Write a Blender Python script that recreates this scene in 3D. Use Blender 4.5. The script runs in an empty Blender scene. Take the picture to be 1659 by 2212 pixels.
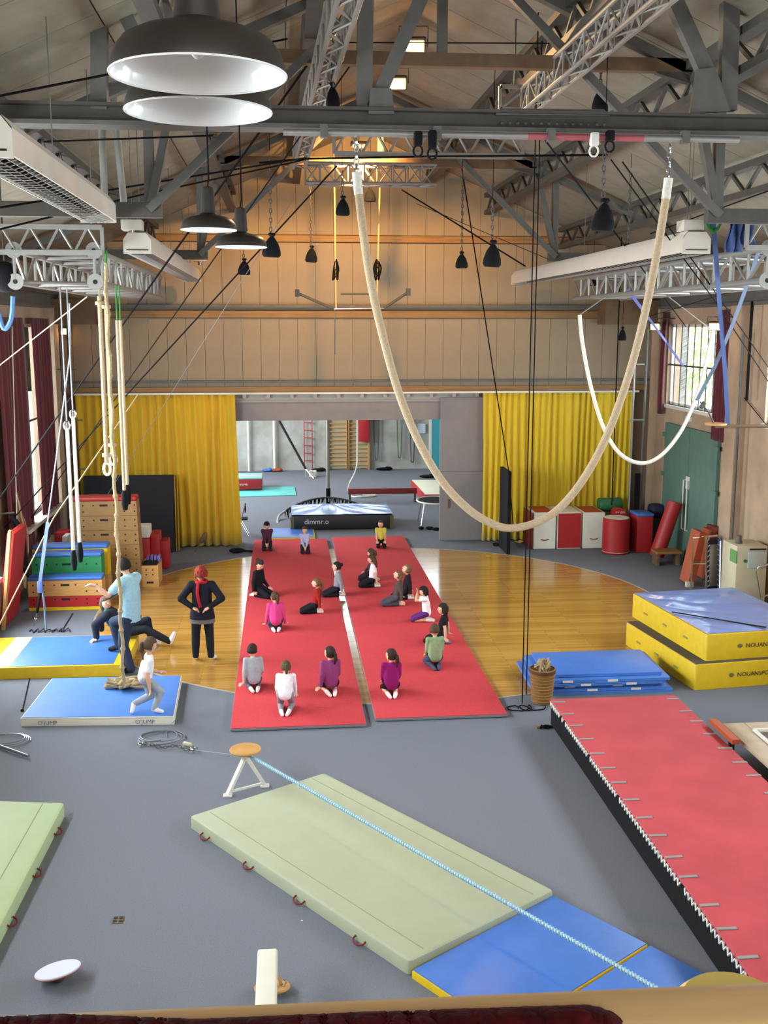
import bpy, bmesh, math, random
from mathutils import Vector, Matrix
random.seed(7)
R = math.radians
S = bpy.context.scene
COL = S.collection
# ------------------------------------------------------------------ camera
F = 2300.0
PITCH = math.atan(401 / F)
YAW = math.atan(222.5 / math.hypot(F, 401))
HC = 5.6
cam = bpy.data.cameras.new('camera')
cam.sensor_fit = 'VERTICAL'
cam.sensor_height = 24.0
cam.lens = 24.0 * F / 2212
cam.clip_start = 0.05
cam.clip_end = 200
camo = bpy.data.objects.new('camera', cam)
COL.objects.link(camo)
camo.location = (0, 0, HC)
camo.rotation_euler = (math.pi / 2 - PITCH, 0, -YAW)
S.camera = camo
# ------------------------------------------------------------------ world, light, exposure
S.view_settings.view_transform = 'Standard'
S.view_settings.look = 'None'
S.view_settings.gamma = 1.0
S.view_settings.use_curve_mapping = False
S.view_settings.exposure = 0.3
W = bpy.data.worlds.new('world')
S.world = W
W.use_nodes = True
bgn = W.node_tree.nodes['Background']
bgn.inputs[0].default_value = (0.86, 0.94, 1.0, 1)
bgn.inputs[1].default_value = 5.5
WXL, WXR, WYB, WYF, CX = -5.65, 9.75, 27.5, -3.0, 2.05     # walls, room axis
ZR, SL = 10.4, 0.44                                        # ridge height, roof slope
def zroof(x): return ZR - SL * abs(x - CX)
WIN = [(22.75, 26.45), (17.1, 20.8), (12.2, 15.9), (7.7, 11.4), (2.8, 6.5)]
WINL = [(22.75, 26.45, 1.35), (16.6, 20.3, 0.9), (12.6, 16.3, 3.65), (7.7, 11.4, 3.65), (2.8, 6.5, 3.65)]   # left windows, the second one reaching low
WZ0, WZ1 = 3.65, 5.65
def area(name, loc, rot, sx, sy, power, color):
    l = bpy.data.lights.new(name, 'AREA'); l.shape = 'RECTANGLE'; l.size = sx; l.size_y = sy
    l.energy = power; l.color = color
    o = bpy.data.objects.new(name, l); COL.objects.link(o); o.location = loc; o.rotation_euler = rot
    return o
DAY = (0.90, 0.95, 1.0)
for k, (a, b) in enumerate(WIN):
    if k:    # the farthest window of each side shows the sky itself / is curtained
        area('daylight_right', (WXR + 0.45, (a + b) / 2, (WZ0 + WZ1) / 2), (0, R(90), 0), WZ1 - WZ0, b - a, 330, DAY)
    a, b, z = WINL[k]
    if k:
        area('daylight_left', (WXL - 0.45, (a + b) / 2, (z + WZ1) / 2), (0, R(-90), 0), WZ1 - z, b - a, 850 if k == 1 else 520, DAY)
area('daylight_gallery', (CX, WYF - 0.4, 7.0), (R(-90), 0, 0), 9.0, 3.0, 700, DAY)
area('daylight_annex', (2.0, 41.95 + 0.4, 5.7), (R(90), 0, 0), 9.0, 2.8, 2000, (0.88, 0.95, 1.0))
area('daylight_annex_side', (-6.4 - 0.4, 35.0, 4.4), (0, R(-90), 0), 2.6, 9.0, 1500, (0.88, 0.95, 1.0))
# ------------------------------------------------------------------ pixel to place
_fw = Vector((math.sin(YAW) * math.cos(PITCH), math.cos(YAW) * math.cos(PITCH), -math.sin(PITCH)))
_rt = Vector((math.cos(YAW), -math.sin(YAW), 0))
_up = _rt.cross(_fw)
def P(x, y, X=None, Y=None, Z=None):
    d = _fw * F + _rt * (x - 829.5) + _up * (1106 - y)
    if X is not None: t = X / d.x
    elif Y is not None: t = Y / d.y
    else: t = ((0.0 if Z is None else Z) - HC) / d.z
    return Vector((0, 0, HC)) + d * t
# ------------------------------------------------------------------ materials
def lin(h):
    h = h.lstrip('#'); o = []
    for i in (0, 2, 4):
        c = int(h[i:i + 2], 16) / 255
        o.append(c / 12.92 if c <= 0.04045 else ((c + 0.055) / 1.055) ** 2.4)
    return o + [1.0]
MATS = {}
def mat(name, col, rough=0.6, metal=0.0, vary=0.0, vscale=8.0, bump=0.0, bscale=60.0, spec=0.5, stretch=(1, 1, 1), col2=None, coat=0.0, emit=None, alpha=None, sheen=0.0, detail=4.0):
    if name in MATS: return MATS[name]
    m = bpy.data.materials.new(name); m.use_nodes = True
    nt = m.node_tree; b = nt.nodes['Principled BSDF']
    c = lin(col)
    b.inputs['Base Color'].default_value = c
    b.inputs['Roughness'].default_value = rough
    b.inputs['Metallic'].default_value = metal
    b.inputs['Specular IOR Level'].default_value = spec
    if coat: b.inputs['Coat Weight'].default_value = coat; b.inputs['Coat Roughness'].default_value = 0.12
    if sheen: b.inputs['Sheen Weight'].default_value = sheen
    if emit: b.inputs['Emission Color'].default_value = lin(emit[0]); b.inputs['Emission Strength'].default_value = emit[1]
    if vary or bump:
        tc = nt.nodes.new('ShaderNodeTexCoord'); mp = nt.nodes.new('ShaderNodeMapping')
        mp.inputs['Scale'].default_value = stretch
        nt.links.new(tc.outputs['Object'], mp.inputs[0])
    if vary:
        n = nt.nodes.new('ShaderNodeTexNoise'); n.inputs['Scale'].default_value = vscale; n.inputs['Detail'].default_value = detail
        nt.links.new(mp.outputs[0], n.inputs[0])
        r = nt.nodes.new('ShaderNodeValToRGB')
        c2 = lin(col2) if col2 else [min(1, v * (1 + vary)) for v in c[:3]] + [1]
        c1 = c if col2 else [v * (1 - vary) for v in c[:3]] + [1]
        r.color_ramp.elements[0].position = 0.3; r.color_ramp.elements[1].position = 0.7
        r.color_ramp.elements[0].color = c1; r.color_ramp.elements[1].color = c2
        nt.links.new(n.outputs['Fac'], r.inputs[0]); nt.links.new(r.outputs[0], b.inputs['Base Color'])
    if bump:
        n2 = nt.nodes.new('ShaderNodeTexNoise'); n2.inputs['Scale'].default_value = bscale; n2.inputs['Detail'].default_value = 3
        nt.links.new(mp.outputs[0], n2.inputs[0])
        bp = nt.nodes.new('ShaderNodeBump'); bp.inputs['Strength'].default_value = bump; bp.inputs['Distance'].default_value = 0.02
        nt.links.new(n2.outputs['Fac'], bp.inputs['Height']); nt.links.new(bp.outputs[0], b.inputs['Normal'])
    MATS[name] = m
    return m
# wood floor: strip boards running across the hall, lacquered
def mat_parquet():
    m = bpy.data.materials.new('parquet'); m.use_nodes = True
    nt = m.node_tree; b = nt.nodes['Principled BSDF']
    tc = nt.nodes.new('ShaderNodeTexCoord'); br = nt.nodes.new('ShaderNodeTexBrick')
    br.offset = 0.37; br.inputs['Scale'].default_value = 1.0
    br.inputs['Brick Width'].default_value = 1.7; br.inputs['Row Height'].default_value = 0.085
    br.inputs['Mortar Size'].default_value = 0.0025; br.inputs['Bias'].default_value = 0.1
    br.inputs['Color1'].default_value = lin('#a87838'); br.inputs['Color2'].default_value = lin('#c29450'); br.inputs['Mortar'].default_value = lin('#7d5320')
    nt.links.new(tc.outputs['Object'], br.inputs[0])
    n = nt.nodes.new('ShaderNodeTexNoise'); n.inputs['Scale'].default_value = 3.0
    mp = nt.nodes.new('ShaderNodeMapping'); mp.inputs['Scale'].default_value = (0.5, 9, 1)
    nt.links.new(tc.outputs['Object'], mp.inputs[0]); nt.links.new(mp.outputs[0], n.inputs[0])
    mx = nt.nodes.new('ShaderNodeMix'); mx.data_type = 'RGBA'; mx.blend_type = 'MULTIPLY'; mx.inputs[0].default_value = 0.5
    rp = nt.nodes.new('ShaderNodeValToRGB'); rp.color_ramp.elements[0].color = (.6, .55, .5, 1); rp.color_ramp.elements[1].color = (1.15, 1.12, 1.05, 1)
    nt.links.new(n.outputs['Fac'], rp.inputs[0]); nt.links.new(br.outputs['Color'], mx.inputs[6]); nt.links.new(rp.outputs[0], mx.inputs[7])
    nt.links.new(mx.outputs[2], b.inputs['Base Color'])
    b.inputs['Roughness'].default_value = 0.14; b.inputs['Specular IOR Level'].default_value = 0.5
    bp = nt.nodes.new('ShaderNodeBump'); bp.inputs['Strength'].default_value = 0.06; bp.inputs['Distance'].default_value = 0.01
    nt.links.new(n.outputs['Fac'], bp.inputs['Height']); nt.links.new(bp.outputs[0], b.inputs['Normal'])
    return m
def mat_glass():
    m = bpy.data.materials.new('window_glass'); m.use_nodes = True
    nt = m.node_tree; nt.nodes.remove(nt.nodes['Principled BSDF'])
    t = nt.nodes.new('ShaderNodeBsdfTransparent'); t.inputs[0].default_value = (.95, .98, .98, 1)
    g = nt.nodes.new('ShaderNodeBsdfGlossy'); g.inputs['Roughness'].default_value = 0.03
    mx = nt.nodes.new('ShaderNodeMixShader'); mx.inputs[0].default_value = 0.06
    nt.links.new(t.outputs[0], mx.inputs[1]); nt.links.new(g.outputs[0], mx.inputs[2])
    nt.links.new(mx.outputs[0], nt.nodes['Material Output'].inputs[0])
    return m
M_GLASS = mat_glass()
M_PARQ = mat_parquet()
M_CARPET = mat('carpet_blue_grey', '#787b84', 0.95, vary=0.16, vscale=90, bump=0.35, bscale=260, spec=0.15, detail=8)
M_PLASTER = mat('plaster_beige', '#b39a82', 0.9, vary=0.14, vscale=1.6, bump=0.25, bscale=14, spec=0.2)
M_PLASTERW = mat('plaster_white_rough', '#bdbeb8', 0.9, vary=0.3, vscale=1.3, col2='#9c9a90', bump=1.0, bscale=5, spec=0.2, detail=8)
M_PANEL = mat('wall_panel_beige', '#95846d', 0.75, vary=0.06, vscale=2.0, spec=0.25, bump=0.1, bscale=50)
M_PANELJ = mat('wall_panel_joint', '#83715a', 0.9)
M_BAND = mat('wood_band_ochre', '#8c683c', 0.6, vary=0.15, vscale=6, stretch=(0.4, 6, 6))
M_CEIL = mat('ceiling_board', '#8f8675', 0.92, vary=0.10, vscale=3.0, bump=0.3, bscale=40, spec=0.15)
M_CEILJ = mat('ceiling_joint', '#5d5345', 0.95)
M_STEEL = mat('painted_steel_grey', '#5c5a54', 0.55, vary=0.12, vscale=7, bump=0.1, bscale=30)
M_STEELD = mat('painted_steel_dark', '#48433c', 0.6, vary=0.15, vscale=6)
M_STEELB = mat('primer_brown_steel', '#6b5138', 0.65, vary=0.15, vscale=6)
M_ALU = mat('aluminium', '#97958f', 0.45, metal=0.4, vary=0.05, vscale=12)
M_CHROME = mat('chrome', '#d5d7da', 0.18, metal=1.0)
M_BLACK = mat('black_fabric', '#141316', 0.9, spec=0.2, bump=0.3, bscale=50)
M_BLACKR = mat('black_rope', '#0e0d0e', 0.9, spec=0.15)
M_GREYPANEL = mat('grey_panel', '#86807e', 0.7, vary=0.04, vscale=5)
M_YCURT = mat('yellow_curtain', '#d3a911', 0.75, vary=0.08, vscale=3, stretch=(6, 6, .4), sheen=0.3)
M_BURG = mat('burgundy_curtain', '#5a1420', 0.85, vary=0.15, vscale=4, sheen=0.3)
M_VELVET = mat('velvet_dark_red', '#3a0709', 0.95, vary=0.35, vscale=40, bump=0.25, bscale=60, spec=0.1)
M_WHITEP = mat('white_paint', '#dcd8ce', 0.45)
M_RAILWOOD = mat('rail_wood', '#bd9666', 0.5, vary=0.10, vscale=5, stretch=(.5, 8, 8))
M_YEL = mat('yellow_vinyl', '#d9b414', 0.5, vary=0.06, vscale=9, bump=0.15, bscale=7)
M_BLUE = mat('blue_vinyl', '#4273c4', 0.42, vary=0.05, vscale=6, bump=0.25, bscale=5)
M_RED = mat('red_vinyl', '#a81f22', 0.5, vary=0.06, vscale=6, bump=0.12, bscale=10)
M_WHV = mat('white_vinyl', '#ddd8c8', 0.55, vary=0.05, vscale=5, bump=0.2, bscale=8)
M_REDCARP = mat('red_carpet_mat', '#cd474c', 0.95, vary=0.14, vscale=70, bump=0.3, bscale=240, spec=0.12, detail=8)
M_GREENM = mat('pale_green_vinyl', '#a9ad92', 0.55, vary=0.03, vscale=4, bump=0.08, bscale=3)
M_PLY = mat('plywood', '#c08f52', 0.55, vary=0.12, vscale=5, stretch=(1, 1, 7))
M_PLYD = mat('plywood_dark', '#9a6a34', 0.6, vary=0.12, vscale=5, stretch=(1, 1, 7))
M_ROPE = mat('cotton_rope', '#bfa787', 0.85, vary=0.14, vscale=60, bump=0.6, bscale=110)
M_ROPEW = mat('white_rope', '#e6e2d2', 0.8, vary=0.08, vscale=60, bump=0.5, bscale=140)
M_HEMP = mat('hemp_rope', '#b59d76', 0.9, vary=0.2, vscale=60, bump=0.7, bscale=120)
M_ENAMEL = mat('enamel_dark', '#2e2722', 0.4, vary=0.1, vscale=5)
M_ENAMW = mat('enamel_white', '#f3f4f4', 0.16, spec=0.6)
M_CABLE = mat('steel_cable', '#8b8c90', 0.45, metal=0.7)
M_TEAL = mat('teal_door', '#587a6f', 0.6, vary=0.1, vscale=3)
M_TURQ = mat('turquoise_mat', '#56b9b3', 0.6, vary=0.05, vscale=5)
M_GREEN = mat('green_paint', '#1f7a45', 0.5, vary=0.12, vscale=4)
M_STRAPB = mat('blue_strap', '#44588a', 0.8)
M_STRAPG = mat('green_strap', '#2f7d35', 0.8)
M_LAMP = mat('halogen_glow', '#ffffff', 0.5, emit=('#ffb24a', 26))
M_CREAM = mat('cream_enamel', '#c9bfa2', 0.45, vary=0.06, vscale=4)
M_WICK = mat('wicker', '#9c6d2f', 0.7, vary=0.3, vscale=40, stretch=(1, 1, 4), bump=0.8, bscale=60)
M_ORANGE = mat('orange_brown_board', '#a4451c', 0.6, vary=0.1, vscale=5)
M_REDP = mat('red_paint', '#b3272b', 0.5)
M_GREYC = mat('grey_coping', '#77767c', 0.8)
# ------------------------------------------------------------------ mesh builder
class MB:
    def __init__(s): s.v = []; s.f = []; s.mi = []
    def add(s, vs, fs, mi=0):
        o = len(s.v); s.v += [Vector(p) for p in vs]
        for f in fs: s.f.append([i + o for i in f]); s.mi.append(mi)
        return s
    def box(s, c, d, rot=None, mi=0):
        hx, hy, hz = d[0] / 2, d[1] / 2, d[2] / 2
        vs = [Vector((x * hx, y * hy, z * hz)) for x in (-1, 1) for y in (-1, 1) for z in (-1, 1)]
        if rot is not None: vs = [rot @ v for v in vs]
        c = Vector(c)
        return s.add([v + c for v in vs], [(0, 1, 3, 2), (4, 6, 7, 5), (0, 4, 5, 1), (2, 3, 7, 6), (0, 2, 6, 4), (1, 5, 7, 3)], mi)
    def b2(s, a, b, mi=0):   # box from two corners
        a = Vector(a); b = Vector(b)
        return s.box((a + b) / 2, [abs(b[i] - a[i]) for i in range(3)], None, mi)
    def rbox(s, c, d, bev=0.02, seg=2, rot=None, mi=0, sub=0):
        bm = bmesh.new(); bmesh.ops.create_cube(bm, size=1.0)
        bmesh.ops.scale(bm, vec=d, verts=bm.verts)
        bmesh.ops.bevel(bm, geom=list(bm.edges), offset=bev, segments=seg, profile=0.5, affect='EDGES')
        bm.verts.index_update()
        vs = [v.co.copy() for v in bm.verts]; fs = [[v.index for v in f.verts] for f in bm.faces]; bm.free()
        if rot is not None: vs = [rot @ v for v in vs]
        c = Vector(c)
        return s.add([v + c for v in vs], fs, mi)
    def prism(s, poly, z0, z1, mi=0, top=None):  # poly list of (x,y)
        n = len(poly); vs = [(p[0], p[1], z0) for p in poly] + [(p[0], p[1], z1) for p in poly]
        fs = [list(range(n))[::-1], list(range(n, 2 * n))] + [[i, (i + 1) % n, (i + 1) % n + n, i + n] for i in range(n)]
        s.add(vs, fs, mi)
        if top is not None: s.mi[-n - 1] = top
        return s
    def extr(s, poly, vec, mi=0):   # planar 3d polygon pushed along vec
        n = len(poly); vec = Vector(vec); poly = [Vector(p) for p in poly]
        return s.add(poly + [p + vec for p in poly], [list(range(n))[::-1], list(range(n, 2 * n))] + [[i, (i + 1) % n, (i + 1) % n + n, i + n] for i in range(n)], mi)
    def bar(s, a, b, w, h, up=(0, 0, 1), mi=0):
        a = Vector(a); b = Vector(b); d = (b - a)
        if d.length < 1e-6: return s
        d.normalize(); u = Vector(up)
        if abs(d.dot(u)) > 0.98: u = Vector((0, 1, 0)) if abs(d.y) < .9 else Vector((1, 0, 0))
        x = d.cross(u).normalized() * (w / 2); y = x.cross(d).normalized() * (h / 2)
        vs = [p + x * i + y * j for p in (a, b) for i, j in ((-1, -1), (1, -1), (1, 1), (-1, 1))]
        return s.add(vs, [(3, 2, 1, 0), (4, 5, 6, 7), (0, 1, 5, 4), (1, 2, 6, 5), (2, 3, 7, 6), (3, 0, 4, 7)], mi)
    def tube(s, pts, r, n=6, closed=False, mi=0, cap=True):
        pts = [Vector(p) for p in pts]; m = len(pts)
        rr = r if isinstance(r, (list, tuple)) else [r] * m
        o = len(s.v); ref = None
        for i, p in enumerate(pts):
            if closed: d = pts[(i + 1) % m] - pts[i - 1]
            else: d = pts[min(i + 1, m - 1)] - pts[max(i - 1, 0)]
            if d.length < 1e-9: d = Vector((0, 0, 1))
            d.normalize()
            if ref is None: ref = Vector((0, 0, 1)) if abs(d.z) < 0.9 else Vector((1, 0, 0))
            x = d.cross(ref)
            if x.length < 1e-4: x = d.orthogonal()
            x.normalize(); y = x.cross(d).normalized(); ref = y
            for k in range(n):
                a = 2 * math.pi * k / n; s.v.append(p + (x * math.cos(a) + y * math.sin(a)) * rr[i])
        for i in range(m if closed else m - 1):
            j = (i + 1) % m
            for k in range(n):
                l = (k + 1) % n; s.f.append([o + i * n + k, o + i * n + l, o + j * n + l, o + j * n + k]); s.mi.append(mi)
        if cap and not closed:
            s.f.append([o + k for k in range(n)][::-1]); s.mi.append(mi)
            s.f.append([o + (m - 1) * n + k for k in range(n)]); s.mi.append(mi)
        return s
    def cyl(s, a, b, r, r2=None, n=12, mi=0): return s.tube([a, b], [r, r if r2 is None else r2], n, mi=mi)
    def lathe(s, prof, c=(0, 0, 0), n=24, rot=None, mi=0, close=False):
        c = Vector(c); vs = []; m = len(prof)
        for k in range(n):
            a = 2 * math.pi * k / n
            for r, z in prof:
                v = Vector((r * math.cos(a), r * math.sin(a), z))
                if rot is not None: v = rot @ v
                vs.append(v + c)
        fs = []
        for k in range(n):
            l = (k + 1) % n
            for i in range(m - 1 + (1 if close else 0)):
                j = (i + 1) % m
                fs.append([k * m + i, l * m + i, l * m + j, k * m + j])
        return s.add(vs, fs, mi)
    def ball(s, c, r, nu=12, nv=8, rot=None, mi=0):
        r = r if isinstance(r, (tuple, list)) else (r, r, r); c = Vector(c); vs = []; fs = []
        for j in range(nv + 1):
            t = math.pi * j / nv
            for i in range(nu):
                a = 2 * math.pi * i / nu
                v = Vector((r[0] * math.sin(t) * math.cos(a), r[1] * math.sin(t) * math.sin(a), r[2] * math.cos(t)))
                if rot is not None: v = rot @ v
                vs.append(v + c)
        for j in range(nv):
            for i in range(nu):
                k = (i + 1) % nu; fs.append([j * nu + i, (j + 1) * nu + i, (j + 1) * nu + k, j * nu + k])
        return s.add(vs, fs, mi)
    def grid(s, fn, nu, nv, mi=0):
        o = len(s.v)
        for i in range(nu + 1):
            for j in range(nv + 1): s.v.append(Vector(fn(i / nu, j / nv)))
        for i in range(nu):
            for j in range(nv):
                a = o + i * (nv + 1) + j; s.f.append([a, a + nv + 1, a + nv + 2, a + 1]); s.mi.append(mi)
        return s
    def mesh(s, name, org=(0, 0, 0), ang=38):
        me = bpy.data.meshes.new(name); org = Vector(org)
        me.from_pydata([tuple(v - org) for v in s.v], [], s.f)
        me.update()
        if any(s.mi): me.polygons.foreach_set('material_index', s.mi)
        bm = bmesh.new(); bm.from_mesh(me); bmesh.ops.recalc_face_normals(bm, faces=bm.faces); bm.to_mesh(me); bm.free()
        me.polygons.foreach_set('use_smooth', [True] * len(me.polygons))
        me.set_sharp_from_angle(angle=R(ang))
        return me
ORG = {}
def link(o, parent=None):
    COL.objects.link(o)
    if parent is not None: o.parent = parent
    return o
def thing(name, label, cat, loc, group=None, kind=None):
    o = bpy.data.objects.new(name, None); COL.objects.link(o); o.location = loc; o.empty_display_size = 0.1
    ORG[o.name] = Vector(loc); o['label'] = label
    if cat: o['category'] = cat
    if group: o['group'] = group
    if kind: o['kind'] = kind
    return o
def part(name, mb, m, parent, ang=38, label=None):
    org = ORG[parent.name]
    me = mb.mesh(name, org, ang)
    for x in (m if isinstance(m, (list, tuple)) else [m]): me.materials.append(x)
    o = bpy.data.objects.new(name, me); link(o, parent); ORG[o.name] = org
    if label: o['label'] = label
    return o
def one(name, mb, m, label, cat, group=None, kind=None, ang=38):
    xs = [v.x for v in mb.v]; ys = [v.y for v in mb.v]; zs = [v.z for v in mb.v]
    org = Vector(((min(xs) + max(xs)) / 2, (min(ys) + max(ys)) / 2, min(zs)))
    me = mb.mesh(name, org, ang)
    for x in (m if isinstance(m, (list, tuple)) else [m]): me.materials.append(x)
    o = bpy.data.objects.new(name, me); link(o); o.location = org; ORG[o.name] = org
    if label: o['label'] = label
    if cat: o['category'] = cat
    if group: o['group'] = group
    if kind: o['kind'] = kind
    return o
def struct(name, mb, m, label, ang=38): return one(name, mb, m, label, None, kind='structure', ang=ang)
def inst(src, parent, loc=None, rot=None, scale=None):   # copy of a part mesh under a parent, placed in world coordinates
    o = src.copy(); link(o, parent); ORG[o.name] = ORG[parent.name]
    if loc is not None: o.location = Vector(loc) - ORG[parent.name]
    if rot is not None: o.rotation_euler = rot
    if scale is not None: o.scale = scale
    return o
def proto(name, mb, m, parent, loc, rot=None):           # a part built about its own origin
    me = mb.mesh(name)
    for x in (m if isinstance(m, (list, tuple)) else [m]): me.materials.append(x)
    o = bpy.data.objects.new(name, me); link(o, parent); ORG[o.name] = ORG[parent.name]
    o.location = Vector(loc) - ORG[parent.name]
    if rot is not None: o.rotation_euler = rot
    return o
def lerp(a, b, t): return Vector(a) * (1 - t) + Vector(b) * t
def spline(pts, n=8):          # Catmull-Rom through points
    pts = [Vector(p) for p in pts]; out = []
    for i in range(len(pts) - 1):
        p0 = pts[max(i - 1, 0)]; p1 = pts[i]; p2 = pts[i + 1]; p3 = pts[min(i + 2, len(pts) - 1)]
        for k in range(n):
            t = k / n
            out.append(0.5 * ((2 * p1) + (p2 - p0) * t + (2 * p0 - 5 * p1 + 4 * p2 - p3) * t * t + (3 * p1 - p0 - 3 * p2 + p3) * t ** 3))
    return out + [pts[-1]]
def textmesh(txt, size):
    cu = bpy.data.curves.new('lettering', 'FONT'); cu.body = txt; cu.size = size; cu.extrude = 0.0008; cu.align_x = 'LEFT'; cu.resolution_u = 3
    o = bpy.data.objects.new('lettering', cu); COL.objects.link(o)
    bpy.context.view_layer.update()
    dg = bpy.context.evaluated_depsgraph_get()
    me = bpy.data.meshes.new_from_object(o.evaluated_get(dg))
    bpy.data.objects.remove(o); bpy.data.curves.remove(cu)
    return me
def lettering(txt, size, m, parent, loc, right, up, label=None):
    me = textmesh(txt, size); me.materials.append(m)
    r = Vector(right).normalized(); u = Vector(up).normalized(); n = r.cross(u)
    T = Matrix((r, u, n)).transposed().to_4x4()
    me.transform(T)
    o = bpy.data.objects.new('lettering', me); link(o, parent); ORG[o.name] = ORG[parent.name]
    o.location = Vector(loc) - ORG[parent.name]
    if label: o['label'] = label
    return o
# ================================================================== STRUCTURE
mb = MB(); mb.b2((-14, WYF - .5, -.3), (18, 42.6, 0)); floor = struct('floor', mb, M_CARPET, 'blue grey carpeted floor of the hall and the room behind')
RC, RR = (2.02, 20.92), 5.72
mb = MB(); mb.prism([(RC[0] + RR * math.cos(2 * math.pi * k / 96), RC[1] + RR * math.sin(2 * math.pi * k / 96)) for k in range(96)], -.02, 0.006)
struct('floor_ring', mb, M_PARQ, 'round lacquered strip wood floor of the training ring')
mb = MB(); mb.lathe([(RR - .005, 0), (RR - .005, .009), (RR + .03, .009), (RR + .03, 0)], (RC[0], RC[1], 0), 96)
struct('trim_1', mb, mat('ring_edge', '#a9a294', .6), 'thin pale edging around the round wood floor')
def cells(u0, u1, v0, v1, holes):
    us = sorted({u0, u1} | {h[0] for h in holes} | {h[1] for h in holes}); vs = sorted({v0, v1} | {h[2] for h in holes} | {h[3] for h in holes})
    for i in range(len(us) - 1):
        for j in range(len(vs) - 1):
            a, b, c, d = us[i], us[i + 1], vs[j], vs[j + 1]
            if not any(h[0] <= (a + b) / 2 <= h[1] and h[2] <= (c + d) / 2 <= h[3] for h in holes): yield a, b, c, d
WALLTOP = zroof(WXL) + .05
for side, x0, x1 in (('left', WXL - .35, WXL), ('right', WXR, WXR + .35)):
    mb = MB()
    for a, b, c, d in cells(WYF, WYB + .3, 0, WALLTOP, [(w[0], w[1], WZ0, WZ1) for w in WIN] if side == 'right' else [(w[0], w[1], w[2], WZ1) for w in WINL]): mb.b2((x0, a, c), (x1, b, d))
    struct('wall_' + side, mb, M_PLASTER, 'beige plastered side wall on the %s with high windows' % side)
# windows
wn = 0
def window(side, y0, y1, z0):
    global wn; wn += 1
    xs = WXL if side == 'left' else WXR; o = -1 if side == 'left' else 1
    w = thing('window_%d' % wn, '', None, (xs, (y0 + y1) / 2, z0), kind='structure'); w['label'] = 'tall barred window in the %s wall, %s from the far end' % (side, ['first', 'second', 'third', 'fourth', 'fifth'][[k for k in range(5) if abs((WIN if side == 'right' else WINL)[k][0] - y0) < .1][0]])
    f = MB(); xo = xs + o * .12
    for a, b in (((xo - .04, y0, z0), (xo + .04, y0 + .07, WZ1)), ((xo - .04, y1 - .07, z0), (xo + .04, y1, WZ1)), ((xo - .04, y0, z0), (xo + .04, y1, z0 + .07)), ((xo - .04, y0, WZ1 - .07), (xo + .04, y1, WZ1))): f.b2(a, b)
    part('window_frame', f, M_WHITEP, w)
    s = MB(); s.b2((xs - .06, y0 - .05, z0 - .08), (xs + .3, y1 + .05, z0)); part('window_sill', s, M_WHITEP, w)
    g = MB(); g.b2((xo + o * .01, y0 + .05, z0 + .05), (xo + o * .015, y1 - .05, WZ1 - .05)); part('pane', g, M_GLASS, w)
    n = 9 if side == 'right' else 2
    b0 = None
    for k in range(1, n):
        y = y0 + (y1 - y0) * k / n
        if b0 is None:
            bm_ = MB(); bm_.tube([(0, 0, 0), (0, 0, WZ1 - z0)], .014, 6); b0 = proto('window_bar', bm_, M_STEELD, w, (xs + o * .03, y, z0))
        else: inst(b0, w, (xs + o * .03, y, z0))
    h = MB(); h.b2((xs + o * .015, y0, (z0 + WZ1) / 2 - .02), (xs + o * .045, y1, (z0 + WZ1) / 2 + .02)); part('crossbar', h, M_STEELD, w)
    return w
for k, (a, b) in enumerate(WIN): window('right', a, b, WZ0)
for a, b, z in WINL: window('left', a, b, z)
# back wall of the hall: two halves beside the doorway, panelled gable above
OPX0, OPX1, OPZ = P(513, 1100, Y=WYB).x, P(949, 1000, Y=WYB).x, P(700, 908, Y=WYB).z
GZ = 3.98
mb = MB()
for a, b, c, d in cells(WXL, WXR, 0, GZ, [(OPX0 - .02, P(1040, 1000, Y=WYB).x, 0, GZ - .05)]): mb.b2((a, WYB, c), (b, WYB + .3, d))
mb.extr([(WXL, WYB + .05, GZ), (WXR, WYB + .05, GZ), (WXR, WYB + .05, zroof(WXR)), (CX, WYB + .05, ZR), (WXL, WYB + .05, zroof(WXL))], (0, .25, 0))
wb = struct('wall_back', mb, M_PANELJ, 'beige panelled gable wall above the curtains and doorway')
pw = .4733; nc = int(round((WXR - WXL) / pw)); pw = (WXR - WXL) / nc
rows = [(GZ + .02, 5.80), (6.08, 7.66), (7.86, None)]
pr = {}
for r, (z0, z1) in enumerate(rows):
    for k in range(nc):
        x0 = WXL + k * pw + .004; x1 = WXL + (k + 1) * pw - .004
        if z1 is not None:
            if r not in pr:
                m_ = MB(); m_.b2((-pw / 2 + .004, 0, 0), (pw / 2 - .004, .05, z1 - z0)); pr[r] = proto('wall_panel', m_, M_PANEL, wb, ((x0 + x1) / 2, WYB, z0))
            else: inst(pr[r], wb, ((x0 + x1) / 2, WYB, z0))
        else:
            a, b = zroof(x0) - .01, zroof(x1) - .01
            if max(a, b) < z0 + .1: continue
            pts = [(x0, WYB, z0), (x1, WYB, z0), (x1, WYB, max(b, z0 + .01))] + ([(CX, WYB, ZR - .01)] if x0 < CX < x1 else []) + [(x0, WYB, max(a, z0 + .01))]
            m_ = MB(); m_.extr(pts, (0, .05, 0)); part('wall_panel', m_, M_PANEL, wb)
def beam(name, a, b, w, h, m, label, kind=None, cat=None):
    mb = MB(); mb.bar(a, b, w, h); return one(name, mb, m, label, cat, kind=kind)
n_ = 1
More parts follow.
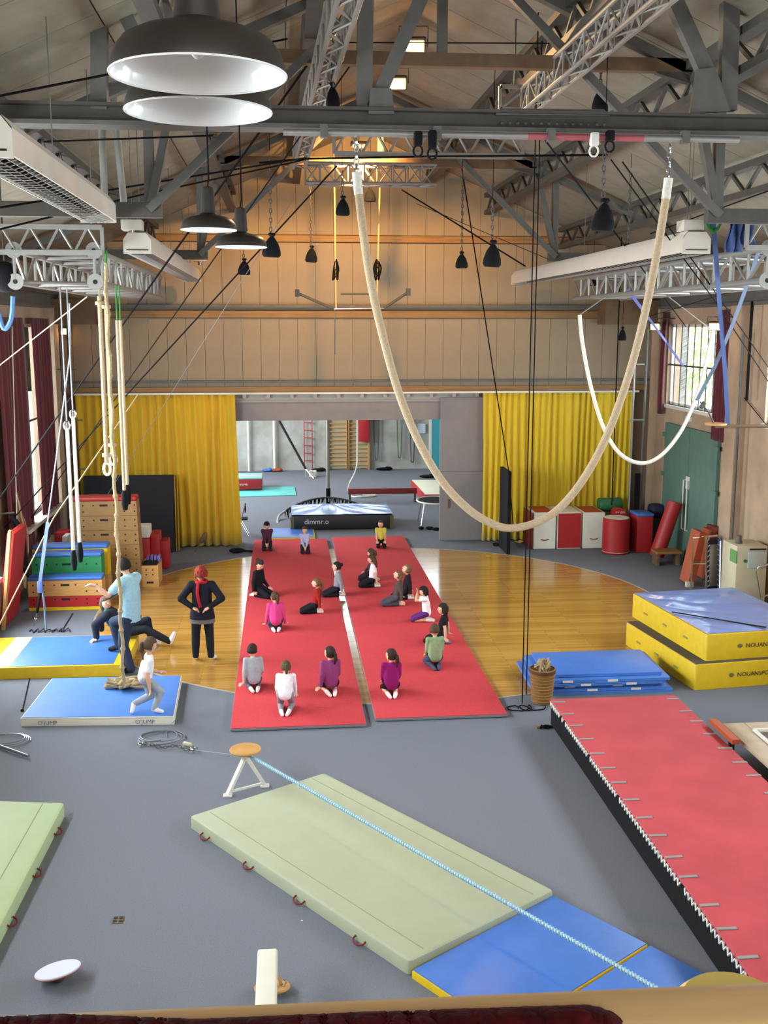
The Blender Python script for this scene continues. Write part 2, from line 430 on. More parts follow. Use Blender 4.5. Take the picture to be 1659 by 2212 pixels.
for z, h, d, m, lab in ((7.76, .15, .06, M_BAND, 'ochre wood band across the upper gable panels'), (5.90, .17, .10, M_BAND, 'ochre wood band with a conduit below mid height of the gable'), (6.10, .07, .16, M_STEEL, 'thin grey steel rail across the gable at mid height'),
                        (4.22, .06, .14, M_STEEL, 'thin grey steel rail just above the curtain line'), (4.02, .13, .16, M_BAND, 'ochre wood beam directly above the yellow curtains')):
    n_ += 1; mb = MB(); mb.b2((WXL, WYB - d, z - h / 2), (WXR, WYB, z + h / 2)); struct('trim_%d' % n_, mb, m, lab)
# header above the doorway, sliding panel, curtain rail
mb = MB(); mb.b2((OPX0 - .02, WYB + .02, OPZ), (P(1040, 900, Y=WYB).x, WYB + .12, P(700, 868, Y=WYB).z)); struct('wall_header', mb, M_GREYPANEL, 'grey header panel above the wide doorway')
mb = MB(); zt = P(700, 868, Y=WYB).z; mb.b2((OPX0 - .02, WYB - .02, zt), (P(1040, 900, Y=WYB).x, WYB + .2, zt + .05)); mb.b2((OPX0 - .02, WYB + .08, zt + .05), (P(1040, 900, Y=WYB).x, WYB + .2, GZ))
for k in range(11): mb.box((OPX0 + .25 + k * .6, WYB + .02, zt + .17), (.09, .12, .12))
struct('trim_8', mb, mat('door_rail_grey', '#a39d94', .5), 'grey sliding door rail with rollers above the doorway')
x0, x1 = P(950, 1000, Y=WYB - .05).x, P(1043, 1000, Y=WYB - .05).x
d = thing('door_1', 'grey sliding door panel standing beside the wide doorway', None, ((x0 + x1) / 2, WYB - .05, 0), kind='structure')
mb = MB(); mb.b2((x0, WYB - .08, .02), (x1, WYB - .02, P(1000, 858, Y=WYB).z)); part('door_leaf', mb, M_GREYPANEL, d)
hp = P(970, 1088, Y=WYB - .09); mb = MB(); mb.b2((hp.x - .03, WYB - .1, hp.z - .12), (hp.x + .03, WYB - .078, hp.z + .12)); part('door_handle', mb, M_STEELB, d)
mb = MB(); zj = P(1000, 1017, Y=WYB).z; mb.b2((x0, WYB - .084, zj - .006), (x1, WYB - .079, zj + .006)); part('panel_joint', mb, M_STEELD, d)
# room behind
YB2 = 41.9
mb = MB()
for a, b, c, d_ in cells(-6.4, 10.5, 0, 7.4, [(-2.5, 6.5, 4.3, 7.1)]): mb.b2((a, YB2, c), (b, YB2 + .3, d_))
wf = struct('wall_far', mb, M_PLASTERW, 'rough white plaster wall at the far end of the room behind')
mb = MB()
for k in range(10): mb.box((-2.5 + k * 1.0, YB2 + .1, 5.7), (.06, .06, 2.8))
for z in (4.33, 5.7, 7.07): mb.box((2, YB2 + .1, z), (9, .06, .06))
struct('window_11', mb, M_WHITEP, 'wide high window in the far wall of the room behind')
mb = MB()
for a, b, c, d_ in cells(WYB + .3, YB2, 0, 7.4, [(30.5, 39.5, 3.1, 5.7)]): mb.b2((-6.7, a, c), (-6.4, b, d_))
struct('wall_far_left', mb, M_PLASTERW, 'white side wall of the room behind on the left')
mb = MB(); mb.b2((10.5, WYB + .3, 0), (10.8, YB2, 7.4)); struct('wall_far_right', mb, M_PLASTERW, 'white side wall of the room behind on the right')
mb = MB(); mb.b2((-6.7, WYB + .3, 7.4), (10.8, YB2 + .3, 7.6)); struct('ceiling_far', mb, M_PLASTERW, 'plain white ceiling of the room behind')
mb = MB(); mb.b2((-6.7, WYB + .3, 0), (WXL, WYB + .6, 7.4)); mb.b2((WXR, WYB + .3, 0), (10.8, WYB + .6, 7.4)); mb.b2((-6.7, WYB + .3, GZ), (10.8, WYB + .6, 7.4)); struct('wall_between', mb, M_PLASTERW, 'plain wall between the hall and the room behind')
# wall behind the camera with a high window, gallery floor
mb = MB()
for a, b, c, d_ in cells(WXL - .35, WXR + .35, 0, 8.6, [(CX - 4.5, CX + 4.5, 5.5, 8.5)]): mb.b2((a, WYF - .3, c), (b, WYF, d_))
mb.extr([(WXL, WYF - .3, 8.6), (WXR, WYF - .3, 8.6), (CX, WYF - .3, ZR + .05)], (0, .3, 0))
struct('wall_front', mb, M_PLASTER, 'plastered gable wall behind the viewing gallery')
mb = MB(); mb.b2((WXL, WYF, 3.75), (WXR, .98, 4.0)); struct('floor_gallery', mb, M_PLYD, 'wooden floor of the viewing gallery')
# roof
mb = MB()
for s in (-1, 1):
    xe = WXL - .35 if s < 0 else WXR + .35
    mb.extr([(CX, WYF - .3, ZR + .03), (xe, WYF - .3, zroof(xe) + .03), (xe, WYF - .3, zroof(xe) + .25), (CX, WYF - .3, ZR + .25)], (0, WYB + .6 - WYF, 0))
ce = struct('ceiling', mb, M_CEILJ, 'pitched ceiling of beige boards')
half = (WXR - CX); L = half * math.sqrt(1 + SL * SL); nr = 4; bw = 1.22; ny = 25
pc = {}
for s in (-1, 1):
    ang = math.atan(SL) * s
    for r in range(nr):
        for k in range(ny):
            t = (r + .5) / nr; x = CX + s * half * t; z = ZR - SL * half * t + .02
            y = WYF + .02 + (k + .5) * bw + (0 if r % 2 else .0)
            if y + bw / 2 > WYB + .1: continue
            if not pc:
                m_ = MB(); m_.box((0, 0, 0), (L / nr - .014, bw - .014, .03)); pc[0] = proto('ceiling_board', m_, M_CEIL, ce, (x, y, z), (0, ang, 0))
            else: inst(pc[0], ce, (x, y, z), (0, ang, 0))
# -------- lattice purlins, trusses
def angle_lattice(name, label, y0, y1, x, ztop, dep, m, cat='purlin', pitch=.55):
    t = thing(name, label, cat, (x, (y0 + y1) / 2, ztop - dep), group='lattice purlins under the roof')
    for nm, z in (('top_chord', ztop - .05), ('bottom_chord', ztop - dep + .05)):
        b = MB(); b.b2((x - .09, y0, z - .05), (x + .09, y1, z + .05)); part(nm, b, m, t)
    b = MB(); n = int((y1 - y0) / pitch); up = 0
    for k in range(n):
        ya = y0 + (y1 - y0) * k / n; yb = y0 + (y1 - y0) * (k + 1) / n
        za, zb = (ztop - dep + .08, ztop - .08) if k % 2 == 0 else (ztop - .08, ztop - dep + .08)
        b.bar((x, ya, za), (x, yb, zb), .05, .05, up=(1, 0, 0))
    part('lacing', b, m, t)
for s, sd in ((-1, 'left'), (1, 'right')):
    for k, dx in enumerate((1.62, 3.2, 5.1)):
        x = CX + s * dx
        angle_lattice('roof_purlin', 'grey riveted lattice purlin on the %s roof slope, %s from the ridge' % (sd, ('nearest', 'second', 'farthest')[k]), 2.0, WYB - .02, x, zroof(x) - .09, .52, M_STEELD)
def truss(Y, label, zc=8.86, hx=3.65, zh=7.02):
    t = thing('roof_truss', label, 'truss', (CX, Y, zh))
    for s in (-1, 1):
        b = MB(); xe = WXL if s < 0 else WXR
        b.bar((CX, Y, ZR - .2), (xe, Y, zroof(xe) - .2), .12, .14, up=(0, 1, 0)); part('rafter', b, M_STEEL, t)
        xi = CX + s * hx
        b = MB(); b.bar((CX + s * .5, Y - .08, 9.95), (xi, Y - .08, zh), .1, .1, up=(0, 1, 0)); part('strut', b, M_STEEL, t)
        b = MB(); b.bar((CX + s * 3.2, Y, zc - .02), (xi, Y, zh), .1, .13, up=(0, 1, 0)); b.bar((CX + s * 3.62, Y + .02, zroof(CX + s * 3.62) - .2), (CX + s * 3.65, Y + .02, zh), .12, .12, up=(0, 1, 0)); part('post', b, M_STEEL, t)
        b = MB(); b.bar((CX + s * 3.5, Y, zh), (xe, Y, zh), .15, .18); part('hammer_beam', b, M_STEELD, t)
        b = MB(); b.extr([(CX + s * 2.75, Y - .05, zc - .1), (CX + s * 3.5, Y - .05, zc - .3), (CX + s * 3.65, Y - .05, zroof(CX + s * 3.65) - .1), (CX + s * 2.6, Y - .05, zroof(CX + s * 2.6) - .35)], (0, .1, 0)); part('gusset_plate', b, M_STEELD, t)
    b = MB(); b.bar((CX - 3.2, Y, zc), (CX + 3.2, Y, zc), .14, .16); part('collar_beam', b, M_STEELB, t)
    b = MB(); b.bar((CX, Y, zc), (CX, Y, ZR - .2), .12, .12); part('king_post', b, M_STEEL, t)
truss(13.9, 'grey steel roof truss with collar beam just behind the long tie beam')
truss(22.3, 'grey steel roof truss with collar beam nearer the gable wall')
# rigging tie beam across the hall with its hangers
YA = 12.2
tz0, tz1 = P(830, 285, Y=YA).z, P(830, 238, Y=YA).z
t = thing('tie_beam', 'long grey riveted tie beam crossing the whole hall with hanger posts', 'beam', (CX, YA, tz0))
b = MB(); b.b2((WXL, YA - .16, tz0), (WXR, YA + .16, tz0 + .045)); part('bottom_flange', b, M_STEEL, t)  # lighter steel than above: light from below put into the colour
b = MB(); b.b2((WXL, YA - .05, tz0 + .045), (WXR, YA + .05, tz1 - .03)); part('web', b, M_STEELD, t)
b = MB(); b.b2((WXL, YA - .16, tz1 - .03), (WXR, YA + .16, tz1)); part('top_flange', b, M_STEELD, t)
for (xa, ya, xb, yb, w, nm) in ((215, -40, 215, 238, .17, 'hanger_post'), (792, -200, 786, 240, .17, 'hanger_post'), (1578, -60, 1570, 240, .19, 'hanger_post'), (965, -130, 806, 235, .15, 'diagonal_brace'), (1400, -120, 1560, 235, .17, 'diagonal_brace'), (235, -40, 372, 240, .15, 'diagonal_brace')):
    p0, p1 = P(xa, ya, Y=YA), P(xb, yb, Y=YA); b = MB(); b.bar(p0, p1, w, .13, up=(0, 1, 0)); part(nm, b, M_STEEL, t)
for poly in ([(800, 190), (846, 190), (852, 246), (796, 246)], [(1505, 150), (1545, 145), (1578, 240), (1490, 246)], [(1082, 234), (1305, 236), (1318, 250), (1070, 248)]):
    b = MB(); b.extr([P(x, y, Y=YA - .12) for x, y in poly], (0, .04, 0)); part('gusset_plate', b, M_STEEL, t)
r0 = None
for k in range(14):
    p = P(1085 + k * 17, 268, Y=YA - .17)
    if r0 is None:
        b = MB(); b.ball((0, 0, 0), .022, 8, 5); r0 = proto('rivet', b, M_STEELD, t, (p.x, YA - .16, tz0 + .09))
    else: inst(r0, t, (p.x, YA - .16, tz0 + .09))
# eaves beams and corner corbels
for sd, x, lab in (('left', WXL + .12, 'grey steel eaves beam along the left wall'), ('right', WXR - .12, 'grey steel eaves beam along the right wall')):
    mb = MB(); mb.b2((x - .12, WYF, 6.35), (x + .12, WYB, 6.42)); mb.b2((x - .03, WYF, 6.1), (x + .03, WYB, 6.35)); mb.b2((x - .12, WYF, 6.03), (x + .12, WYB, 6.1)); n_ += 0
    struct('trim_%d' % (9 if sd == 'left' else 10), mb, M_STEEL, lab)
for sd, xa, xb in (('left', WXL, P(208, 680, Y=26.9).x), ('right', P(1303, 680, Y=26.9).x, WXR)):
    mb = MB(); mb.b2((xa, 26.7, 5.65), (xb, 27.4, 6.25)); struct('trim_%d' % (11 if sd == 'left' else 12), mb, M_STEELB, 'brown steel corbel box in the %s far corner' % sd)
# pilasters and pipes on side walls
for sd, x0, x1 in (('left', WXL, WXL + .22), ('right', WXR - .22, WXR)):
    for k, y in enumerate((26.8, 12.2) if sd == 'left' else (26.8, 21.97, 16.9, 12.0)):
        mb = MB(); mb.b2((x0, y - .28, 0), (x1, y + .28, 6.1)); struct('wall_pilaster_%s_%d' % (sd, k + 1), mb, M_PLASTER, 'plastered pilaster on the %s wall, %s from the far end' % (sd, ('first', 'second', 'third', 'fourth')[k]))
# ================================================================== FLOOR MATS
def slab(mb, poly, z0, z1, mi=0, top=None, bev=0.0):   # poly of (x,y) extruded, optional soft top edge
    if not bev: return mb.prism(poly, z0, z1, mi, top)
    cx = sum(p[0] for p in poly) / len(poly); cy = sum(p[1] for p in poly) / len(poly); n = len(poly)
    def ins(d):
        out = []
        for i in range(n):
            p = Vector(poly[i]).to_2d() if hasattr(poly[i], 'to_2d') else Vector(poly[i][:2]); a = Vector(poly[i - 1][:2]); b = Vector(poly[(i + 1) % n][:2])
            e1 = (p - a).normalized(); e2 = (b - p).normalized(); n1 = Vector((-e1.y, e1.x)); n2 = Vector((-e2.y, e2.x))
            if n1.dot(Vector((cx, cy)) - p) < 0: n1 = -n1
            if n2.dot(Vector((cx, cy)) - p) < 0: n2 = -n2
            out.append(p + (n1 + n2) / max(.3, 1 + n1.dot(n2)) * d)
        return out
    rings = [(0, z0), (0, z1 - bev), (bev * .3, z1 - bev * .3), (bev, z1)]
    vs = []
    for d, z in rings: vs += [(q.x, q.y, z) for q in ins(d)]
    fs = [list(range(n))[::-1]]
    for r in range(len(rings) - 1):
        for i in range(n): j = (i + 1) % n; fs.append([r * n + i, r * n + j, (r + 1) * n + j, (r + 1) * n + i])
    fs.append([(len(rings) - 1) * n + i for i in range(n)])
    mb.add(vs, fs, mi)
    if top is not None: mb.mi[-1] = top
    return mb
def quad(pts, Z): return [tuple(P(x, y, Z=Z).xy) for x, y in pts]
for x0, x1, y0, y1, lab in ((-.80, 1.115, 14.3, 27.72, 'long red carpeted roll mat on the left with nine children kneeling on it'), (1.255, 3.19, 14.49, 27.9, 'long red carpeted roll mat on the right with nine children kneeling on it')):
    t = thing('roll_mat', lab, 'mat', ((x0 + x1) / 2, (y0 + y1) / 2, .006), group='pair of red roll mats')
    b = MB(); b.rbox(((x0 + x1) / 2, (y0 + y1) / 2, .028), (x1 - x0, y1 - y0, .042), .012, 2); part('foam_base', b, M_GREYC, t)
    b = MB(); b.rbox(((x0 + x1) / 2, (y0 + y1) / 2, .052), (x1 - x0 - .01, y1 - y0 - .01, .012), .005, 2); part('carpet_top', b, M_REDCARP, t)
# tumbling track
TX, TZ = 3.72, .39
ty1 = P(1190, 1510, Z=TZ).y; txr = P(1443, 1487, Z=TZ).x; ty0 = 4.2
t = thing('tumbling_track', 'long raised red tumbling track with white lacing on the right', 'track', ((TX + txr) / 2, (ty0 + ty1) / 2, 0))
M_TRACK = mat('red_track_bed', '#bd4d54', .85, vary=.10, vscale=2.0, bump=.2, bscale=200, spec=.2)
b = MB(); b.rbox(((TX + txr) / 2, (ty0 + ty1) / 2, TZ - .015), (txr - TX, ty1 - ty0, .03), .01, 2); part('bed', b, M_TRACK, t)
b = MB()
for s in (0, 1):
    x = TX + .05 if s == 0 else txr - .05
    b.b2((x - .03, ty0, TZ - .2), (x + .03, ty1, TZ - .1))
b.b2((TX + .02, ty1 - .08, TZ - .2), (txr - .02, ty1 - .02, TZ - .1))
part('frame', b, M_STEELD, t)
for k in range(5):
    y = ty0 + .4 + k * (ty1 - ty0 - .8) / 4
    for x in (TX + .05, txr - .05):
        b = MB(); b.b2((x - .03, y - .03, 0), (x + .03, y + .03, TZ - .2)); part('leg', b, M_STEELD, t)
b = MB(); b.b2((TX + .015, ty0, .02), (TX + .02, ty1, TZ - .045)); b.b2((txr - .02, ty0, .02), (txr - .015, ty1, TZ - .045)); part('side_skirt', b, M_BLACK, t)
n = 110
z0 = None
for k in range(n):
    ya = ty1 - .05 - (ty1 - ty0 - .1) * k / n
    if random.random() < .06: continue
    if z0 is None:
        b = MB(); w = (ty1 - ty0) / n; b.tube([(0, 0, -.02), (-.012, -w * .5, -.065), (0, -w * .8, -.02)], .011, 5); z0 = proto('lacing_loop', b, M_WHITEP, t, (TX - .006, ya, TZ))
    else: inst(z0, t, (TX - .006, ya, TZ))
s0 = None
for k in range(24):
    y = ty1 - .18 - k * .44
    if y < ty0: break
    for x in (TX + .09, txr - .09):
        yy = y + random.uniform(-.04, .04)
        if s0 is None:
            b = MB(); b.b2((-.09, -.02, 0), (.09, .02, .006)); s0 = proto('strap', b, mat('strap_grey', '#8f8c8a', .8), t, (x, yy, TZ + .001))
        else: inst(s0, t, (x, yy, TZ + .001), (0, 0, random.uniform(-.05, .05)))
# red-bed trampoline beside the track
q = P(1560, 1562, Z=.42)
fx0, fy1, fz = q.x, q.y, .42
t = thing('trampoline', 'trampoline with pale frame pads and red bed right of the track', 'trampoline', (fx0 + 1.2, fy1 - 1.2, 0))
M_PAD = mat('tan_frame_pad', '#b39c84', .5, vary=.08, vscale=5)
for (a, c, nm) in (((fx0, fy1 - 2.6), (fx0 + .3, fy1), 'frame_pad'), ((fx0 + .3, fy1 - .3), (fx0 + 2.4, fy1), 'frame_pad'), ((fx0 + 2.1, fy1 - 2.6), (fx0 + 2.4, fy1 - .3), 'frame_pad'), ((fx0 + .3, fy1 - 2.6), (fx0 + 2.1, fy1 - 2.3), 'frame_pad')):
    b = MB(); b.rbox(((a[0] + c[0]) / 2, (a[1] + c[1]) / 2, fz - .03), (c[0] - a[0], c[1] - a[1], .06), .015, 2); part(nm, b, M_PAD, t)
b = MB(); b.tube([(fx0 + .3, fy1 - 2.3, fz + .01), (fx0 + .3, fy1 - .32, fz + .01), (fx0 + 2.1, fy1 - .32, fz + .01), (fx0 + 2.1, fy1 - 2.3, fz + .01)], .03, 8, closed=True); part('rim', b, M_WHITEP, t)
b = MB(); b.prism([(fx0 + 1.2 + .78 * math.copysign(abs(math.cos(a)) ** .6, math.cos(a)), fy1 - 1.31 + .85 * math.copysign(abs(math.sin(a)) ** .6, math.sin(a))) for a in [2 * math.pi * k / 40 for k in range(40)]], fz - .05, fz - .03); part('bed', b, mat('pink_red_bed', '#c46a78', .6, vary=.1, vscale=8), t)
b = MB(); b.b2((fx0 + .3, fy1 - 2.3, fz - .12), (fx0 + 2.1, fy1 - .3, fz - .08)); part('spring_deck', b, M_PAD, t)
for dx in (.1, 2.3):
    for dy in (-.1, -2.5):
        b = MB(); b.b2((fx0 + dx - .03, fy1 + dy - .03, 0), (fx0 + dx + .03, fy1 + dy + .03, fz - .06)); part('leg', b, M_STEEL, t)
b = MB(); e0, e1 = P(1540, 1557, Z=.46), P(1590, 1603, Z=.46); b.bar(e0, e1, .1, .06); part('edge_board', b, M_ORANGE, t)
# pale green landing mat and two blue mats in line
gz = .14
gq = quad([(408, 1762), (700, 1668), (1198, 1922), (885, 2078)], gz)
t = thing('landing_mat', 'large pale green landing mat with red handles under the blue rope', 'mat', (sum(p[0] for p in gq) / 4, sum(p[1] for p in gq) / 4, 0))
def soften(poly, r=.06, k=4):
    out = []
    n = len(poly)
    for i in range(n):
        p = Vector(poly[i]); a = (Vector(poly[i - 1]) - p).normalized() * r; c = (Vector(poly[(i + 1) % n]) - p).normalized() * r
        for j in range(k + 1):
            u = j / k; out.append(tuple((p + a) * (1 - u) ** 2 + 2 * u * (1 - u) * p + (p + c) * u * u))
    return out
b = MB(); slab(b, soften(gq), .004, gz, bev=.03); part('mat_body', b, M_GREENM, t)
def seam(a, c, z, parent, off, m):
    b = MB(); b.bar((a[0], a[1], z), (c[0], c[1], z), .008, .004); part('seam', b, m, parent)
g = [Vector((p[0], p[1])) for p in gq]
M_SEAMG = mat('seam_green', '#8f9770', .7)
for u in (.12, .88):
    a = g[0].lerp(g[1], u); c = g[3].lerp(g[2], u); a2 = a.lerp(c, .02); c2 = a.lerp(c, .98); seam(a2, c2, gz + .001, t, 0, M_SEAMG)
def handle(parent, p, out, z, m, s=1.0):
    out = Vector((out[0], out[1], 0)).normalized(); al = Vector((-out.y, out.x, 0)); p = Vector((p[0], p[1], z))
    b = MB(); b.tube(spline([p - al * .07 * s, p - al * .065 * s + out * .04 * s - Vector((0, 0, .02)), p + out * .065 * s - Vector((0, 0, .03)), p + al * .065 * s + out * .04 * s - Vector((0, 0, .02)), p + al * .07 * s], 4), .009, 6); part('handle', b, m, parent)
M_HRED = mat('red_webbing', '#7d1a1c', .8)
on = (g[3] - g[0]); on = Vector((on.y, -on.x)); on = on if on.dot(g[0] - g[1]) > 0 else -on
for u in (.1, .33, .57, .82): q = g[0].lerp(g[3], u); handle(t, q, on, .05, M_HRED)
dv = (g[3] - g[0]).normalized()
bz = .09
ba = Vector(P(890, 2094, Z=bz).xy); bb = Vector(P(1195, 1932, Z=bz).xy); bcn = Vector(P(1398, 2038, Z=bz).xy); L1 = (bcn - bb).length
bs = Vector(P(1275, 2125, Z=bz).xy)
ba2 = ba + dv * L1
for (a, c, d_, e, lab) in ((ba, bb, bb + dv * L1, ba2, 'blue vinyl mat with yellow sides at the end of the green mat'), (ba2 + dv * .03, bb + dv * (L1 + .03), bb + dv * (1.75 * L1), ba + dv * (1.75 * L1), 'blue vinyl mat nearest the gallery rail, partly hidden by it')):
    t = thing('blue_mat', lab, 'mat', ((a.x + d_.x) / 2, (a.y + d_.y) / 2, 0), group='blue mats in line with the green mat')
    pl = [tuple(a), tuple(c), tuple(d_), tuple(e)]
    b = MB(); slab(b, pl, .004, bz - .012, bev=.01); part('yellow_side', b, M_YEL, t)
    cc = (a + c + d_ + e) / 4
    b = MB(); slab(b, [tuple(cc + (Vector(p) - cc) * .988) for p in pl], bz - .012, bz, bev=.006); part('blue_cover', b, M_BLUE, t)
# pale green mat cut by the left edge
a = P(140, 1733, Z=.16); c = P(0, 2002, Z=.16)
dl = (c - a).normalized(); n2 = Vector((-dl.y, dl.x, 0)); n2 = n2 if n2.x < 0 else -n2
t = thing('landing_mat', 'pale green landing mat cut off by the left edge of the picture', 'mat', (a.x - 1, a.y - 1.5, 0))
c = a + dl * 4.0; e = P(0, 1729, Z=.16); n2 = (e - a).normalized()
pl = [tuple(a.xy), tuple(c.xy), tuple((c + n2 * 2).xy), tuple((a + n2 * 2).xy)]
b = MB(); slab(b, soften(pl), .004, .16, bev=.025); part('mat_body', b, mat('green_vinyl_fresh', '#a8b98c', .55, vary=.03, vscale=4), t)
s1 = a + n2 * .25 + dl * .05; s2 = s1 + dl * 3.9; seam(s1, s2, .161, t, 0, M_SEAMG)
for u in (.12, .35, .58, .8): handle(t, (a + dl * 4 * u), -n2, .05, M_HRED)
# blue mat with white sides and lettering
oz = .13
oq = quad([(44, 1551), (376, 1547), (392, 1459), (112, 1465)], oz)
t = thing('gym_mat', 'blue mat with white sides under the knotted rope heap', 'mat', (sum(p[0] for p in oq) / 4, sum(p[1] for p in oq) / 4, 0))
b = MB(); slab(b, oq, .004, oz - .03, bev=.006); part('white_side', b, M_WHV, t)
b = MB(); slab(b, oq, oz - .028, oz - .004, bev=.006); part('white_rim', b, M_WHV, t)
co = Vector((sum(p[0] for p in oq) / 4, sum(p[1] for p in oq) / 4))
b = MB(); slab(b, [tuple(co + (Vector(p) - co) * .985) for p in oq], oz - .005, oz + .004, bev=.004); part('blue_cover', b, mat('blue_canvas', '#4d7dca', .6, vary=.05, vscale=4, bump=.3, bscale=4), t)
e0, e1 = Vector((*oq[0], 0)), Vector((*oq[1], 0)); ed = (e1 - e0).normalized(); fn = Vector((ed.y, -ed.x, 0))
for u in (.11, .745): lettering("O'JUMP", .085, mat('ink_grey_blue', '#6f7f96', .7), t, e0.lerp(e1, u) + fn * .004 + Vector((0, 0, .025)), ed, (0, 0, 1), 'grey printed lettering')
# blue and yellow mat behind it
yz = .2
yf = quad([(0, 1441), (262, 1437), (282, 1410), (276, 1374), (66, 1372)], yz)
fl, fr, rr_, br_, bl_ = [Vector(p) for p in yf]
y0 = (fl.y + fr.y) / 2; y1 = (br_.y + bl_.y) / 2; xl = -5.25; xr = rr_.x
pl = [(xl, y0), (fr.x, y0), (xr, y0 + (y1 - y0) * .25), (xr, y0 + (y1 - y0) * .75), (fr.x + .05, y1), (xl, y1)]
t = thing('gym_mat', 'thick yellow mat with blue top where a woman sits', 'mat', ((xl + xr) / 2, (y0 + y1) / 2, 0))
b = MB(); slab(b, pl, .004, yz, bev=.015); part('yellow_body', b, M_YEL, t)
bx0, bx1 = P(20, 1441, Z=yz).x, P(243, 1437, Z=yz).x
b = MB(); slab(b, [(bx0, y0 + .04), (bx1, y0 + .04), (bx1, y1 - .04), (bx0, y1 - .04)], yz - .005, yz + .006, bev=.003); part('blue_cover', b, M_BLUE, t)
b = MB(); slab(b, [(bx0 - .3, y0 + .02), (bx0 - .01, y0 + .02), (bx0 - .01, y1 - .02), (bx0 - .3, y1 - .02)], yz - .005, yz + .006, bev=.003); part('light_band', b, mat('lit_yellow_vinyl', '#e6dc9a', .5), t)  # pale stripe paints the window light falling across the yellow mat
# two thick crash mats
def crash(name, lab, c0, c1, w, z0, z1, topm, txt, tu):
    u = (c1 - c0); L = u.length; u.normalize(); v = Vector((u.y, -u.x, 0)); pl = [tuple(c0.xy), tuple((c0 + v * w).xy), tuple((c1 + v * w).xy), tuple(c1.xy)]
    t = thing(name, lab, 'crash mat', (c0 + c1) / 2 * 1.0 + v * w / 2 - Vector((0, 0, (c0.z + c1.z) / 2 - z0)), group='stacked blue and yellow crash mats')
    b = MB(); slab(b, soften(pl, .05, 3), z0, z1, bev=.02); part('yellow_body', b, M_YEL, t)
    cc = Vector((sum(p[0] for p in pl) / 4, sum(p[1] for p in pl) / 4))
    if topm is M_BLUESH:
        def wr(a, b2):
            p = c0 + v * (.02 + (w - .04) * a) + u * (.02 + (L - .04) * b2); e = min(1, 8 * min(a, 1 - a, b2, 1 - b2))
            x_, y_ = a * w, b2 * L; d1 = x_ * .55 + y_; d2 = x_ * .9 - y_ * .5
            f_ = .016 * abs(math.sin(5.2 * d1 + 1.3 * math.sin(2.1 * x_))) * math.exp(-((x_ - .5) / 1.1) ** 2) + .011 * math.sin(7.5 * d2 + 2 * math.sin(1.7 * y_)) * math.exp(-((y_ - L * .75) / .8) ** 2) + .01 * math.sin(3.1 * x_ + 2.3 * y_ + math.sin(4 * x_))
            return (p.x, p.y, z1 + .006 + (.012 + f_) * e)
        b = MB(); b.grid(wr, 90, 80); part('cover', b, topm, t, ang=180)
    else:
        b = MB(); slab(b, [tuple(cc + (Vector(p) - cc) * .985) for p in pl], z1 - .004, z1 + .008, bev=.004); part('cover', b, topm, t)
    for k in range(3):
        p = c0.lerp(c1, .25 + .27 * k) - v * .004; b = MB(); b.bar((p.x - u.x * .07, p.y - u.y * .07, z0 + (z1 - z0) * .45), (p.x + u.x * .07, p.y + u.y * .07, z0 + (z1 - z0) * .45), .008, .03); part('vent', b, mat('vent_grey', '#8d8450', .6), t)
    p = c0 + v * tu - u * .006; lettering(txt, .1, mat('ink_black', '#26241f', .6), t, (p.x, p.y, z0 + (z1 - z0) * .42), v, (0, 0, 1), 'black printed lettering')
    b = MB(); q = c0 + v * (tu - .1) - u * .005; b.ball((q.x, q.y, z0 + (z1 - z0) * .42 + .035), (.045, .004, .035), 12, 6); part('emblem', b, mat('ink_grey', '#6f6a3f', .6), t)
    return t
M_BLUESH = mat('blue_shiny_cover', '#7388c2', .2, vary=.05, vscale=3, bump=.12, bscale=6, stretch=(1, 2.2, 1), spec=.7)
crash('crash_mat', 'lower thick yellow crash mat with a blue one lying on it', P(1500, 1492, Z=0), P(1350, 1392, Z=0), 2.15, .004, .42, mat('dark_mat_top', '#4b453c', .7), 'NOUANSPORT', .72)
c0 = P(1527, 1371, Z=.86); c1 = P(1366, 1281, Z=.86)
crash('crash_mat', 'upper crash mat with shiny blue top and yellow sides', c0, c1, 2.0, .43, .86, M_BLUESH, 'NOUANSPORT', .68)
b = MB(); b.bar(P(1452, 1322, Z=.895), P(1655, 1355, Z=.895), .05, .008); one('dark_strap', b, M_BLACK, 'dark strap lying across the shiny blue crash mat top', 'strap')
# stack of folded blue mats
za = .0
for k in range(6):
    z1 = .045 + k * .052
    f0 = P(1146 + random.uniform(-10, 10) + (8 if k == 5 else 0), 1493, Z=0); x0 = f0.x + (.12 if k == 5 else 0); x1 = P(1440 + random.uniform(-16, 8), 1493, Z=0).x + random.uniform(-.05, .08); yb = 16.6 + random.uniform(-.03, .05); yf_ = 15.36 + random.uniform(-.08, .08)
    yf_ = max(yf_, ty1 + .04)
    sk = random.uniform(-.03, .03)
    t = thing('folding_mat', 'folded blue mat, %s of the stack behind the tumbling track' % ('lowest', 'second from bottom', 'third from bottom', 'fourth from bottom', 'second from top', 'topmost')[k], 'mat', ((x0 + x1) / 2, (yf_ + yb) / 2, z1 - .045), group='stack of folded blue mats')
    b = MB()
    for h in (0, 1): slab(b, soften([(x0, yf_), (x1, yf_ + sk), (x1 + .04, yb), (x0 + .05, yb)], .03, 2), z1 - .045 + h * .024, z1 - .045 + h * .024 + .022, bev=.006)
    part('mat_body', b, M_BLUE, t)
    for u in ((.35, .72) if k % 2 else (.25, .6)):
        if k in (1, 2, 3, 4): b = MB(); px = x0 + (x1 - x0) * (u + random.uniform(-.08, .08)); b.b2((px - .08, yf_ - .008 + min(0, sk), z1 - .04), (px + .08, yf_ - .001 + min(0, sk), z1 - .006)); part('fabric_tab', b, M_WHV, t)
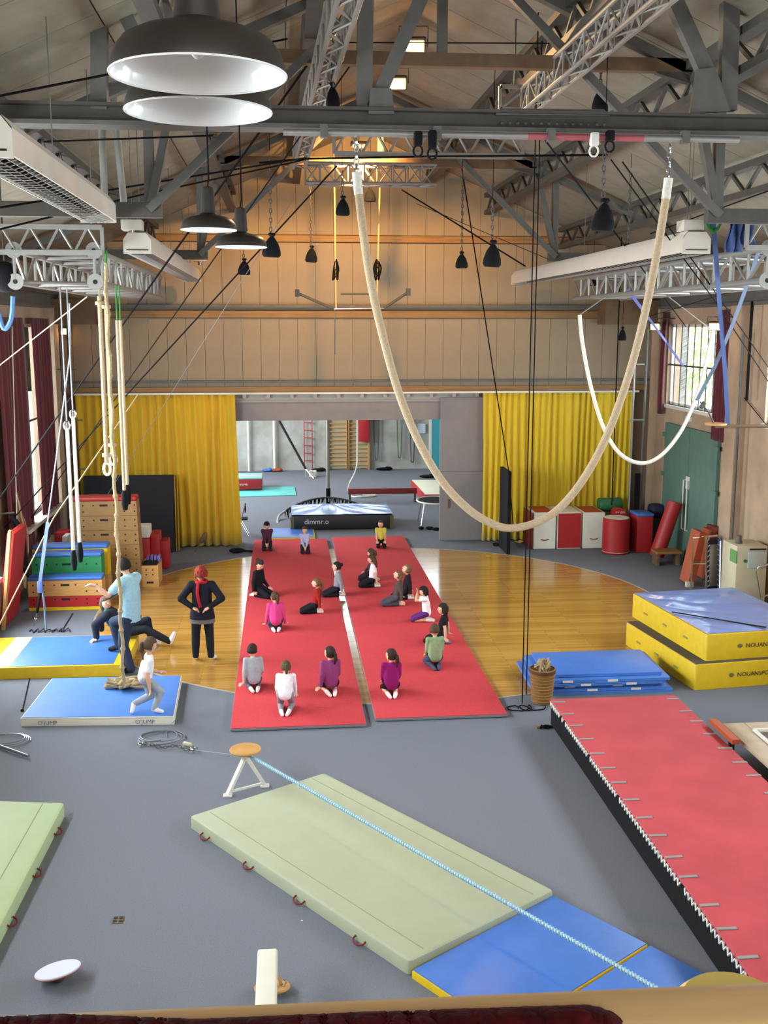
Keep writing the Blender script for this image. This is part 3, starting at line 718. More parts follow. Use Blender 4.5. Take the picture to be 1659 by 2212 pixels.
# wicker basket with rope ends
q = P(1170, 1518, Z=0); h = P(1170, 1447, Y=q.y).z
t = thing('wicker_basket', 'tall wicker basket full of ropes beside the tumbling track', 'basket', (q.x, q.y, 0))
b = MB(); b.lathe([(0, .01), (.135, .01), (.145, .02), (.185, h), (.2, h + .02), (.185, h + .03), (.17, h), (.13, .04), (0, .04)], (q.x, q.y, 0), 28); part('body', b, M_WICK, t)
b = MB(); b.lathe([(.175, h - .03), (.2, h - .03), (.205, h + .02), (.175, h + .025)], (q.x, q.y, 0), 28, close=True); part('rim', b, mat('wicker_dark', '#57391a', .7), t)
for k in range(9):
    za_ = h * (k + 1) / 10.5; rr = .145 + .04 * za_ / h + .004; b = MB(); b.tube([(q.x + rr * math.cos(a), q.y + rr * math.sin(a), za_) for a in [2 * math.pi * j / 20 for j in range(20)]], .009, 4, closed=True); part('woven_band', b, M_WICK, t)
for k in range(5):
    a = k * 1.26; b = MB(); cx_, cy_ = q.x + .05 * math.cos(a), q.y + .05 * math.sin(a)
    pts = [(cx_ + .08 * math.cos(a + j * .9) * (1 if j else .3), cy_ + .08 * math.sin(a + j * .9), h - .06 + .15 * abs(math.sin(j * 1.3 + k)) + .08 * (j % 2)) for j in range(7)]
    one('rope_bundle', (b.tube(spline(pts, 4), .014, 6), b)[1], M_HEMP, 'beige rope in the wicker basket, %s' % ('nearest its right side', 'rising highest at the back', 'at its left back edge', 'at its left front edge', 'nearest the gallery')[k], 'rope', group='ropes in the wicker basket')
# tight-wire stand with wooden platform
fa, fb = P(492, 1720, Z=0), P(572, 1699, Z=0); dc = P(530, 1619, Y=(fa.y + fb.y) / 2 + .1)
ct = Vector((dc.x, dc.y, 0)); hz = dc.z
t = thing('wire_stand', 'white trestle stand with round wooden platform holding the blue rope', 'stand', ct)
b = MB(); b.lathe([(0, -.015), (.19, -.015), (.195, 0), (.19, .012), (0, .012)], (ct.x, ct.y, hz), 32); part('platform', b, M_PLY, t)
b = MB(); b.cyl((ct.x, ct.y, hz - .1), (ct.x, ct.y, hz - .015), .04); part('neck', b, M_WHITEP, t)
for p in (fa, fb):
    b = MB(); b.bar((ct.x, ct.y, hz - .08), (p.x, p.y, .02), .05, .04); part('leg', b, M_WHITEP, t)
    b = MB(); b.rbox((p.x, p.y, .012), (.11, .09, .022), .004, 1); part('foot_plate', b, M_WHITEP, t)
b = MB(); b.bar(fa.lerp(fb, .05) + Vector((0, 0, .05)), fa.lerp(fb, .95) + Vector((0, 0, .05)), .025, .025); part('base_bar', b, M_WHITEP, t)
w0 = Vector((ct.x + .03, ct.y, hz - .07)); w1 = P(1395, 2122, Z=.42); w2 = w1 + (w1 - w0).normalized() * .75
t = thing('tight_rope', 'blue and white wrapped tight rope stretched over the green mat', 'rope', w0)
b = MB(); b.cyl(w0, w2, .014, n=8); part('rope_core', b, M_ROPEW, t)
dw = (w2 - w0).normalized(); xw = dw.orthogonal().normalized(); yw = dw.cross(xw); Lw = (w2 - w0).length; turns = int(Lw / .035)
b = MB(); b.tube([w0 + dw * (Lw * k / (turns * 6)) + (xw * math.cos(k * math.pi / 3) + yw * math.sin(k * math.pi / 3)) * .017 for k in range(turns * 6 + 1)], .009, 4); part('blue_wrapping', b, mat('pale_blue_cord', '#8fc4dd', .7), t)
# second stand end (below the rail): feet hidden, build it for the rope's far end
q = Vector((w2.x, w2.y, 0))
t = thing('wire_stand', 'white stand carrying the near end of the blue rope behind the rail', 'stand', q)
b = MB(); b.lathe([(0, w2.z + .05), (.19, w2.z + .05), (.19, w2.z + .08), (0, w2.z + .08)], (q.x, q.y, 0), 28); part('platform', b, M_PLY, t)
for s in (-1, 1):
    b = MB(); b.bar((q.x, q.y, w2.z + .05), (q.x + s * .16, q.y - .22, 0), .05, .04); part('leg', b, M_WHITEP, t)
# steel guy and coil
cg = P(418, 1620, Z=.03)
def tubething(name, pts, r, m, label, cat, n=6, group=None, closed=False):
    b = MB(); b.tube(pts, r, n, closed=closed); return one(name, b, m, label, cat, group)
tubething('guy_wire', [Vector((ct.x - .03, ct.y, hz - .08)), cg], .006, M_CABLE, 'thin steel guy wire from the white stand to the floor coil', 'wire')
cc = P(347, 1597, Z=0)
t = thing('cable_coil', 'coil of grey steel cable with shackles in front of the lettered mat', 'cable', cc)
b = MB()
pts = [(cc.x + (.33 + .03 * math.sin(k * .37) - .0012 * k) * math.cos(k * .3), cc.y + (.27 + .03 * math.cos(k * .5) - .001 * k) * math.sin(k * .3), .012 + .0006 * k) for k in range(80)]
b.tube(pts, .007, 5); part('cable', b, M_CABLE, t)
b = MB(); c1_ = P(305, 1610, Z=.02); c2_ = cg
for k in range(16):
    p = c1_.lerp(c2_, k / 15) + Vector((0, .05 * math.sin(k * .8), .015)); b.tube([p + Vector((.028 * math.cos(a), .016 * math.sin(a), .012 * math.sin(a) if k % 2 else 0)) for a in [2 * math.pi * j / 8 for j in range(8)]], .006, 4, closed=True)
part('chain', b, M_STEELD, t)
for p in (c1_, cg):
    b = MB(); b.tube([p + Vector((.05 * math.cos(a), .035 * math.sin(a), .02)) for a in [2 * math.pi * j / 12 for j in range(10)]], .011, 6); part('shackle', b, M_CHROME, t)
b = MB(); p = P(405, 1608, Z=.03); b.rbox((p.x, p.y, .035), (.14, .05, .05), .015, 2, Matrix.Rotation(-.6, 3, 'Z')); part('pulley_block', b, M_CREAM, t)
tubething('thin_wire', spline([P(360, 1590, Z=.02), P(360, 1577, Z=.02), P(372, 1562, Z=.05), P(378, 1556, Z=.14)], 6), .004, M_CABLE, 'thin loose wire end rising to the corner of the lettered mat', 'wire', 4)
cc = P(8, 1603, Z=0)
tubething('cable_coil', [(cc.x + (.36 - .0012 * k) * math.cos(k * .3), cc.y + (.3 - .002 * k) * math.sin(k * .3), .008 + .0007 * k) for k in range(66)], .006, M_CABLE, 'coil of dark wire at the left edge of the picture', 'cable', 5)
tubething('steel_tube', [P(-40, 1597, Z=.04), P(61, 1633, Z=.04)], .022, M_CABLE, 'grey steel tube lying over the wire coil at the left edge', 'tube', 10)
b = MB(); a = P(48, 1535, Z=.012); c = P(64, 1464, Z=.012); b.tube([a, a.lerp(c, .5), c], .007, 5); b.ball(a, .025, 8, 6); one('floor_cable', b, M_BLACKR, 'thin black cord on the carpet beside the thick yellow mat', 'cord')
tubething('hose', spline([P(-30, 1408, Z=.03), P(12, 1394, Z=.03), P(18, 1398, Z=.03), P(10, 1406, Z=.03), P(-30, 1416, Z=.03)], 6), .018, M_ROPEW, 'white rope loop at the left edge beside the yellow mat', 'rope')
# floor socket
q = P(255, 1988, Z=0)
t = thing('floor_socket', 'small brown recessed floor socket in the grey carpet', 'socket', q)
b = MB(); b.rbox((q.x, q.y, .004), (.105, .12, .008), .002, 1); part('frame', b, mat('socket_brown', '#6b5a44', .6), t)
for dx, dy in ((-.025, .03), (.025, .03), (-.025, -.025), (.03, -.03)):
    b = MB(); b.box((q.x + dx, q.y + dy, .009), (.035, .035, .006)); part('slot', b, mat('socket_dark', '#241c14', .7), t)
b = MB(); q = P(652, 1989, Z=0); b.prism([(q.x - .012, q.y - .01), (q.x + .012, q.y - .008), (q.x, q.y + .014)], .001, .004); one('paper_scrap', b, M_WHITEP, 'tiny white paper scrap on the carpet left of the green mat', 'scrap')
# balance board
q = P(135, 2108, Z=.0); rot = Matrix.Rotation(R(-9), 3, 'Y') @ Matrix.Rotation(R(-11), 3, 'X')
qc = P(125, 2096, Z=.11)
t = thing('balance_board', 'round white balance board tilted on its ball, red rim', 'balance board', (qc.x, qc.y, 0))
b = MB(); b.lathe([(0, .012), (.19, .012), (.196, .006), (.196, -.002)], qc, 36, rot); part('board_top', b, mat('white_lino', '#c9cbdc', .6), t)
b = MB(); b.lathe([(.196, .0), (.2, -.006), (.19, -.014), (0, -.014)], qc, 36, rot); part('rim', b, mat('red_brown_wood', '#9a5640', .6), t)
b = MB(); b.ball((qc.x, qc.y, .052), (.06, .06, .052), 16, 10); part('rocker_ball', b, M_STEELD, t)
# low balance beam with wooden wheel foot
e = P(578, 2049, Z=.5); n_end = P(572, 2230, Z=.5); n_end = e + (n_end - e).normalized() * 3.2
t = thing('balance_beam', 'white padded balance beam end with wooden disc foot at the gallery', 'balance beam', (e.x, e.y - .4, 0))
dvec = (n_end - e).normalized(); yv = Vector((dvec.y, -dvec.x, 0))
L = (n_end - e).length; rot = Matrix.Rotation(math.atan2(dvec.y, dvec.x), 3, 'Z')
b = MB(); b.rbox((e + n_end) / 2 - Vector((0, 0, .06)), (L, .165, .13), .02, 3, rot); part('beam', b, M_WHV, t)
dq = P(588, 2139, Z=.03)
b = MB(); b.lathe([(0, 0), (.15, 0), (.155, .012), (.15, .025), (0, .025)], (dq.x, dq.y, .045), 28, Matrix.Rotation(R(-14), 3, 'X')); part('disc_foot', b, M_PLY, t)
b = MB(); pv = e + dvec * .42; b.cyl((dq.x, dq.y, .025), (dq.x, dq.y, .39), .03); part('leg', b, M_STEEL, t)
b = MB(); b.bar((dq.x + .09, dq.y, .02), (dq.x + .06, dq.y, .16), .012, .03); b.tube([(dq.x + .1 + .02 * math.cos(k), dq.y + .02 * math.sin(k), .03 + .01 * k) for k in range(10)], .006, 4); part('chain_clip', b, M_CHROME, t)
b = MB(); b.cyl((n_end.x, n_end.y + .3, 0), (n_end.x, n_end.y + .3, .39), .03); part('leg', b, M_STEEL, t)
# cords on the carpet right of the red mats
for px, lab, k0 in ((1128, 'black cord coiled on the carpet below the hanging black ropes', 0),):
    q = P(px, 1530, Z=.012)
    tubething('loose_rope', [(q.x + (.09 + .05 * math.sin(k * .21)) * math.cos(k * .55) + .011 * k - .15, q.y + .11 * math.sin(k * .55), .012 + .004 * (k % 3)) for k in range(36)], .009, M_BLACKR, lab, 'cord', 5)
q = P(1180, 1571, Z=.012)
t = thing('cord_bundle', 'small dark cord bundle with yellow ends on the grey carpet', 'cord', q)
b = MB(); b.tube([(q.x + .055 * math.cos(k * .9) + .004 * k - .06, q.y + .05 * math.sin(k * 1.3), .012 + .006 * (k % 4)) for k in range(30)], .011, 5); part('dark_cord', b, M_BLACKR, t)
for s in (-1, 1):
    b = MB(); b.tube(spline([(q.x + s * .06, q.y, .015), (q.x + s * .11, q.y + .02, .02), (q.x + s * .15, q.y - .01, .012)], 4), .012, 5); part('yellow_end', b, mat('ochre_cord', '#a88423', .8), t)
# viewing gallery: rail, velvet drape, post
RY = .828
def ryx(x): return RY - .025 * (x - .4)
t = thing('gallery_rail', 'light wooden handrail of the viewing gallery along the lower edge', 'handrail', (0.1, RY, 4.0))
b = MB(); b.rbox((.4, RY + .005, 4.955), (6.0, .085, .09), .02, 3, Matrix.Rotation(-math.atan(.025), 3, 'Z')); part('rail', b, M_RAILWOOD, t)
for x in (-1.2, -.15, .95):
    b = MB(); b.b2((x - .03, ryx(x) - .02, 4.0), (x + .03, ryx(x) + .03, 4.92)); part('post', b, M_RAILWOOD, t)
b = MB(); b.box((.4, RY + .01, 4.42), (6.0, .03, .86), Matrix.Rotation(-math.atan(.025), 3, 'Z')); part('board_panel', b, M_PLYD, t)
xr_ = P(1394, 2175, Y=RY - .05).x
b = MB(); nu = 1100; xl_ = -1.6
ph = [(random.uniform(120, 400), random.uniform(0, 6.28), random.uniform(.3, 1)) for _ in range(7)]
def fold(x): return sum(a * math.sin(f * x + p) for f, p, a in ph) / 4
def dfn(u, v):
    x = xl_ + (xr_ - xl_) * u; w = fold(x)
    e_ = min(1, (1 - u) * 60)
    top = 5.003 + .003 * w - (1 - e_ ** .5) * .02
    prof = [(.004 + .016 * max(0, min(1, (-.08 - x) / .12)) - .02 * max(0, x - .05), 0), (-.014, .003), (-.044, -.004), (-.062, -.04), (-.066, -.12), (-.07, -.25), (-.072, -.42)]
    i = min(int(v * 6), 5); f_ = v * 6 - i
    dy = prof[i][0] * (1 - f_) + prof[i + 1][0] * f_; dz = prof[i][1] * (1 - f_) + prof[i + 1][1] * f_
    return (x + .002 * math.sin(40 * v + 9 * w), ryx(x) + dy - .004 * w * (.6 + v) - .002 * w, top + dz)
b.grid(dfn, nu, 24)
d_ = one('velvet_drape', b, M_VELVET, 'dark red velvet drape hung over the gallery rail', 'drape', ang=80)
sm = d_.modifiers.new('thickness', 'SOLIDIFY'); sm.thickness = .006; sm.offset = 1
q = P(1590, 2150, Y=1.0); zc = P(1560, 2092, Y=1.06).z
t = thing('padded_post', 'round post with yellow padded cap behind the rail end', 'post', (q.x, q.y, 4.0))
b = MB(); b.lathe([(0, 4.0), (.058, 4.0), (.058, zc - .02), (0, zc - .02)], (q.x, q.y, 0), 28); part('post', b, M_RAILWOOD, t)
b = MB(); b.lathe([(.058, zc - .06), (.066, zc - .05), (.066, zc - .012), (.055, zc), (0, zc)], (q.x, q.y, 0), 32); part('yellow_cap', b, mat('pale_yellow_vinyl', '#efd67a', .5), t)
# ================================================================== CURTAINS
def curtain(name, label, a, b, z0, z1, m, pleat=.22, amp=.07, cat='curtain', seed=1, rail=None, ends=(0, 0), parentdir=None):
    rnd = random.Random(seed); a = Vector(a); b = Vector(b); L = (b - a).length; d = (b - a).normalized(); nrm = Vector((d.y, -d.x, 0))
    n = max(6, int(L / pleat)); ph = [rnd.uniform(.7, 1.3) for _ in range(n + 2)]; am = [rnd.uniform(.5, 1.3) for _ in range(n + 2)]
    def fn(u, v):
        s = u * n; k = int(min(s, n - 1)); f = s - k
        w = math.sin(math.pi * 2 * f) * (am[k] * (1 - f) + am[k + 1] * f) * amp * (.65 + .5 * v) + .35 * amp * math.sin(9 * u * n / 7 + 2 * v + seed)
        sh = ends[0] * v * (1 - u) + ends[1] * v * u
        p = a + d * (u * L + sh + .03 * math.sin(2.2 * v + k)) + nrm * w
        return (p.x, p.y, z1 + (z0 - z1) * v)
    mb = MB(); mb.grid(fn, n * 8, 10)
    t = thing(name, label, cat, (a + b) / 2 * 1.0 + Vector((0, 0, z0 - (a.z + b.z) / 2)))
    o = part('cloth', mb, m, t, ang=85)
    sm = o.modifiers.new('thickness', 'SOLIDIFY'); sm.thickness = .008
    return t
YC = WYB - .28
zt = P(700, 851, Y=YC).z
rail = MB(); rail.b2((P(150, 851, Y=YC).x, YC - .03, zt), (P(1380, 851, Y=YC).x, YC + .03, zt + .045)); rail.b2((WXL, YC - .02, zt + .045), (WXL + .05, WYB, zt + .1)); rail.b2((WXR - .05, YC - .02, zt + .045), (WXR, WYB, zt + .1))
one('curtain_rail', rail, M_WHITEP, 'thin white rail above the yellow curtains', 'rail')
cl0, cl1 = P(163, 900, Y=YC).x, P(513, 1000, Y=YC).x; cr0, cr1 = P(1041, 1000, Y=YC).x, P(1365, 900, Y=YC).x
curtain('stage_curtain', 'mustard yellow curtain left of the wide doorway', (max(cl0, WXL + .3), YC, 0), (cl1, YC, 0), .03, zt, M_YCURT, seed=3, ends=(0, .06))
curtain('stage_curtain', 'bright yellow curtain behind the red and white foam blocks', (cr0, YC, 0), (cr1, YC, 0), .03, zt, mat('yellow_curtain_bright', '#dcbc1f', .75, vary=.08, vscale=3, stretch=(6, 6, .4), sheen=.3), pleat=.17, seed=8)
# burgundy window curtains, with the slit of daylight between the left pair
xc = WXL + .16
ya, ys0, ys1, yb = P(4, 900, X=xc).y, P(60, 900, X=xc).y, P(79, 900, X=xc).y, P(124, 900, X=xc).y
zt_, zb_ = P(62, 712, X=xc).z + .25, P(85, 1165, X=xc).z
curtain('window_curtain', 'burgundy curtain left of the bright slit in the left window', (xc, ya, 0), (xc, ys0, 0), zb_ - .15, zt_, M_BURG, pleat=.3, amp=.05, seed=5)
curtain('window_curtain', 'burgundy curtain right of the bright slit in the left window', (xc, ys1, 0), (xc, 26.35, 0), zb_ - .15, zt_, M_BURG, pleat=.3, amp=.05, seed=6)
xr = WXR - .14
y0_, y1_ = WIN[0]
curtain('window_curtain', 'burgundy curtain gathered at the far side of the right window', (xr, y1_ - .12, 0), (xr, y1_ + .7, 0), 3.4, 5.95, M_BURG, pleat=.16, amp=.05, seed=9)
curtain('window_curtain', 'dark burgundy curtain gathered at the near side of the right window', (xr, P(1590, 800, X=xr).y, 0), (xr, P(1546, 800, X=xr).y, 0), 3.1, 5.95, M_BURG, pleat=.14, amp=.05, seed=10)
# green door in the right wall
dx = WXR - .05; dy1, dy0 = P(1440, 930, X=dx).y, P(1555, 940, X=dx).y; dz = P(1440, 912, X=dx).z
d = thing('door_2', 'teal green double door in the right wall with white pull bars', None, (dx, (dy0 + dy1) / 2, 0), kind='structure')
ym = (dy0 + dy1) / 2
for a, b_ in ((dy0, ym - .01), (ym + .01, dy1)):
    b = MB(); b.b2((dx - .04, a, .03), (dx + .04, b_, dz)); part('door_leaf', b, M_TEAL, d)
for y, z in ((dy0, .6), (dy0, 1.9), (dy0, dz - .3), (dy1, .6), (dy1, 1.9), (dy1, dz - .3)):
    b = MB(); b.b2((dx - .07, y - .1, z - .05), (dx - .03, y + .1, z + .05)); part('hinge', b, M_TEAL, d)
for y in (ym - .12, ym + .12):
    b = MB(); b.tube([(dx - .04, y, .75), (dx - .09, y, .75), (dx - .09, y, 1.95), (dx - .04, y, 1.95)], .018, 8); part('pull_bar', b, M_WHITEP, d)
b = MB(); q = P(1485, 1043, X=dx - .045); b.b2((dx - .046, q.y - .12, q.z - .15), (dx - .041, q.y + .12, q.z + .15)); part('paper_notice', b, M_WHITEP, d)
b = MB(); q = P(1488, 905, X=WXR - .04); b.rbox((WXR - .04, q.y, q.z), (.08, .32, .12), .015, 2); one('exit_light', b, M_WHITEP, 'small white emergency light above the teal door', 'light')
# wall conduits near the door
for x, y0p, y1p, r_, lab in ((1402, 640, 1160, .035, 'dark vertical pipe in the far right corner'), (1372, 760, 1100, .03, 'pale vertical pipe beside the yellow curtain on the right'), (1606, 720, 1175, .03, 'grey vertical pipe on the right wall above the cream cabinet')):
    X_ = WXR - .26 if x == 1606 else None
    p = P(x, y0p, X=X_) if X_ else P(x, y0p, Y=26.3); b = MB(); b.cyl((p.x, p.y, .02 if x != 1372 else .6), (p.x, p.y, p.z), r_, n=8); one('wall_pipe', b, M_STEEL if x != 1372 else M_ALU, lab, 'pipe')
b = MB(); p = P(1377, 1050, Y=26.2); b.b2((p.x - .06, p.y, .02), (p.x + .06, p.y + .06, 1.9)); one('black_strip', b, M_BLACK, 'narrow black board standing in the far right corner', 'board')
for k, (x, y) in enumerate(((1374, 787), (1374, 907), (1374, 995))):
    p = P(x, y, Y=26.25); b = MB(); b.bar((p.x - .2, p.y, p.z), (p.x + .22, p.y, p.z), .03, .03); one('pipe_bracket', b, M_ALU, '%s metal bracket on the pale corner pipe at right' % ('upper', 'middle', 'lower')[k], 'bracket', group='brackets on the right corner pipe')
for k, (x, y) in enumerate(((144, 798), (158, 908), (165, 1014))):
    p = P(x, y, Y=26.0); b = MB(); b.bar((p.x - .22, p.y, p.z), (p.x + .22, p.y, p.z), .03, .03); one('pipe_bracket', b, M_STEEL, '%s metal bracket on the left corner pipes' % ('upper', 'middle', 'lower')[k], 'bracket', group='brackets on the left corner pipes')
for k, x in enumerate((128, 146)):
    p = P(x, 700, Y=26.1); b = MB(); b.cyl((p.x, p.y, .02), (p.x, p.y, p.z), .03 + .01 * k, n=8); one('wall_pipe', b, M_STEEL, '%s vertical pipe in the far left corner' % ('thinner', 'thicker')[k], 'pipe')
# ================================================================== VAULTING BOXES (left)
HOLE = mat('hole_black', '#1b130b', .8)
def vbox(name, label, x0, x1, y0, y1, secs, pad, taper=0.0):
    """secs: (z0,z1,material,holes); pad: (z0,z1,material)"""
    t = thing(name, label, 'vaulting box', ((x0 + x1) / 2, (y0 + y1) / 2, 0))
    hp = None
    for z0, z1, m, rows in secs:
        i0, i1 = taper * z0, taper * z1; b = MB(); g_ = .006
        vs = [(x0 + i0, y0 + i0, z0 + g_), (x1 - i0, y0 + i0, z0 + g_), (x1 - i0, y1 - i0, z0 + g_), (x0 + i0, y1 - i0, z0 + g_), (x0 + i1, y0 + i1, z1), (x1 - i1, y0 + i1, z1), (x1 - i1, y1 - i1, z1), (x0 + i1, y1 - i1, z1)]
        b.add(vs, [(3, 2, 1, 0), (4, 5, 6, 7), (0, 1, 5, 4), (1, 2, 6, 5), (2, 3, 7, 6), (3, 0, 4, 7)])
        sp = part('section', b, m, t)
        for j in range(rows):
            zz = z0 + (z1 - z0) * (.72 if j == 0 else .3); yi = y0 + taper * zz
            n = 7
            for k in range(n):
                if j == 0 and k == 3:
                    c = MB(); xm = (x0 + x1) / 2; c.rbox((xm, yi + .002, zz), (.17, .012, .045), .005, 1); part('grip_slot', c, HOLE, sp)
                    continue
                if j == 1 and 1 < k < 5: continue
                x = x0 + .1 + (x1 - x0 - .2) * k / (n - 1); c = MB(); c.cyl((x, yi - .004, zz), (x, yi + .01, zz), .017, n=10); part('peg_hole', c, HOLE, sp)
    if pad:
        z0, z1, m = pad; i0 = taper * z0; b = MB(); b.rbox(((x0 + x1) / 2, (y0 + y1) / 2, (z0 + z1) / 2), (x1 - x0 - 2 * i0, y1 - y0 - 2 * i0, z1 - z0), min(.03, (z1 - z0) * .4), 2); part('pad', b, m, t)
    return t
YT = 22.9
tx0, tx1 = P(148, 1150, Y=YT).x, P(302, 1150, Y=YT).x; tzt = P(220, 1078, Y=YT).z
ns = 6; sh = (tzt - .06) / ns
vbox('vaulting_box', 'tall wooden vaulting box with red top behind the coloured boxes', tx0, tx1, YT, YT + .55, [(k * sh, (k + 1) * sh, mat('plywood_shaded', '#8d6838', .55, vary=.12, vscale=5, stretch=(1, 1, 7)), 2) for k in range(ns)], (tzt - .06, tzt + .03, M_RED), .03)  # darker wood; the shade behind the boxes is put into its colour
YA_ = 21.15
def zz(y, Y): return P(150, y, Y=Y).z
x0, x1 = P(62, 1300, Y=YA_).x, P(222, 1300, Y=YA_).x
vbox('vaulting_box', 'low vaulting box of yellow, red and wooden sections nearest the man', x0, x1, YA_, YA_ + .4, [(.0, zz(1311, YA_), M_YEL, 0), (zz(1311, YA_), zz(1288, YA_), M_RED, 2), (zz(1288, YA_), zz(1254, YA_), M_PLY, 2)], (zz(1254, YA_), zz(1254, YA_) + .07, M_BLUE))
YB_ = 21.62
x0, x1 = P(68, 1220, Y=YB_).x, P(219, 1220, Y=YB_).x
vbox('vaulting_box', 'green vaulting box with blue pad between the two other coloured boxes', x0, x1, YB_, YB_ + .4, [(0, .45, M_PLY, 0), (.45, zz(1203, YB_), M_GREEN, 2)], (zz(1203, YB_), zz(1203, YB_) + .07, M_BLUE))
YC_ = 22.1
x0, x1 = P(70, 1200, Y=YC_).x, P(232, 1200, Y=YC_).x
vbox('vaulting_box', 'yellow vaulting box with blue pad behind the green one', x0, x1, YC_, YC_ + .4, [(0, .5, M_PLY, 2), (.5, zz(1186, YC_), M_YEL, 2)], (zz(1186, YC_), zz(1186, YC_) + .08, M_BLUE))
# open crate with tray
YD = 22.95
x0, x1 = P(305, 1240, Y=YD).x, P(342, 1240, Y=YD).x; zc_ = P(318, 1222, Y=YD).z
t = thing('storage_crate', 'small open wooden crate with holes right of the tall box', 'crate', ((x0 + x1) / 2, YD + .3, 0))
b = MB(); b.b2((x0, YD, 0), (x1, YD + .025, zc_)); fp = part('front_panel', b, M_PLY, t)
for a, c in (((x0, YD + .025, 0), (x0 + .025, YD + .7, zc_)), ((x1 - .025, YD + .025, 0), (x1, YD + .7, zc_)), ((x0, YD + .7, 0), (x1, YD + .725, zc_))): b = MB(); b.b2(a, c); part('side_panel', b, M_PLY, t)
b = MB(); b.b2((x0, YD + .02, .01), (x1, YD + .7, .03)); part('bottom', b, M_PLY, t)
for k, (u, v) in enumerate(((.3, .8), (.68, .8), (.3, .58), (.68, .58))): c = MB(); x = x0 + (x1 - x0) * u; c.cyl((x, YD - .004, zc_ * v), (x, YD + .01, zc_ * v), .017, n=10); part('peg_hole', c, HOLE, fp)
c = MB(); c.rbox(((x0 + x1) / 2, YD + .002, zc_ * .22), (.15, .012, .045), .005, 1); part('grip_slot', c, HOLE, fp)
b = MB(); b.rbox(((x0 + x1) / 2, YD + .2, zc_ - .03), (.3, .28, .16), .02, 2); one('black_tray', b, M_BLACK, 'black tray lying inside the small wooden crate', 'tray')
for k in range(4):
    b = MB(); xx = x0 + .1 + .08 * k; b.rbox((xx, YD + .5, zc_ + .04), (.06, .22, .16 + .02 * (k % 2)), .015, 2); one('purple_block', b, mat('purple_plastic', '#6f62a5', .5), '%s purple block standing in the small wooden crate' % ('leftmost', 'second', 'third', 'rightmost')[k], 'block', group='purple blocks in the crate')
# red and white foam pieces behind the boxes
def foam(name, label, c, d, m, ry=0, rz=0, cat='foam block', bev=.02, grp=None, wm=None):
    b = MB(); rot = Matrix.Rotation(rz, 3, 'Z') @ Matrix.Rotation(ry, 3, 'Y'); b.rbox(c, d, bev, 2, rot); return one(name, b, m, label, cat, grp)
def fp_(x0, x1, y0, y1, Y): a = P(x0, y0, Y=Y); c = P(x1, y1, Y=Y); return a, c
a, c = fp_(302, 320, 1168, 1132, 24.2); foam('foam_block', 'white foam block behind the tall wooden box on the right', (P(311, 1150, Y=24.4).x, 24.5, .97), (.27, .5, .26), M_WHV)
foam('foam_block', 'red foam block under the white foam block', (P(311, 1180, Y=24.4).x, 24.5, .42), (.27, .55, .83), M_RED)
foam('foam_block', 'red foam block second from the black leaning mat', (P(336, 1180, Y=24.6).x, 24.75, .45), (.2, .55, .88), M_RED)
foam('foam_block', 'red foam block next to the black leaning mat', (P(357, 1190, Y=24.9).x, 24.95, .34), (.19, .5, .66), M_RED)
foam('foam_block', 'red foam block left of the tall wooden box', (P(134, 1175, Y=24.3).x, 24.5, .5), (.3, .5, 1.0), M_RED)
foam('foam_block', 'cream foam piece beside the tall wooden box on the left', (P(146, 1165, Y=24.1).x, 24.0, .5), (.12, .4, 1.0), M_WHV)
# black mat leaning upright against the yellow curtain
a = P(187, 1185, Y=26.75); c = P(380, 1027, Y=26.75)
t = thing('upright_mat', 'large black mat standing upright against the mustard curtain', 'mat', ((a.x + c.x) / 2, 26.75, 0))
rot = Matrix.Rotation(R(-4), 3, 'X')
b = MB(); b.rbox(((a.x + c.x) / 2 - .02, 26.75, c.z / 2 + .01), (c.x - a.x - .05, .22, c.z), .03, 2, rot); part('mat_body', b, mat('black_mat', '#1d1a20', .8, vary=.1, vscale=5), t)
for k, dxx in enumerate((.0, .05)):
    b = MB(); b.rbox((c.x - .03 + dxx, 26.72 + .08 * k, c.z / 2 + .01), (.022, .2, c.z - .02), .008, 1, rot); part('yellow_edge', b, mat('ochre_edge', '#b08a1c', .6), t)
# red mat and gear against the left wall
a = P(95 / 7.4 + 0, 1345, Z=0)
b = MB(); pts = [(-.0, 0)]
rot = Matrix.Rotation(R(8), 3, 'Y')
q0, q1 = P(20, 1345, X=WXL + .35), P(47, 1337, X=WXL + .35)
b.rbox((WXL + .46, 20.5, .92), (.14, 1.0, 1.8), .03, 2, rot); one('upright_mat', b, M_RED, 'red padded mat leaning against the left wall', 'mat')
b = MB(); b.box((WXL + .5, 19.85, .95), (.05, .12, 1.9), Matrix.Rotation(R(7), 3, 'Y')); one('wooden_plank', b, M_PLY, 'narrow wooden plank leaning by the red mat at the left edge', 'plank')
t = thing('harness_bundle', 'black bundle of harnesses and ropes hanging on the left wall', 'harness', (WXL + .4, 21.35, .7))
b = MB()
for k in range(14):
    y = 21.2 + .025 * k; zt2 = 1.95 - .01 * k; ln = .7 + .5 * random.random()
    b.tube(spline([(WXL + .3, y, zt2), (WXL + .4 + .08 * random.random(), y + .05, zt2 - ln * .4), (WXL + .4 + .1 * random.random(), y - .04, zt2 - ln), (WXL + .34, y + .1, zt2 - ln * .5), (WXL + .3, y + .03, zt2)], 5), .03, 5)
part('harness_straps', b, M_BLACK, t)
b = MB(); b.cyl((WXL, 21.35, 1.95), (WXL + .34, 21.35, 1.97), .02); part('hook', b, M_STEEL, t)
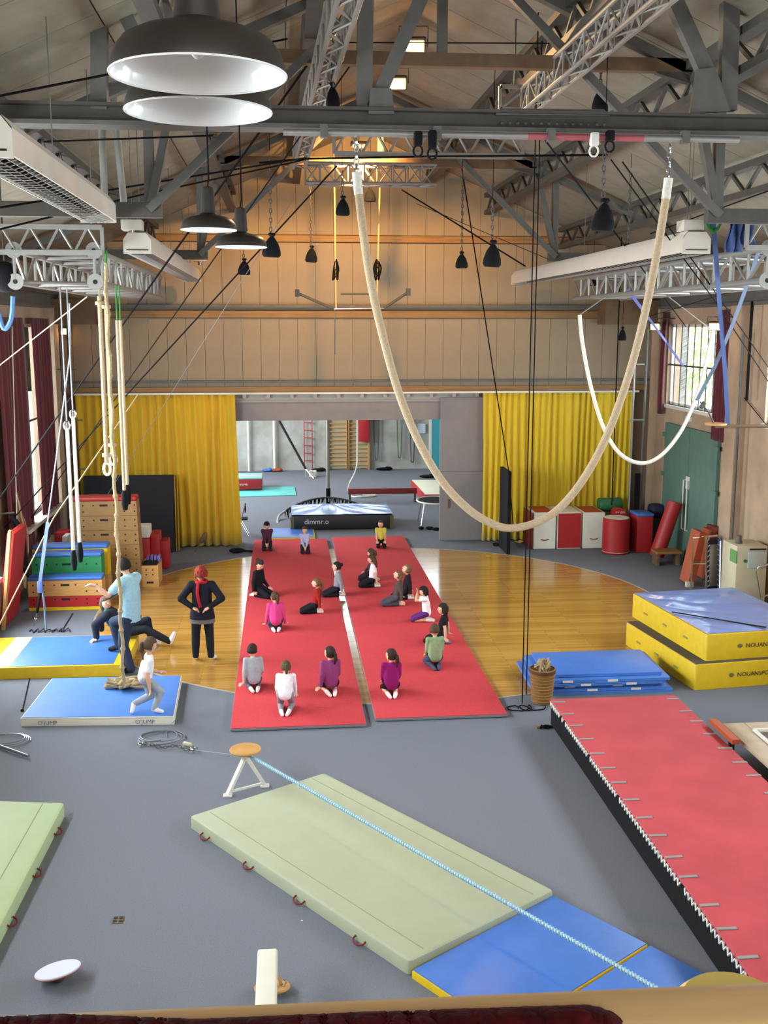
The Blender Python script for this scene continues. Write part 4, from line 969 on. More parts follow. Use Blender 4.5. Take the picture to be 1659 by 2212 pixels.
for k in range(3):
    y = 21.75 + .12 * k; tubething('hung_rope', spline([(WXL + .3, y, 2.3 - .2 * k), (WXL + .4, y + .05, 1.4), (WXL + .38, y - .05, .35 + .2 * k), (WXL + .32, y + .06, 1.2), (WXL + .3, y + .03, 2.3 - .2 * k)], 6), .022, (M_HEMP, M_RED, M_HEMP)[k], ('tan rope hung in a long loop beside the black harnesses', 'red rope hung in a long loop beside the left curtain', 'shorter tan rope loop hung nearest the left curtain')[k], 'rope')
# ================================================================== RIGHT SIDE GEAR
def fblock(label, x0p, x1p, front, top, side, Y0, Y1):
    a = P(x0p, 1185, Y=Y0); c = P(x1p, 1107, Y=Y0); x0, x1, z1 = a.x, c.x, c.z
    t = thing('foam_block', label, 'foam block', ((x0 + x1) / 2, (Y0 + Y1) / 2, 0), group='red and white foam blocks by the yellow curtain')
    b = MB(); b.rbox(((x0 + x1) / 2, (Y0 + Y1) / 2, z1 / 2 + .005), (x1 - x0 - .01, Y1 - Y0, z1 - .005), .015, 2); part('body', b, side, t)
    b = MB(); b.b2((x0 + .015, Y0 - .004, .03), (x1 - .015, Y0 + .01, z1 - .02)); part('front_face', b, front, t)
    b = MB(); b.b2((x0 + .05, Y0 + .04, z1 - .01), (x1 - .05, Y1 - .04, z1 + .004)); part('top_face', b, top, t)
    if front is M_WHV:
        b = MB(); xm = (x0 + x1) / 2; b.tube(spline([(xm - .1, Y0 - .01, .26), (xm, Y0 - .035, .25), (xm + .1, Y0 - .01, .26)], 4), .012, 6); part('handle', b, M_HRED, t)
M_REDO = mat('red_orange_vinyl', '#b03a1c', .5)
fblock('foam block with white front and red side left of the trio', 1152, 1202, M_WHV, M_REDO, M_WHV, 26.05, 27.05)
fblock('foam block with red front and white top in the middle of the trio', 1203, 1257, M_RED, M_WHV, M_WHV, 26.05, 27.05)
fblock('foam block with white front at the right of the trio', 1258, 1308, M_WHV, M_REDO, M_WHV, 26.05, 27.05)
a = P(1150, 1185, Y=26.05); b = MB(); b.b2((a.x - .012, 26.08, .03), (a.x - .002, 27.0, P(1150, 1110, Y=26.05).z)); one('foam_slab', b, M_RED, 'thin red panel against the left side of the foam trio', 'panel')
q = P(1338, 1200, Z=0); rc = .335; hc = P(1338, 1118, Y=q.y + .3).z
t = thing('foam_cylinder', 'upright red foam cylinder with white top', 'foam cylinder', (q.x, q.y + rc, 0))
b = MB(); b.lathe([(0, .005), (rc - .02, .005), (rc, .03), (rc, hc - .02), (rc - .02, hc)], (q.x, q.y + rc, 0), 40); part('body', b, M_RED, t)
b = MB(); b.lathe([(rc - .02, hc - .002), (rc - .03, hc + .006), (0, hc + .006)], (q.x, q.y + rc, 0), 40); part('top', b, M_WHV, t)
b = MB(); b.lathe([(rc, .05), (rc + .004, .055), (rc, .06)], (q.x, q.y + rc, 0), 40); part('piping', b, M_WHV, t)
a, c = P(1374, 1197, Y=25.4), P(1412, 1115, Y=25.4)
t = thing('foam_block', 'tall red foam block with blue top beside the red cylinder', 'foam block', ((a.x + c.x) / 2, 25.7, 0))
b = MB(); b.rbox(((a.x + c.x) / 2, 25.7, c.z / 2), (c.x - a.x, .6, c.z - .01), .02, 2); part('body', b, M_RED, t)
b = MB(); b.rbox(((a.x + c.x) / 2, 25.7, c.z + .03), (c.x - a.x + .02, .62, .07), .02, 2); part('pad', b, M_BLUE, t)
p = P(1318, 1092, Y=26.75); rot = Matrix.Rotation(R(90), 3, 'Y')
b = MB(); b.lathe([(0, -.3), (.16, -.3), (.17, -.28), (.17, .28), (.16, .3), (0, .3)], (p.x, 26.8, 1.02), 28, rot); one('foam_roll', b, mat('green_vinyl', '#2f6b3f', .5), 'green foam roll lying behind the red and white blocks', 'foam roll')
b = MB(); b.rbox((p.x, 26.8, .42), (.7, .5, .84), .03, 2); one('foam_block', b, mat('olive_vinyl', '#5b5b35', .6), 'olive foam block under the green roll', 'foam block')
p = P(1340, 1098, Y=25.95)
t = thing('foam_wedge', 'small red foam half roll with white lettering', 'foam wedge', (p.x, 26.0, .85))
b = MB(); b.extr([(p.x + .17 * math.cos(a_), 25.95, .85 + .2 * math.sin(a_)) for a_ in [math.pi * k / 12 for k in range(13)]], (0, .3, 0)); part('body', b, M_RED, t)
lettering('star gym', .075, M_WHITEP, t, (p.x - .13, 25.945, .93), (1, 0, 0), (0, 0, 1), 'white printed lettering')
b = MB(); b.rbox((p.x, 26.1, .42), (.36, .4, .84), .02, 2); one('foam_block', b, mat('grey_green_vinyl', '#4d5a4a', .6), 'dark foam block under the red half roll', 'foam block')
b = MB(); b0 = P(1418, 1203, Y=24.6); t0 = P(1458, 1088, Y=24.6); rr = .18; ax = (t0 - b0); ax.normalize(); b0 = Vector((b0.x, 24.6, .1)); b.tube([b0, b0 + ax * 1.38], rr, 28); one('foam_roll', b, M_RED, 'red foam roll leaning against the teal door', 'foam roll')
b = MB(); q = P(1424, 1110, Y=26.3); b.rbox((9.5, 26.15, .95), (.36, .4, .34), .1, 3); one('dark_bag', b, mat('navy_bag', '#20243a', .8), 'navy bag on the dark shelf behind the leaning red roll', 'bag')
b = MB(); b.rbox((9.5, 26.15, .39), (.4, .5, .77), .02, 1); one('dark_cabinet', b, mat('dark_green_box', '#22332c', .7), 'dark green box behind the leaning red roll', 'box')
# small bench
q = P(1476, 1212, Z=0)
t = thing('small_bench', 'low dark wooden bench below the leaning red roll', 'bench', (9.1, 24.0, 0))
b = MB(); b.b2((8.75, 23.85, .3), (9.35, 24.3, .35)); part('seat', b, M_PLYD, t)
for x in (8.8, 9.3):
    b = MB(); b.b2((x - .03, 23.9, 0), (x + .03, 24.25, .3)); part('leg', b, M_STEELB, t)
# leaning orange boards, folded mini trampoline, chrome trestle
def board(label, xb, xt, yb, yt, Y, m, th=.06, w=.5, name='leaning_board'):
    a = P(xb, yb, Y=Y); c = P(xt, yt, Y=Y); a.z = max(a.z, .03); u = (c - a); b = MB(); n_ = Vector((u.z, 0, -u.x)).normalized()
    b.extr([a, a + n_ * th * 3, c + n_ * th * 3, c], (0, w, 0)); return one(name, b, m, label, 'board')
board('orange red board leaning left of the folded trampoline', 1486, 1513, 1262, 1150, 21.9, M_ORANGE, .05, .5)
board('brown board leaning behind the folded trampoline', 1520, 1536, 1255, 1147, 22.4, M_ORANGE, .06, .5)
board('dark red board leaning furthest right by the cream cabinet', 1538, 1550, 1250, 1142, 22.4, mat('dark_red_board', '#6d2415', .6), .05, .6)
Yt = 21.5
a, c = P(1530, 1268, Y=Yt), P(1562, 1157, Y=Yt); a.z = .05
t = thing('folded_trampoline', 'folded mini trampoline with white lacing leaning by the boards', 'trampoline', ((a.x + c.x) / 2, Yt, 0))
def tq(u, v, off=0): return Vector((a.x - .2 + .36 * u + .06 * v + off, Yt - .35 + .12 * u + .25 * v, .05 + (c.z - .05) * v))
b = MB(); b.tube([tq(0, 0), tq(1, 0), tq(1, .9), tq(.75, 1), tq(.1, 1), tq(0, .9)], .028, 8, closed=True); part('frame', b, M_CHROME, t)
b = MB(); b.add([tq(.0, .02) + Vector((0, .03, 0)), tq(1, .02) + Vector((0, .03, 0)), tq(1, .92) + Vector((0, .03, 0)), tq(0, .92) + Vector((0, .03, 0))], [(0, 1, 2, 3)]); ob = part('backing', b, mat('dark_navy_canvas', '#262c4a', .8), t); ob.modifiers.new('thickness', 'SOLIDIFY').thickness = .01
b = MB(); b.add([tq(.25, .1), tq(.8, .1), tq(.8, .85), tq(.25, .85)], [(0, 1, 2, 3)]); ob = part('bed', b, mat('grey_canvas', '#8d8578', .8), t); ob.modifiers.new('thickness', 'SOLIDIFY').thickness = .01
b = MB(); b.extr([tq(.85, .02), tq(1.12, .02), tq(1.12, .95), tq(.85, .95)], (0, .05, 0)); part('blue_pad', b, M_BLUE, t)
for k in range(18):
    v = .08 + .09 * (k // 2); b = MB(); (b.bar(tq(0.02, v), tq(.25, v + .05), .022, .014) if k % 2 == 0 else b.bar(tq(.8, v + .05), tq(.98, v), .022, .014)); part('lacing', b, M_WHITEP, t)
t = thing('chrome_trestle', 'chrome tube trestle in front of the folded trampoline', 'trestle', (P(1505, 1270, Y=21.0).x, 21.0, 0))
p = [P(x, y, Y=21.0) for x, y in ((1498, 1162), (1524, 1158), (1510, 1218), (1518, 1262), (1500, 1262))]
b = MB(); b.tube([(p[0].x, 21.0, .02), (p[0].x, 21.0, p[0].z), (p[1].x, 21.0, p[1].z), (p[1].x + .1, 21.0, .02)], .018, 8); part('frame', b, M_CHROME, t)
b = MB(); b.tube([(p[0].x, 21.0, p[2].z), (p[1].x + .05, 21.0, p[2].z)], .014, 8); b.tube([(p[0].x, 21.0, .12), (p[1].x + .1, 21.0, .12)], .014, 8); part('crossbar', b, M_CHROME, t)
for s in (0, 1):
    b = MB(); xx = p[0].x if s == 0 else p[1].x + .05; b.tube([(xx, 21.0, p[0].z - .1), (xx + .05, 21.1, .02)], .016, 8); part('leg', b, M_CHROME, t)
b = MB(); q = P(1489, 1266, Z=.86); q = P(1489, 1268, Z=0); b.rbox((q.x, q.y, .06), (.17, .1, .12), .015, 2); one('wood_block', b, M_CREAM, 'small cream block on the carpet behind the crash mats', 'block')
# cream cabinet
X0 = P(1582, 1290, Y=20.0).x; zc_ = P(1610, 1180, Y=20.0).z
t = thing('control_cabinet', 'cream metal cabinet with hose behind the crash mats', 'cabinet', (X0 + .45, 20.35, 0))
b = MB(); b.rbox((X0 + .36, 20.35, zc_ / 2), (.64, .7, zc_), .02, 2); part('body', b, M_CREAM, t)
b = MB(); b.rbox((X0 + .46, 19.985, zc_ - .28), (.38, .03, .34), .01, 2); part('panel', b, mat('pale_grey_enamel', '#b8bdb6', .4), t)
b = MB(); b.b2((X0 + .3, 19.985, zc_ - .08), (X0 + .64, 19.995, zc_ - .05)); part('slot', b, HOLE, t)
b = MB(); b.cyl((X0 + .22, 19.98, zc_ - .3), (X0 + .22, 20.01, zc_ - .3), .035); part('knob', b, M_GREEN, t)
b = MB(); b.b2((X0 + .03, 19.99, zc_ - .35), (X0 + .036, 20.3, zc_ - .1)); part('sticker', b, mat('green_sticker', '#5f9a4f', .6), t)
b = MB(); b.b2((X0 + .035, 20.05, zc_ - .3), (X0 + .041, 20.25, zc_ - .1)); part('label_plate', b, mat('green_sticker', '#5f9a4f', .6), t)
b = MB(); b.tube([(X0 + .7, 19.9, zc_ - .35), (X0 + .45, 19.9, zc_ - .4), (X0 + .42, 19.9, zc_ - .5), (X0 + .55, 19.9, .25), (X0 + .7, 19.9, .3)], .02, 8); part('handle_bar', b, M_CHROME, t)
b = MB(); b.cyl((X0 + .2, 20.3, zc_), (X0 + .2, 20.3, zc_ + .05), .07); b.cyl((X0 + .2, 20.3, zc_ + .05), (X0 + .2, 20.3, zc_ + .16), .06, .05); part('motor_cap', b, M_STEEL, t)
# black upright panel by the right curtain
b = MB(); a = P(1092, 1196, Z=0); b.b2((a.x, 25.5, .01), (a.x + .08, 26.5, P(1100, 1018, Y=25.6).z)); one('standing_partition', b, M_BLACK, 'tall thin black panel standing left of the foam trio', 'panel')
b = MB(); q = P(1122, 1183, Z=0); b.lathe([(0, 0), (.05, .01), (.11, .1), (.12, .15), (.1, .16), (0, .1)], (q.x, q.y, .01), 16); one('floor_lamp_head', b, M_CHROME, 'small chrome floor spotlight beside the black panel', 'spotlight')
b = MB(); q = P(1075, 1155, Y=26.6)
b.tube([(q.x + .12 * math.cos(k * .5), 26.6 + .1 * math.sin(k * .5), .02 + .012 * (k % 5)) for k in range(30)], .012, 5); one('cable_heap', b, M_BLACKR, 'heap of black cable at the foot of the right yellow curtain', 'cable')
# guitar-shaped lamp by the left curtain, bag beside the red mat
b = MB(); q = P(440, 1165, Y=26.6); b.ball((q.x, 26.55, q.z + .05), (.07, .03, .16), 12, 8, Matrix.Rotation(R(28), 3, 'Y')); b.cyl((q.x - .1, 26.55, q.z - .1), (q.x - .22, 26.55, .02), .02); one('metal_lantern', b, M_STEELB, 'long brass lamp head leaning at the foot of the mustard curtain', 'lamp')
b = MB(); q = P(512, 1195, Z=.0); b.ball((q.x, q.y, .07), (.2, .1, .07), 14, 8); b.tube([(q.x + .15, q.y, .06), (q.x + .3, q.y, .05), (q.x + .42, q.y + .05, .02)], .03, 6); one('black_bag', b, M_BLACK, 'black bag lying left of the red mats', 'bag')
# ================================================================== ROOM BEHIND
b = MB()
mq = quad([(570, 1163), (682, 1166), (680, 1134), (572, 1132)], .05)
t = thing('gym_mat', 'blue mat with yellow edges in the doorway behind two children', 'mat', (sum(p[0] for p in mq) / 4, sum(p[1] for p in mq) / 4, 0))
yb_ = min(mq[2][1], P(630, 1143, Z=0).y - .06); mq = [(mq[0][0], 27.97), (mq[1][0], 27.97), (mq[1][0], yb_), (mq[0][0], yb_)]
slab(b, mq, .003, .04, bev=.008); part('yellow_body', b, M_YEL, t)
co = Vector((sum(p[0] for p in mq) / 4, sum(p[1] for p in mq) / 4)); b = MB(); slab(b, [tuple(co + (Vector(p) - co) * .95) for p in mq], .038, .05, bev=.004); part('blue_cover', b, M_BLUE, t)
# domed blue silver landing bag on black base
q0, q1 = P(630, 1143, Z=0), P(850, 1146, Z=0); x0, x1, y0 = q0.x, q1.x, (q0.y + q1.y) / 2; zt2 = P(700, 1113, Y=y0).z; y1 = y0 + 1.7
t = thing('landing_bag', 'big landing mat with shiny blue silver cover on a black base', 'landing mat', ((x0 + x1) / 2, (y0 + y1) / 2, 0))
b = MB(); b.rbox(((x0 + x1) / 2, (y0 + y1) / 2, zt2 / 2), (x1 - x0, y1 - y0, zt2 - .01), .03, 2); part('black_base', b, mat('black_vinyl', '#15141c', .5), t)
def dome(u, v):
    x = x0 + (x1 - x0) * u; y = y0 + (y1 - y0) * v
    e = math.sin(math.pi * min(1, max(0, u))) ** .6 * math.sin(math.pi * min(1, max(0, v))) ** .7
    r = math.hypot(u - .38, v - .95); pk = .05 * math.exp(-(r / .38) ** 2) * min(1, (1 - v) * 9)
    rid = .025 * math.sin(math.atan2(v - .95, u - .38) * 17) * min(1, r * 3) * e
    return (x, y, zt2 + .02 + .03 * e + pk + rid)
b = MB(); b.grid(dome, 60, 30); part('shiny_cover', b, mat('silver_blue_foil', '#8fa2b8', .22, metal=.25, vary=.25, vscale=1.6, col2='#3f6fc0', stretch=(1, 3, 1)), t, ang=80)
for sx in (x0 + .02, x1 - .02):
    b = MB(); b.b2((sx - .05, y0 - .005, .02), (sx + .05, y0 + .005, zt2 - .03)); part('corner_strip', b, mat('khaki_strip', '#5b5436', .7), t)
lettering('dimmr.o', .2, mat('silver_ink', '#b9bcc4', .5), t, (x0 + .35, y0 - .004, zt2 * .42), (1, 0, 0), (0, 0, 1), 'silver printed lettering')
t2 = thing('net_trampoline', 'black fringed round net with grey rim behind the blue silver mat', 'net', ((x0 + x1) / 2, y1 + .3, 0))
YN = y1 + .35
def rimp(u):
    xp = 617 + (790 - 617) * u; yp = 1104 - 26 * math.sin(math.pi * u) ** .8 - 6 * u
    return P(xp, yp, Y=YN + .25 * math.sin(math.pi * u))
b = MB(); b.tube([rimp(k / 30) for k in range(31)], .03, 6); part('rim', b, mat('dark_rim', '#3a3a3e', .6), t2)
for k in range(62):
    p = rimp(k / 61); b = MB(); b.bar(p, p + Vector((random.uniform(-.04, .04), -.03, -random.uniform(.12, .22))), .035, .02); part('fringe', b, M_BLACK if k % 3 else mat('pale_grey_pad', '#a9adb0', .6), t2)
e0 = rimp(0); b = MB(); b.tube(spline([e0, e0 + Vector((-.2, -.2, -.12)), e0 + Vector((-.22, -.9, -.25)), e0 + Vector((.05, -1.3, -.4))], 6), .035, 6); part('edge_pad', b, mat('pale_grey_pad', '#a9adb0', .6), t2)
for u in (.03, .3, .6, .97):
    p = rimp(u); b = MB(); b.cyl((p.x, p.y, 0), p, .02, n=8); part('leg', b, M_STEEL, t2)
# mast
p = P(710, 1076, Y=y1 + .85)
t = thing('steel_mast', 'grey steel mast rising behind the blue silver mat', 'mast', (p.x, y1 + 1.15, 0))
b = MB(); b.cyl((p.x, y1 + 1.15, .1), (p.x, y1 + 1.15, 6.5), .05, n=12); part('pole', b, M_ALU, t)
b = MB(); b.cyl((p.x, y1 + 1.15, 0), (p.x, y1 + 1.15, .75), .07, n=12); part('sleeve', b, M_BLACK, t)
# red box with turquoise top, turquoise mats
q = P(515, 1062, Z=0); q1 = P(566, 1062, Z=0); zt2 = P(540, 1035, Y=q.y).z
t = thing('padded_box', 'red padded box with pale turquoise top left of the doorway view', 'padded box', (q1.x - .8, q.y + .6, 0))
b = MB(); b.rbox((q1.x - .9, q.y + .6, zt2 / 2 + .03), (1.8, 1.2, zt2 - .06), .03, 2); part('body', b, M_RED, t)
b = MB(); b.rbox((q1.x - .9, q.y + .6, zt2 + .02), (1.82, 1.22, .06), .02, 2); part('top', b, mat('grey_turquoise', '#8fb0ac', .6), t)
lettering('gymnova', .13, M_WHITEP, t, (q1.x - .95, q.y - .004, zt2 * .5), (1, 0, 0), (0, 0, 1), 'white printed lettering')
mq = quad([(500, 1072), (640, 1068), (636, 1050), (500, 1052)], .04); b = MB(); slab(b, mq, .003, .028, bev=.01); one('turquoise_mat', b, M_TURQ, 'flat turquoise mat lying under the red padded box', 'mat')
# red low beam
q0, q1 = P(752, 1085, Z=0), P(902, 1085, Z=0); Yb = q0.y; z0_, z1_ = P(800, 1067, Y=Yb).z, P(800, 1055, Y=Yb).z
t = thing('low_beam', 'dark red low beam on two legs in the room behind', 'balance beam', ((q0.x + q1.x) / 2, Yb, 0))
b = MB(); b.rbox(((q0.x + q1.x) / 2, Yb, (z0_ + z1_) / 2), (q1.x - q0.x, .12, z1_ - z0_), .01, 2); part('beam', b, mat('dark_red_wood', '#7c2420', .6), t)
for x in (q0.x + .06, q1.x - .06):
    b = MB(); b.b2((x - .04, Yb - .2, 0), (x + .04, Yb + .2, .04)); b.b2((x - .03, Yb - .03, .04), (x + .03, Yb + .03, z0_)); part('leg', b, M_STEELD, t)
# cream incline with red edge
q = [P(x, y, Z=zq) for x, y, zq in ((888, 1036, .3), (975, 1036, .3), (990, 1068, .3), (918, 1068, .3))]
t = thing('incline_mat', 'cream topped mat with red sides right of the doorway view', 'mat', ((q[0].x + q[2].x) / 2, (q[0].y + q[2].y) / 2, 0))
b = MB(); slab(b, [tuple(p.xy) for p in q], .005, .29, bev=.01); part('red_side', b, M_RED, t)
cq = sum((p.xy for p in q), Vector((0, 0))) / 4; b = MB(); slab(b, [tuple(cq + (p.xy - cq) * .96) for p in q], .285, .3, bev=.004); part('cream_top', b, mat('cream_top', '#d9d7bd', .6), t)
# mini trampoline on legs
q = P(935, 1137, Z=0); zt2 = P(945, 1083, Y=q.y + .3).z
t = thing('mini_trampoline', 'round black mini trampoline on chrome legs beside the sliding door', 'trampoline', (q.x + .25, q.y + .4, 0))
ct_ = Vector((q.x + .12, q.y + .45, zt2)); rt_ = Matrix.Rotation(R(3), 3, 'X')
b = MB(); b.lathe([(0, 0), (.46, 0), (.46, .02), (0, .02)], ct_, 32, rt_); part('bed', b, M_BLACK, t)
b = MB(); b.tube([ct_ + rt_ @ Vector((.52 * math.cos(a_), .52 * math.sin(a_), .01)) for a_ in [2 * math.pi * k / 32 for k in range(32)]], .025, 8, closed=True); part('rim', b, M_WHITEP, t)
for a_ in (.8, 2.35, 3.9, 5.5):
    b = MB(); e_ = ct_ + Vector((.48 * math.cos(a_), .48 * math.sin(a_), 0)); b.cyl((ct_.x + .62 * math.cos(a_), ct_.y + .58 * math.sin(a_), 0), e_, .02, n=8); part('leg', b, M_CHROME, t)
for k, (x, y) in enumerate(((910, 1144), (928, 1144), (942, 1146))):
    q = P(x, y, Z=0); b = MB(); b.ball((q.x, q.y, .045), (.12 if k else .08, .07, .045), 12, 6); one('black_shoe', b, M_BLACK, ('small black pouch on the floor left of the shoes', 'black shoe under the mini trampoline', 'black shoe next to the sliding door')[k], 'shoe')
# far wall fittings
YW = YB2 - .06
def wx(x, y): return P(x, y, Y=YW)
t = thing('wall_ladder', 'red metal ladder fixed upright on the far white wall', 'ladder', (wx(666, 1000).x, YW - .05, 0))
xa, xb = wx(657, 950).x, wx(674, 950).x
for x in (xa, xb): b = MB(); b.cyl((x, YW - .06, 0.05), (x, YW - .06, 4.2), .022, n=6); part('rail', b, M_REDP, t)
for k in range(11):
    z = wx(666, 1005 - 16.5 * k - 10).z
    if z > .1: b = MB(); b.cyl((xa, YW - .06, z), (xb, YW - .06, z), .018, n=6); part('rung', b, M_REDP, t)
for (p0, p1, lab, mm) in ((707, 751, 'left wall bar unit on the far white wall', 0), (751, 797, 'right wall bar unit on the far white wall', 1)):
    xa, xb = wx(p0 + 1, 950).x, wx(p1 - 1, 950).x
    t = thing('wall_bars', lab, 'wall bars', ((xa + xb) / 2, YW - .1, 0), group='wall bars on the far wall')
    for x in (xa, xb): b = MB(); b.b2((x - .035, YW - .13, 0), (x + .035, YW, 3.4)); part('post', b, M_PLY, t)
    r0 = None
    for k in range(19):
        z = .2 + .165 * k
        if r0 is None: b = MB(); b.cyl((xa - (xa + xb) / 2, 0, 0), (xb - (xa + xb) / 2, 0, 0), .021, n=8); r0 = proto('rung', b, M_PLY, t, ((xa + xb) / 2, YW - .09, z))
        else: inst(r0, t, ((xa + xb) / 2, YW - .09, z))
    b = MB(); b.b2((xa, YW - .01, .05), (xb, YW + .02, 3.4)); part('back_panel', b, mat('tan_backing', '#b3a888', .9), t)
a, c = wx(771, 952), wx(797, 900); b = MB(); b.rbox(((a.x + c.x) / 2, YW - .25, (a.z + 3.2) / 2), (c.x - a.x, .2, 3.2 - a.z), .04, 2); one('hung_mat', b, M_REDP, 'red mat hanging over the right wall bars', 'mat')
for x, m, r_, lab in ((537, M_WHITEP, .05, 'white wall pipe at the far left of the doorway view'), (593, M_WHITEP, .06, 'white wall pipe left of the slanting pole')):
    p = wx(x, 950); b = MB(); b.cyl((p.x, YW - .08, 0), (p.x, YW - .08, 7.3), r_, n=8); one('wall_pipe', b, m, lab, 'pipe')
p0, p1 = P(601, 905, Y=36.5), P(674, 1035, Y=36.5)
t = thing('slanting_pole', 'dark slanting pole standing on a small foot in the room behind', 'pole', (P(674, 1035, Z=.03).x, 36.5, 0))
d_ = (P(601, 905, Y=37.5) - P(660, 1012, Z=.35)).normalized(); e_ = P(660, 1012, Z=.35)
b = MB(); b.tube([e_, e_ + d_ * 7], .045, 8); part('pole', b, M_STEELD, t)
b = MB(); b.tube([e_, e_ + Vector((.3, -.4, -.33))], .03, 8); b.tube([e_, (e_.x, e_.y - .2, 0)], .02, 6); part('foot', b, M_CHROME, t)
for k, (x, y0p, y1p, m, lab) in enumerate(((812, 905, 1000, mat('grey_rope', '#5c5f5c', .8), 'grey rope loop hanging on the far white wall'), (862, 905, 995, mat('green_grey_rope', '#5f6f55', .8), 'green rope loop hanging on the far white wall'), (890, 905, 1005, M_STEELD, 'bundle of grey ropes hanging near the white notice'))):
    zt3, zb3 = 3.0, wx(x, y1p).z + .15; xm = wx(x, 950).x; w_ = .09
    t = thing('hung_rope', lab, 'rope', (xm, YW - .1, zb3)); b = MB(); b.tube(spline([(xm, YW - .08, zt3), (xm - w_, YW - .08, zt3 - .4), (xm - w_, YW - .1, (zt3 + zb3) / 2), (xm - w_ * .5, YW - .1, zb3 + .1), (xm, YW - .1, zb3), (xm + w_ * .6, YW - .1, zb3 + .1), (xm + w_, YW - .1, (zt3 + zb3) / 2), (xm + w_, YW - .08, zt3 - .4), (xm, YW - .08, zt3)], 5), .025, 6); part('rope', b, m, t); b = MB(); b.b2((xm - .12, YW - .1, zt3 - .02), (xm + .12, YB2 - .004, zt3 + .05)); part('hook', b, M_STEELD, t)
b = MB(); a, c = wx(902, 936), wx(919, 915); b.b2((a.x, YW - .02, a.z), (c.x, YW, c.z)); one('wall_notice', b, mat('pale_blue_paper', '#c3d3df', .7), 'pale blue notice sheet on the far white wall', 'notice')
a, c = wx(932, 1000), wx(952, 905); d = thing('door_3', 'turquoise door at the right of the far white wall', None, (a.x + .6, YW, 0), kind='structure'); b = MB(); b.b2((a.x, YW - .04, .02), (a.x + 1.2, YW, 3.0)); part('door_leaf', b, mat('turquoise_paint', '#3fa0ad', .6), d); b = MB(); b.b2((a.x - .12, YW - .05, .02), (a.x, YW, 3.05)); part('door_frame', b, M_WHITEP, d)
# hanging white rope
p = P(772, 905, Y=33.0); e = P(757, 1072, Z=.02)
tubething('climbing_rope', spline([(p.x, 33.0, 6.5), (p.x, 33.0, 2.0), (p.x - .06, 32.9, 1.2), (e.x - .05, e.y + .1, .35), (e.x + .02, e.y, .03), (e.x + .3, e.y - .15, .03), (e.x + .75, e.y - .1, .03), (e.x + .8, e.y + .05, .03), (e.x + .4, e.y + .1, .05)], 6), .032, M_ROPEW, 'white climbing rope hanging to a coil in the room behind', 'rope')
# floor bits along the far wall and a chrome chair by the curtain
for k, (x, y, w_, m, lab) in enumerate(((598, 1018, .5, M_ORANGE, 'orange cloth heap at the foot of the far wall'), (578, 1018, .45, M_BLUE, 'blue cloth heap at the foot of the far wall'), (688, 1018, .6, M_BLACK, 'black gear heap at the foot of the wall bars'), (925, 1032, .7, M_BLACK, 'row of black gear behind the cream topped mat'), (830, 1016, .7, M_BLACKR, 'dark rope heap under the hanging grey ropes'))):
    q = P(x, y, Z=0); b = MB(); b.ball((q.x, min(q.y, YB2 - .35), .06), (w_ / 2, .18, .06), 14, 6); b.ball((q.x + w_ * .2, min(q.y, YB2 - .35) - .05, .08), (w_ / 4, .12, .08), 10, 6); one('gear_heap', b, m, lab, 'gear')
b = MB(); q = P(676, 1030, Z=0); b.rbox((q.x, q.y, .12), (.28, .28, .24), .03, 2); one('white_stool', b, M_WHITEP, 'small white stool at the foot of the slanting pole', 'stool')
q = P(529, 1158, Z=0); t = thing('folding_chair', 'chrome folding chair half hidden by the mustard curtain', 'chair', (q.x, q.y + .2, 0))
for dy in (0, .38):
    b = MB(); b.tube([(q.x - .2, q.y + dy, 0), (q.x + .02, q.y + dy, .85)], .014, 8); part('leg', b, M_CHROME, t); b = MB(); b.tube([(q.x + .1, q.y + dy, 0), (q.x - .16, q.y + dy, .48)], .014, 8); part('leg', b, M_CHROME, t)
b = MB(); b.rbox((q.x - .1, q.y + .19, .45), (.36, .4, .03), .01, 2); part('seat', b, M_BLACK, t)
b = MB(); b.rbox((q.x + .02, q.y + .19, .74), (.03, .4, .2), .01, 2); part('backrest', b, M_BLACK, t)
# ================================================================== RIGGING UNDER THE ROOF
def boxtruss(name, label, c0, c1, w, h, r, pitch, m, group=None, discs=False, cat='rigging truss', xdir=None):
    c0 = Vector(c0); c1 = Vector(c1); d = (c1 - c0); L = d.length; d.normalize(); sx = d.cross(Vector((0, 0, 1))).normalized() * (w / 2); sz = sx.cross(d).normalized() * (h / 2)
    t = thing(name, label, cat, (c0 + c1) / 2 - sz, group=group)
    cs = [(-1, -1), (1, -1), (1, 1), (-1, 1)]
    for i, j in cs: b = MB(); b.tube([c0 + sx * i + sz * j, c1 + sx * i + sz * j], r, 8); part('chord_tube', b, m, t)
    n = max(2, int(L / pitch))
    for k in range(4):
        (i0, j0), (i1, j1) = cs[k], cs[(k + 1) % 4]; b = MB()
        for q in range(n):
            a = c0 + d * (L * q / n); e = c0 + d * (L * (q + 1) / n)
            p0, p1 = (a + sx * i0 + sz * j0, e + sx * i1 + sz * j1) if q % 2 == 0 else (a + sx * i1 + sz * j1, e + sx * i0 + sz * j0)
            b.tube([p0, p1], r * .55, 5, cap=False)
            if k % 2 == 1: b.tube([a + sx * i0 + sz * j0, a + sx * i1 + sz * j1], r * .55, 5, cap=False)
        part('bracing', b, m, t)
    if discs:
        for i, j in cs:
            b = MB(); p = c0 + sx * i + sz * j; b.cyl(p - d * .02, p, r * 2.6, n=20); dk = part('end_plate', b, m, t)
            b = MB(); b.cyl(p - d * .024, p - d * .019, r * .75, n=10); part('bolt_hole', b, HOLE, dk)
    return t
BL = (-3.21, 6.45); BR = (7.31, 6.45)
boxtruss('rigging_truss', 'aluminium box truss hung along the left side', (BL[0], 16.0, BL[1]), (BL[0], 24.6, BL[1]), 1.12, .44, .045, .62, M_ALU, 'aluminium side trusses', True)
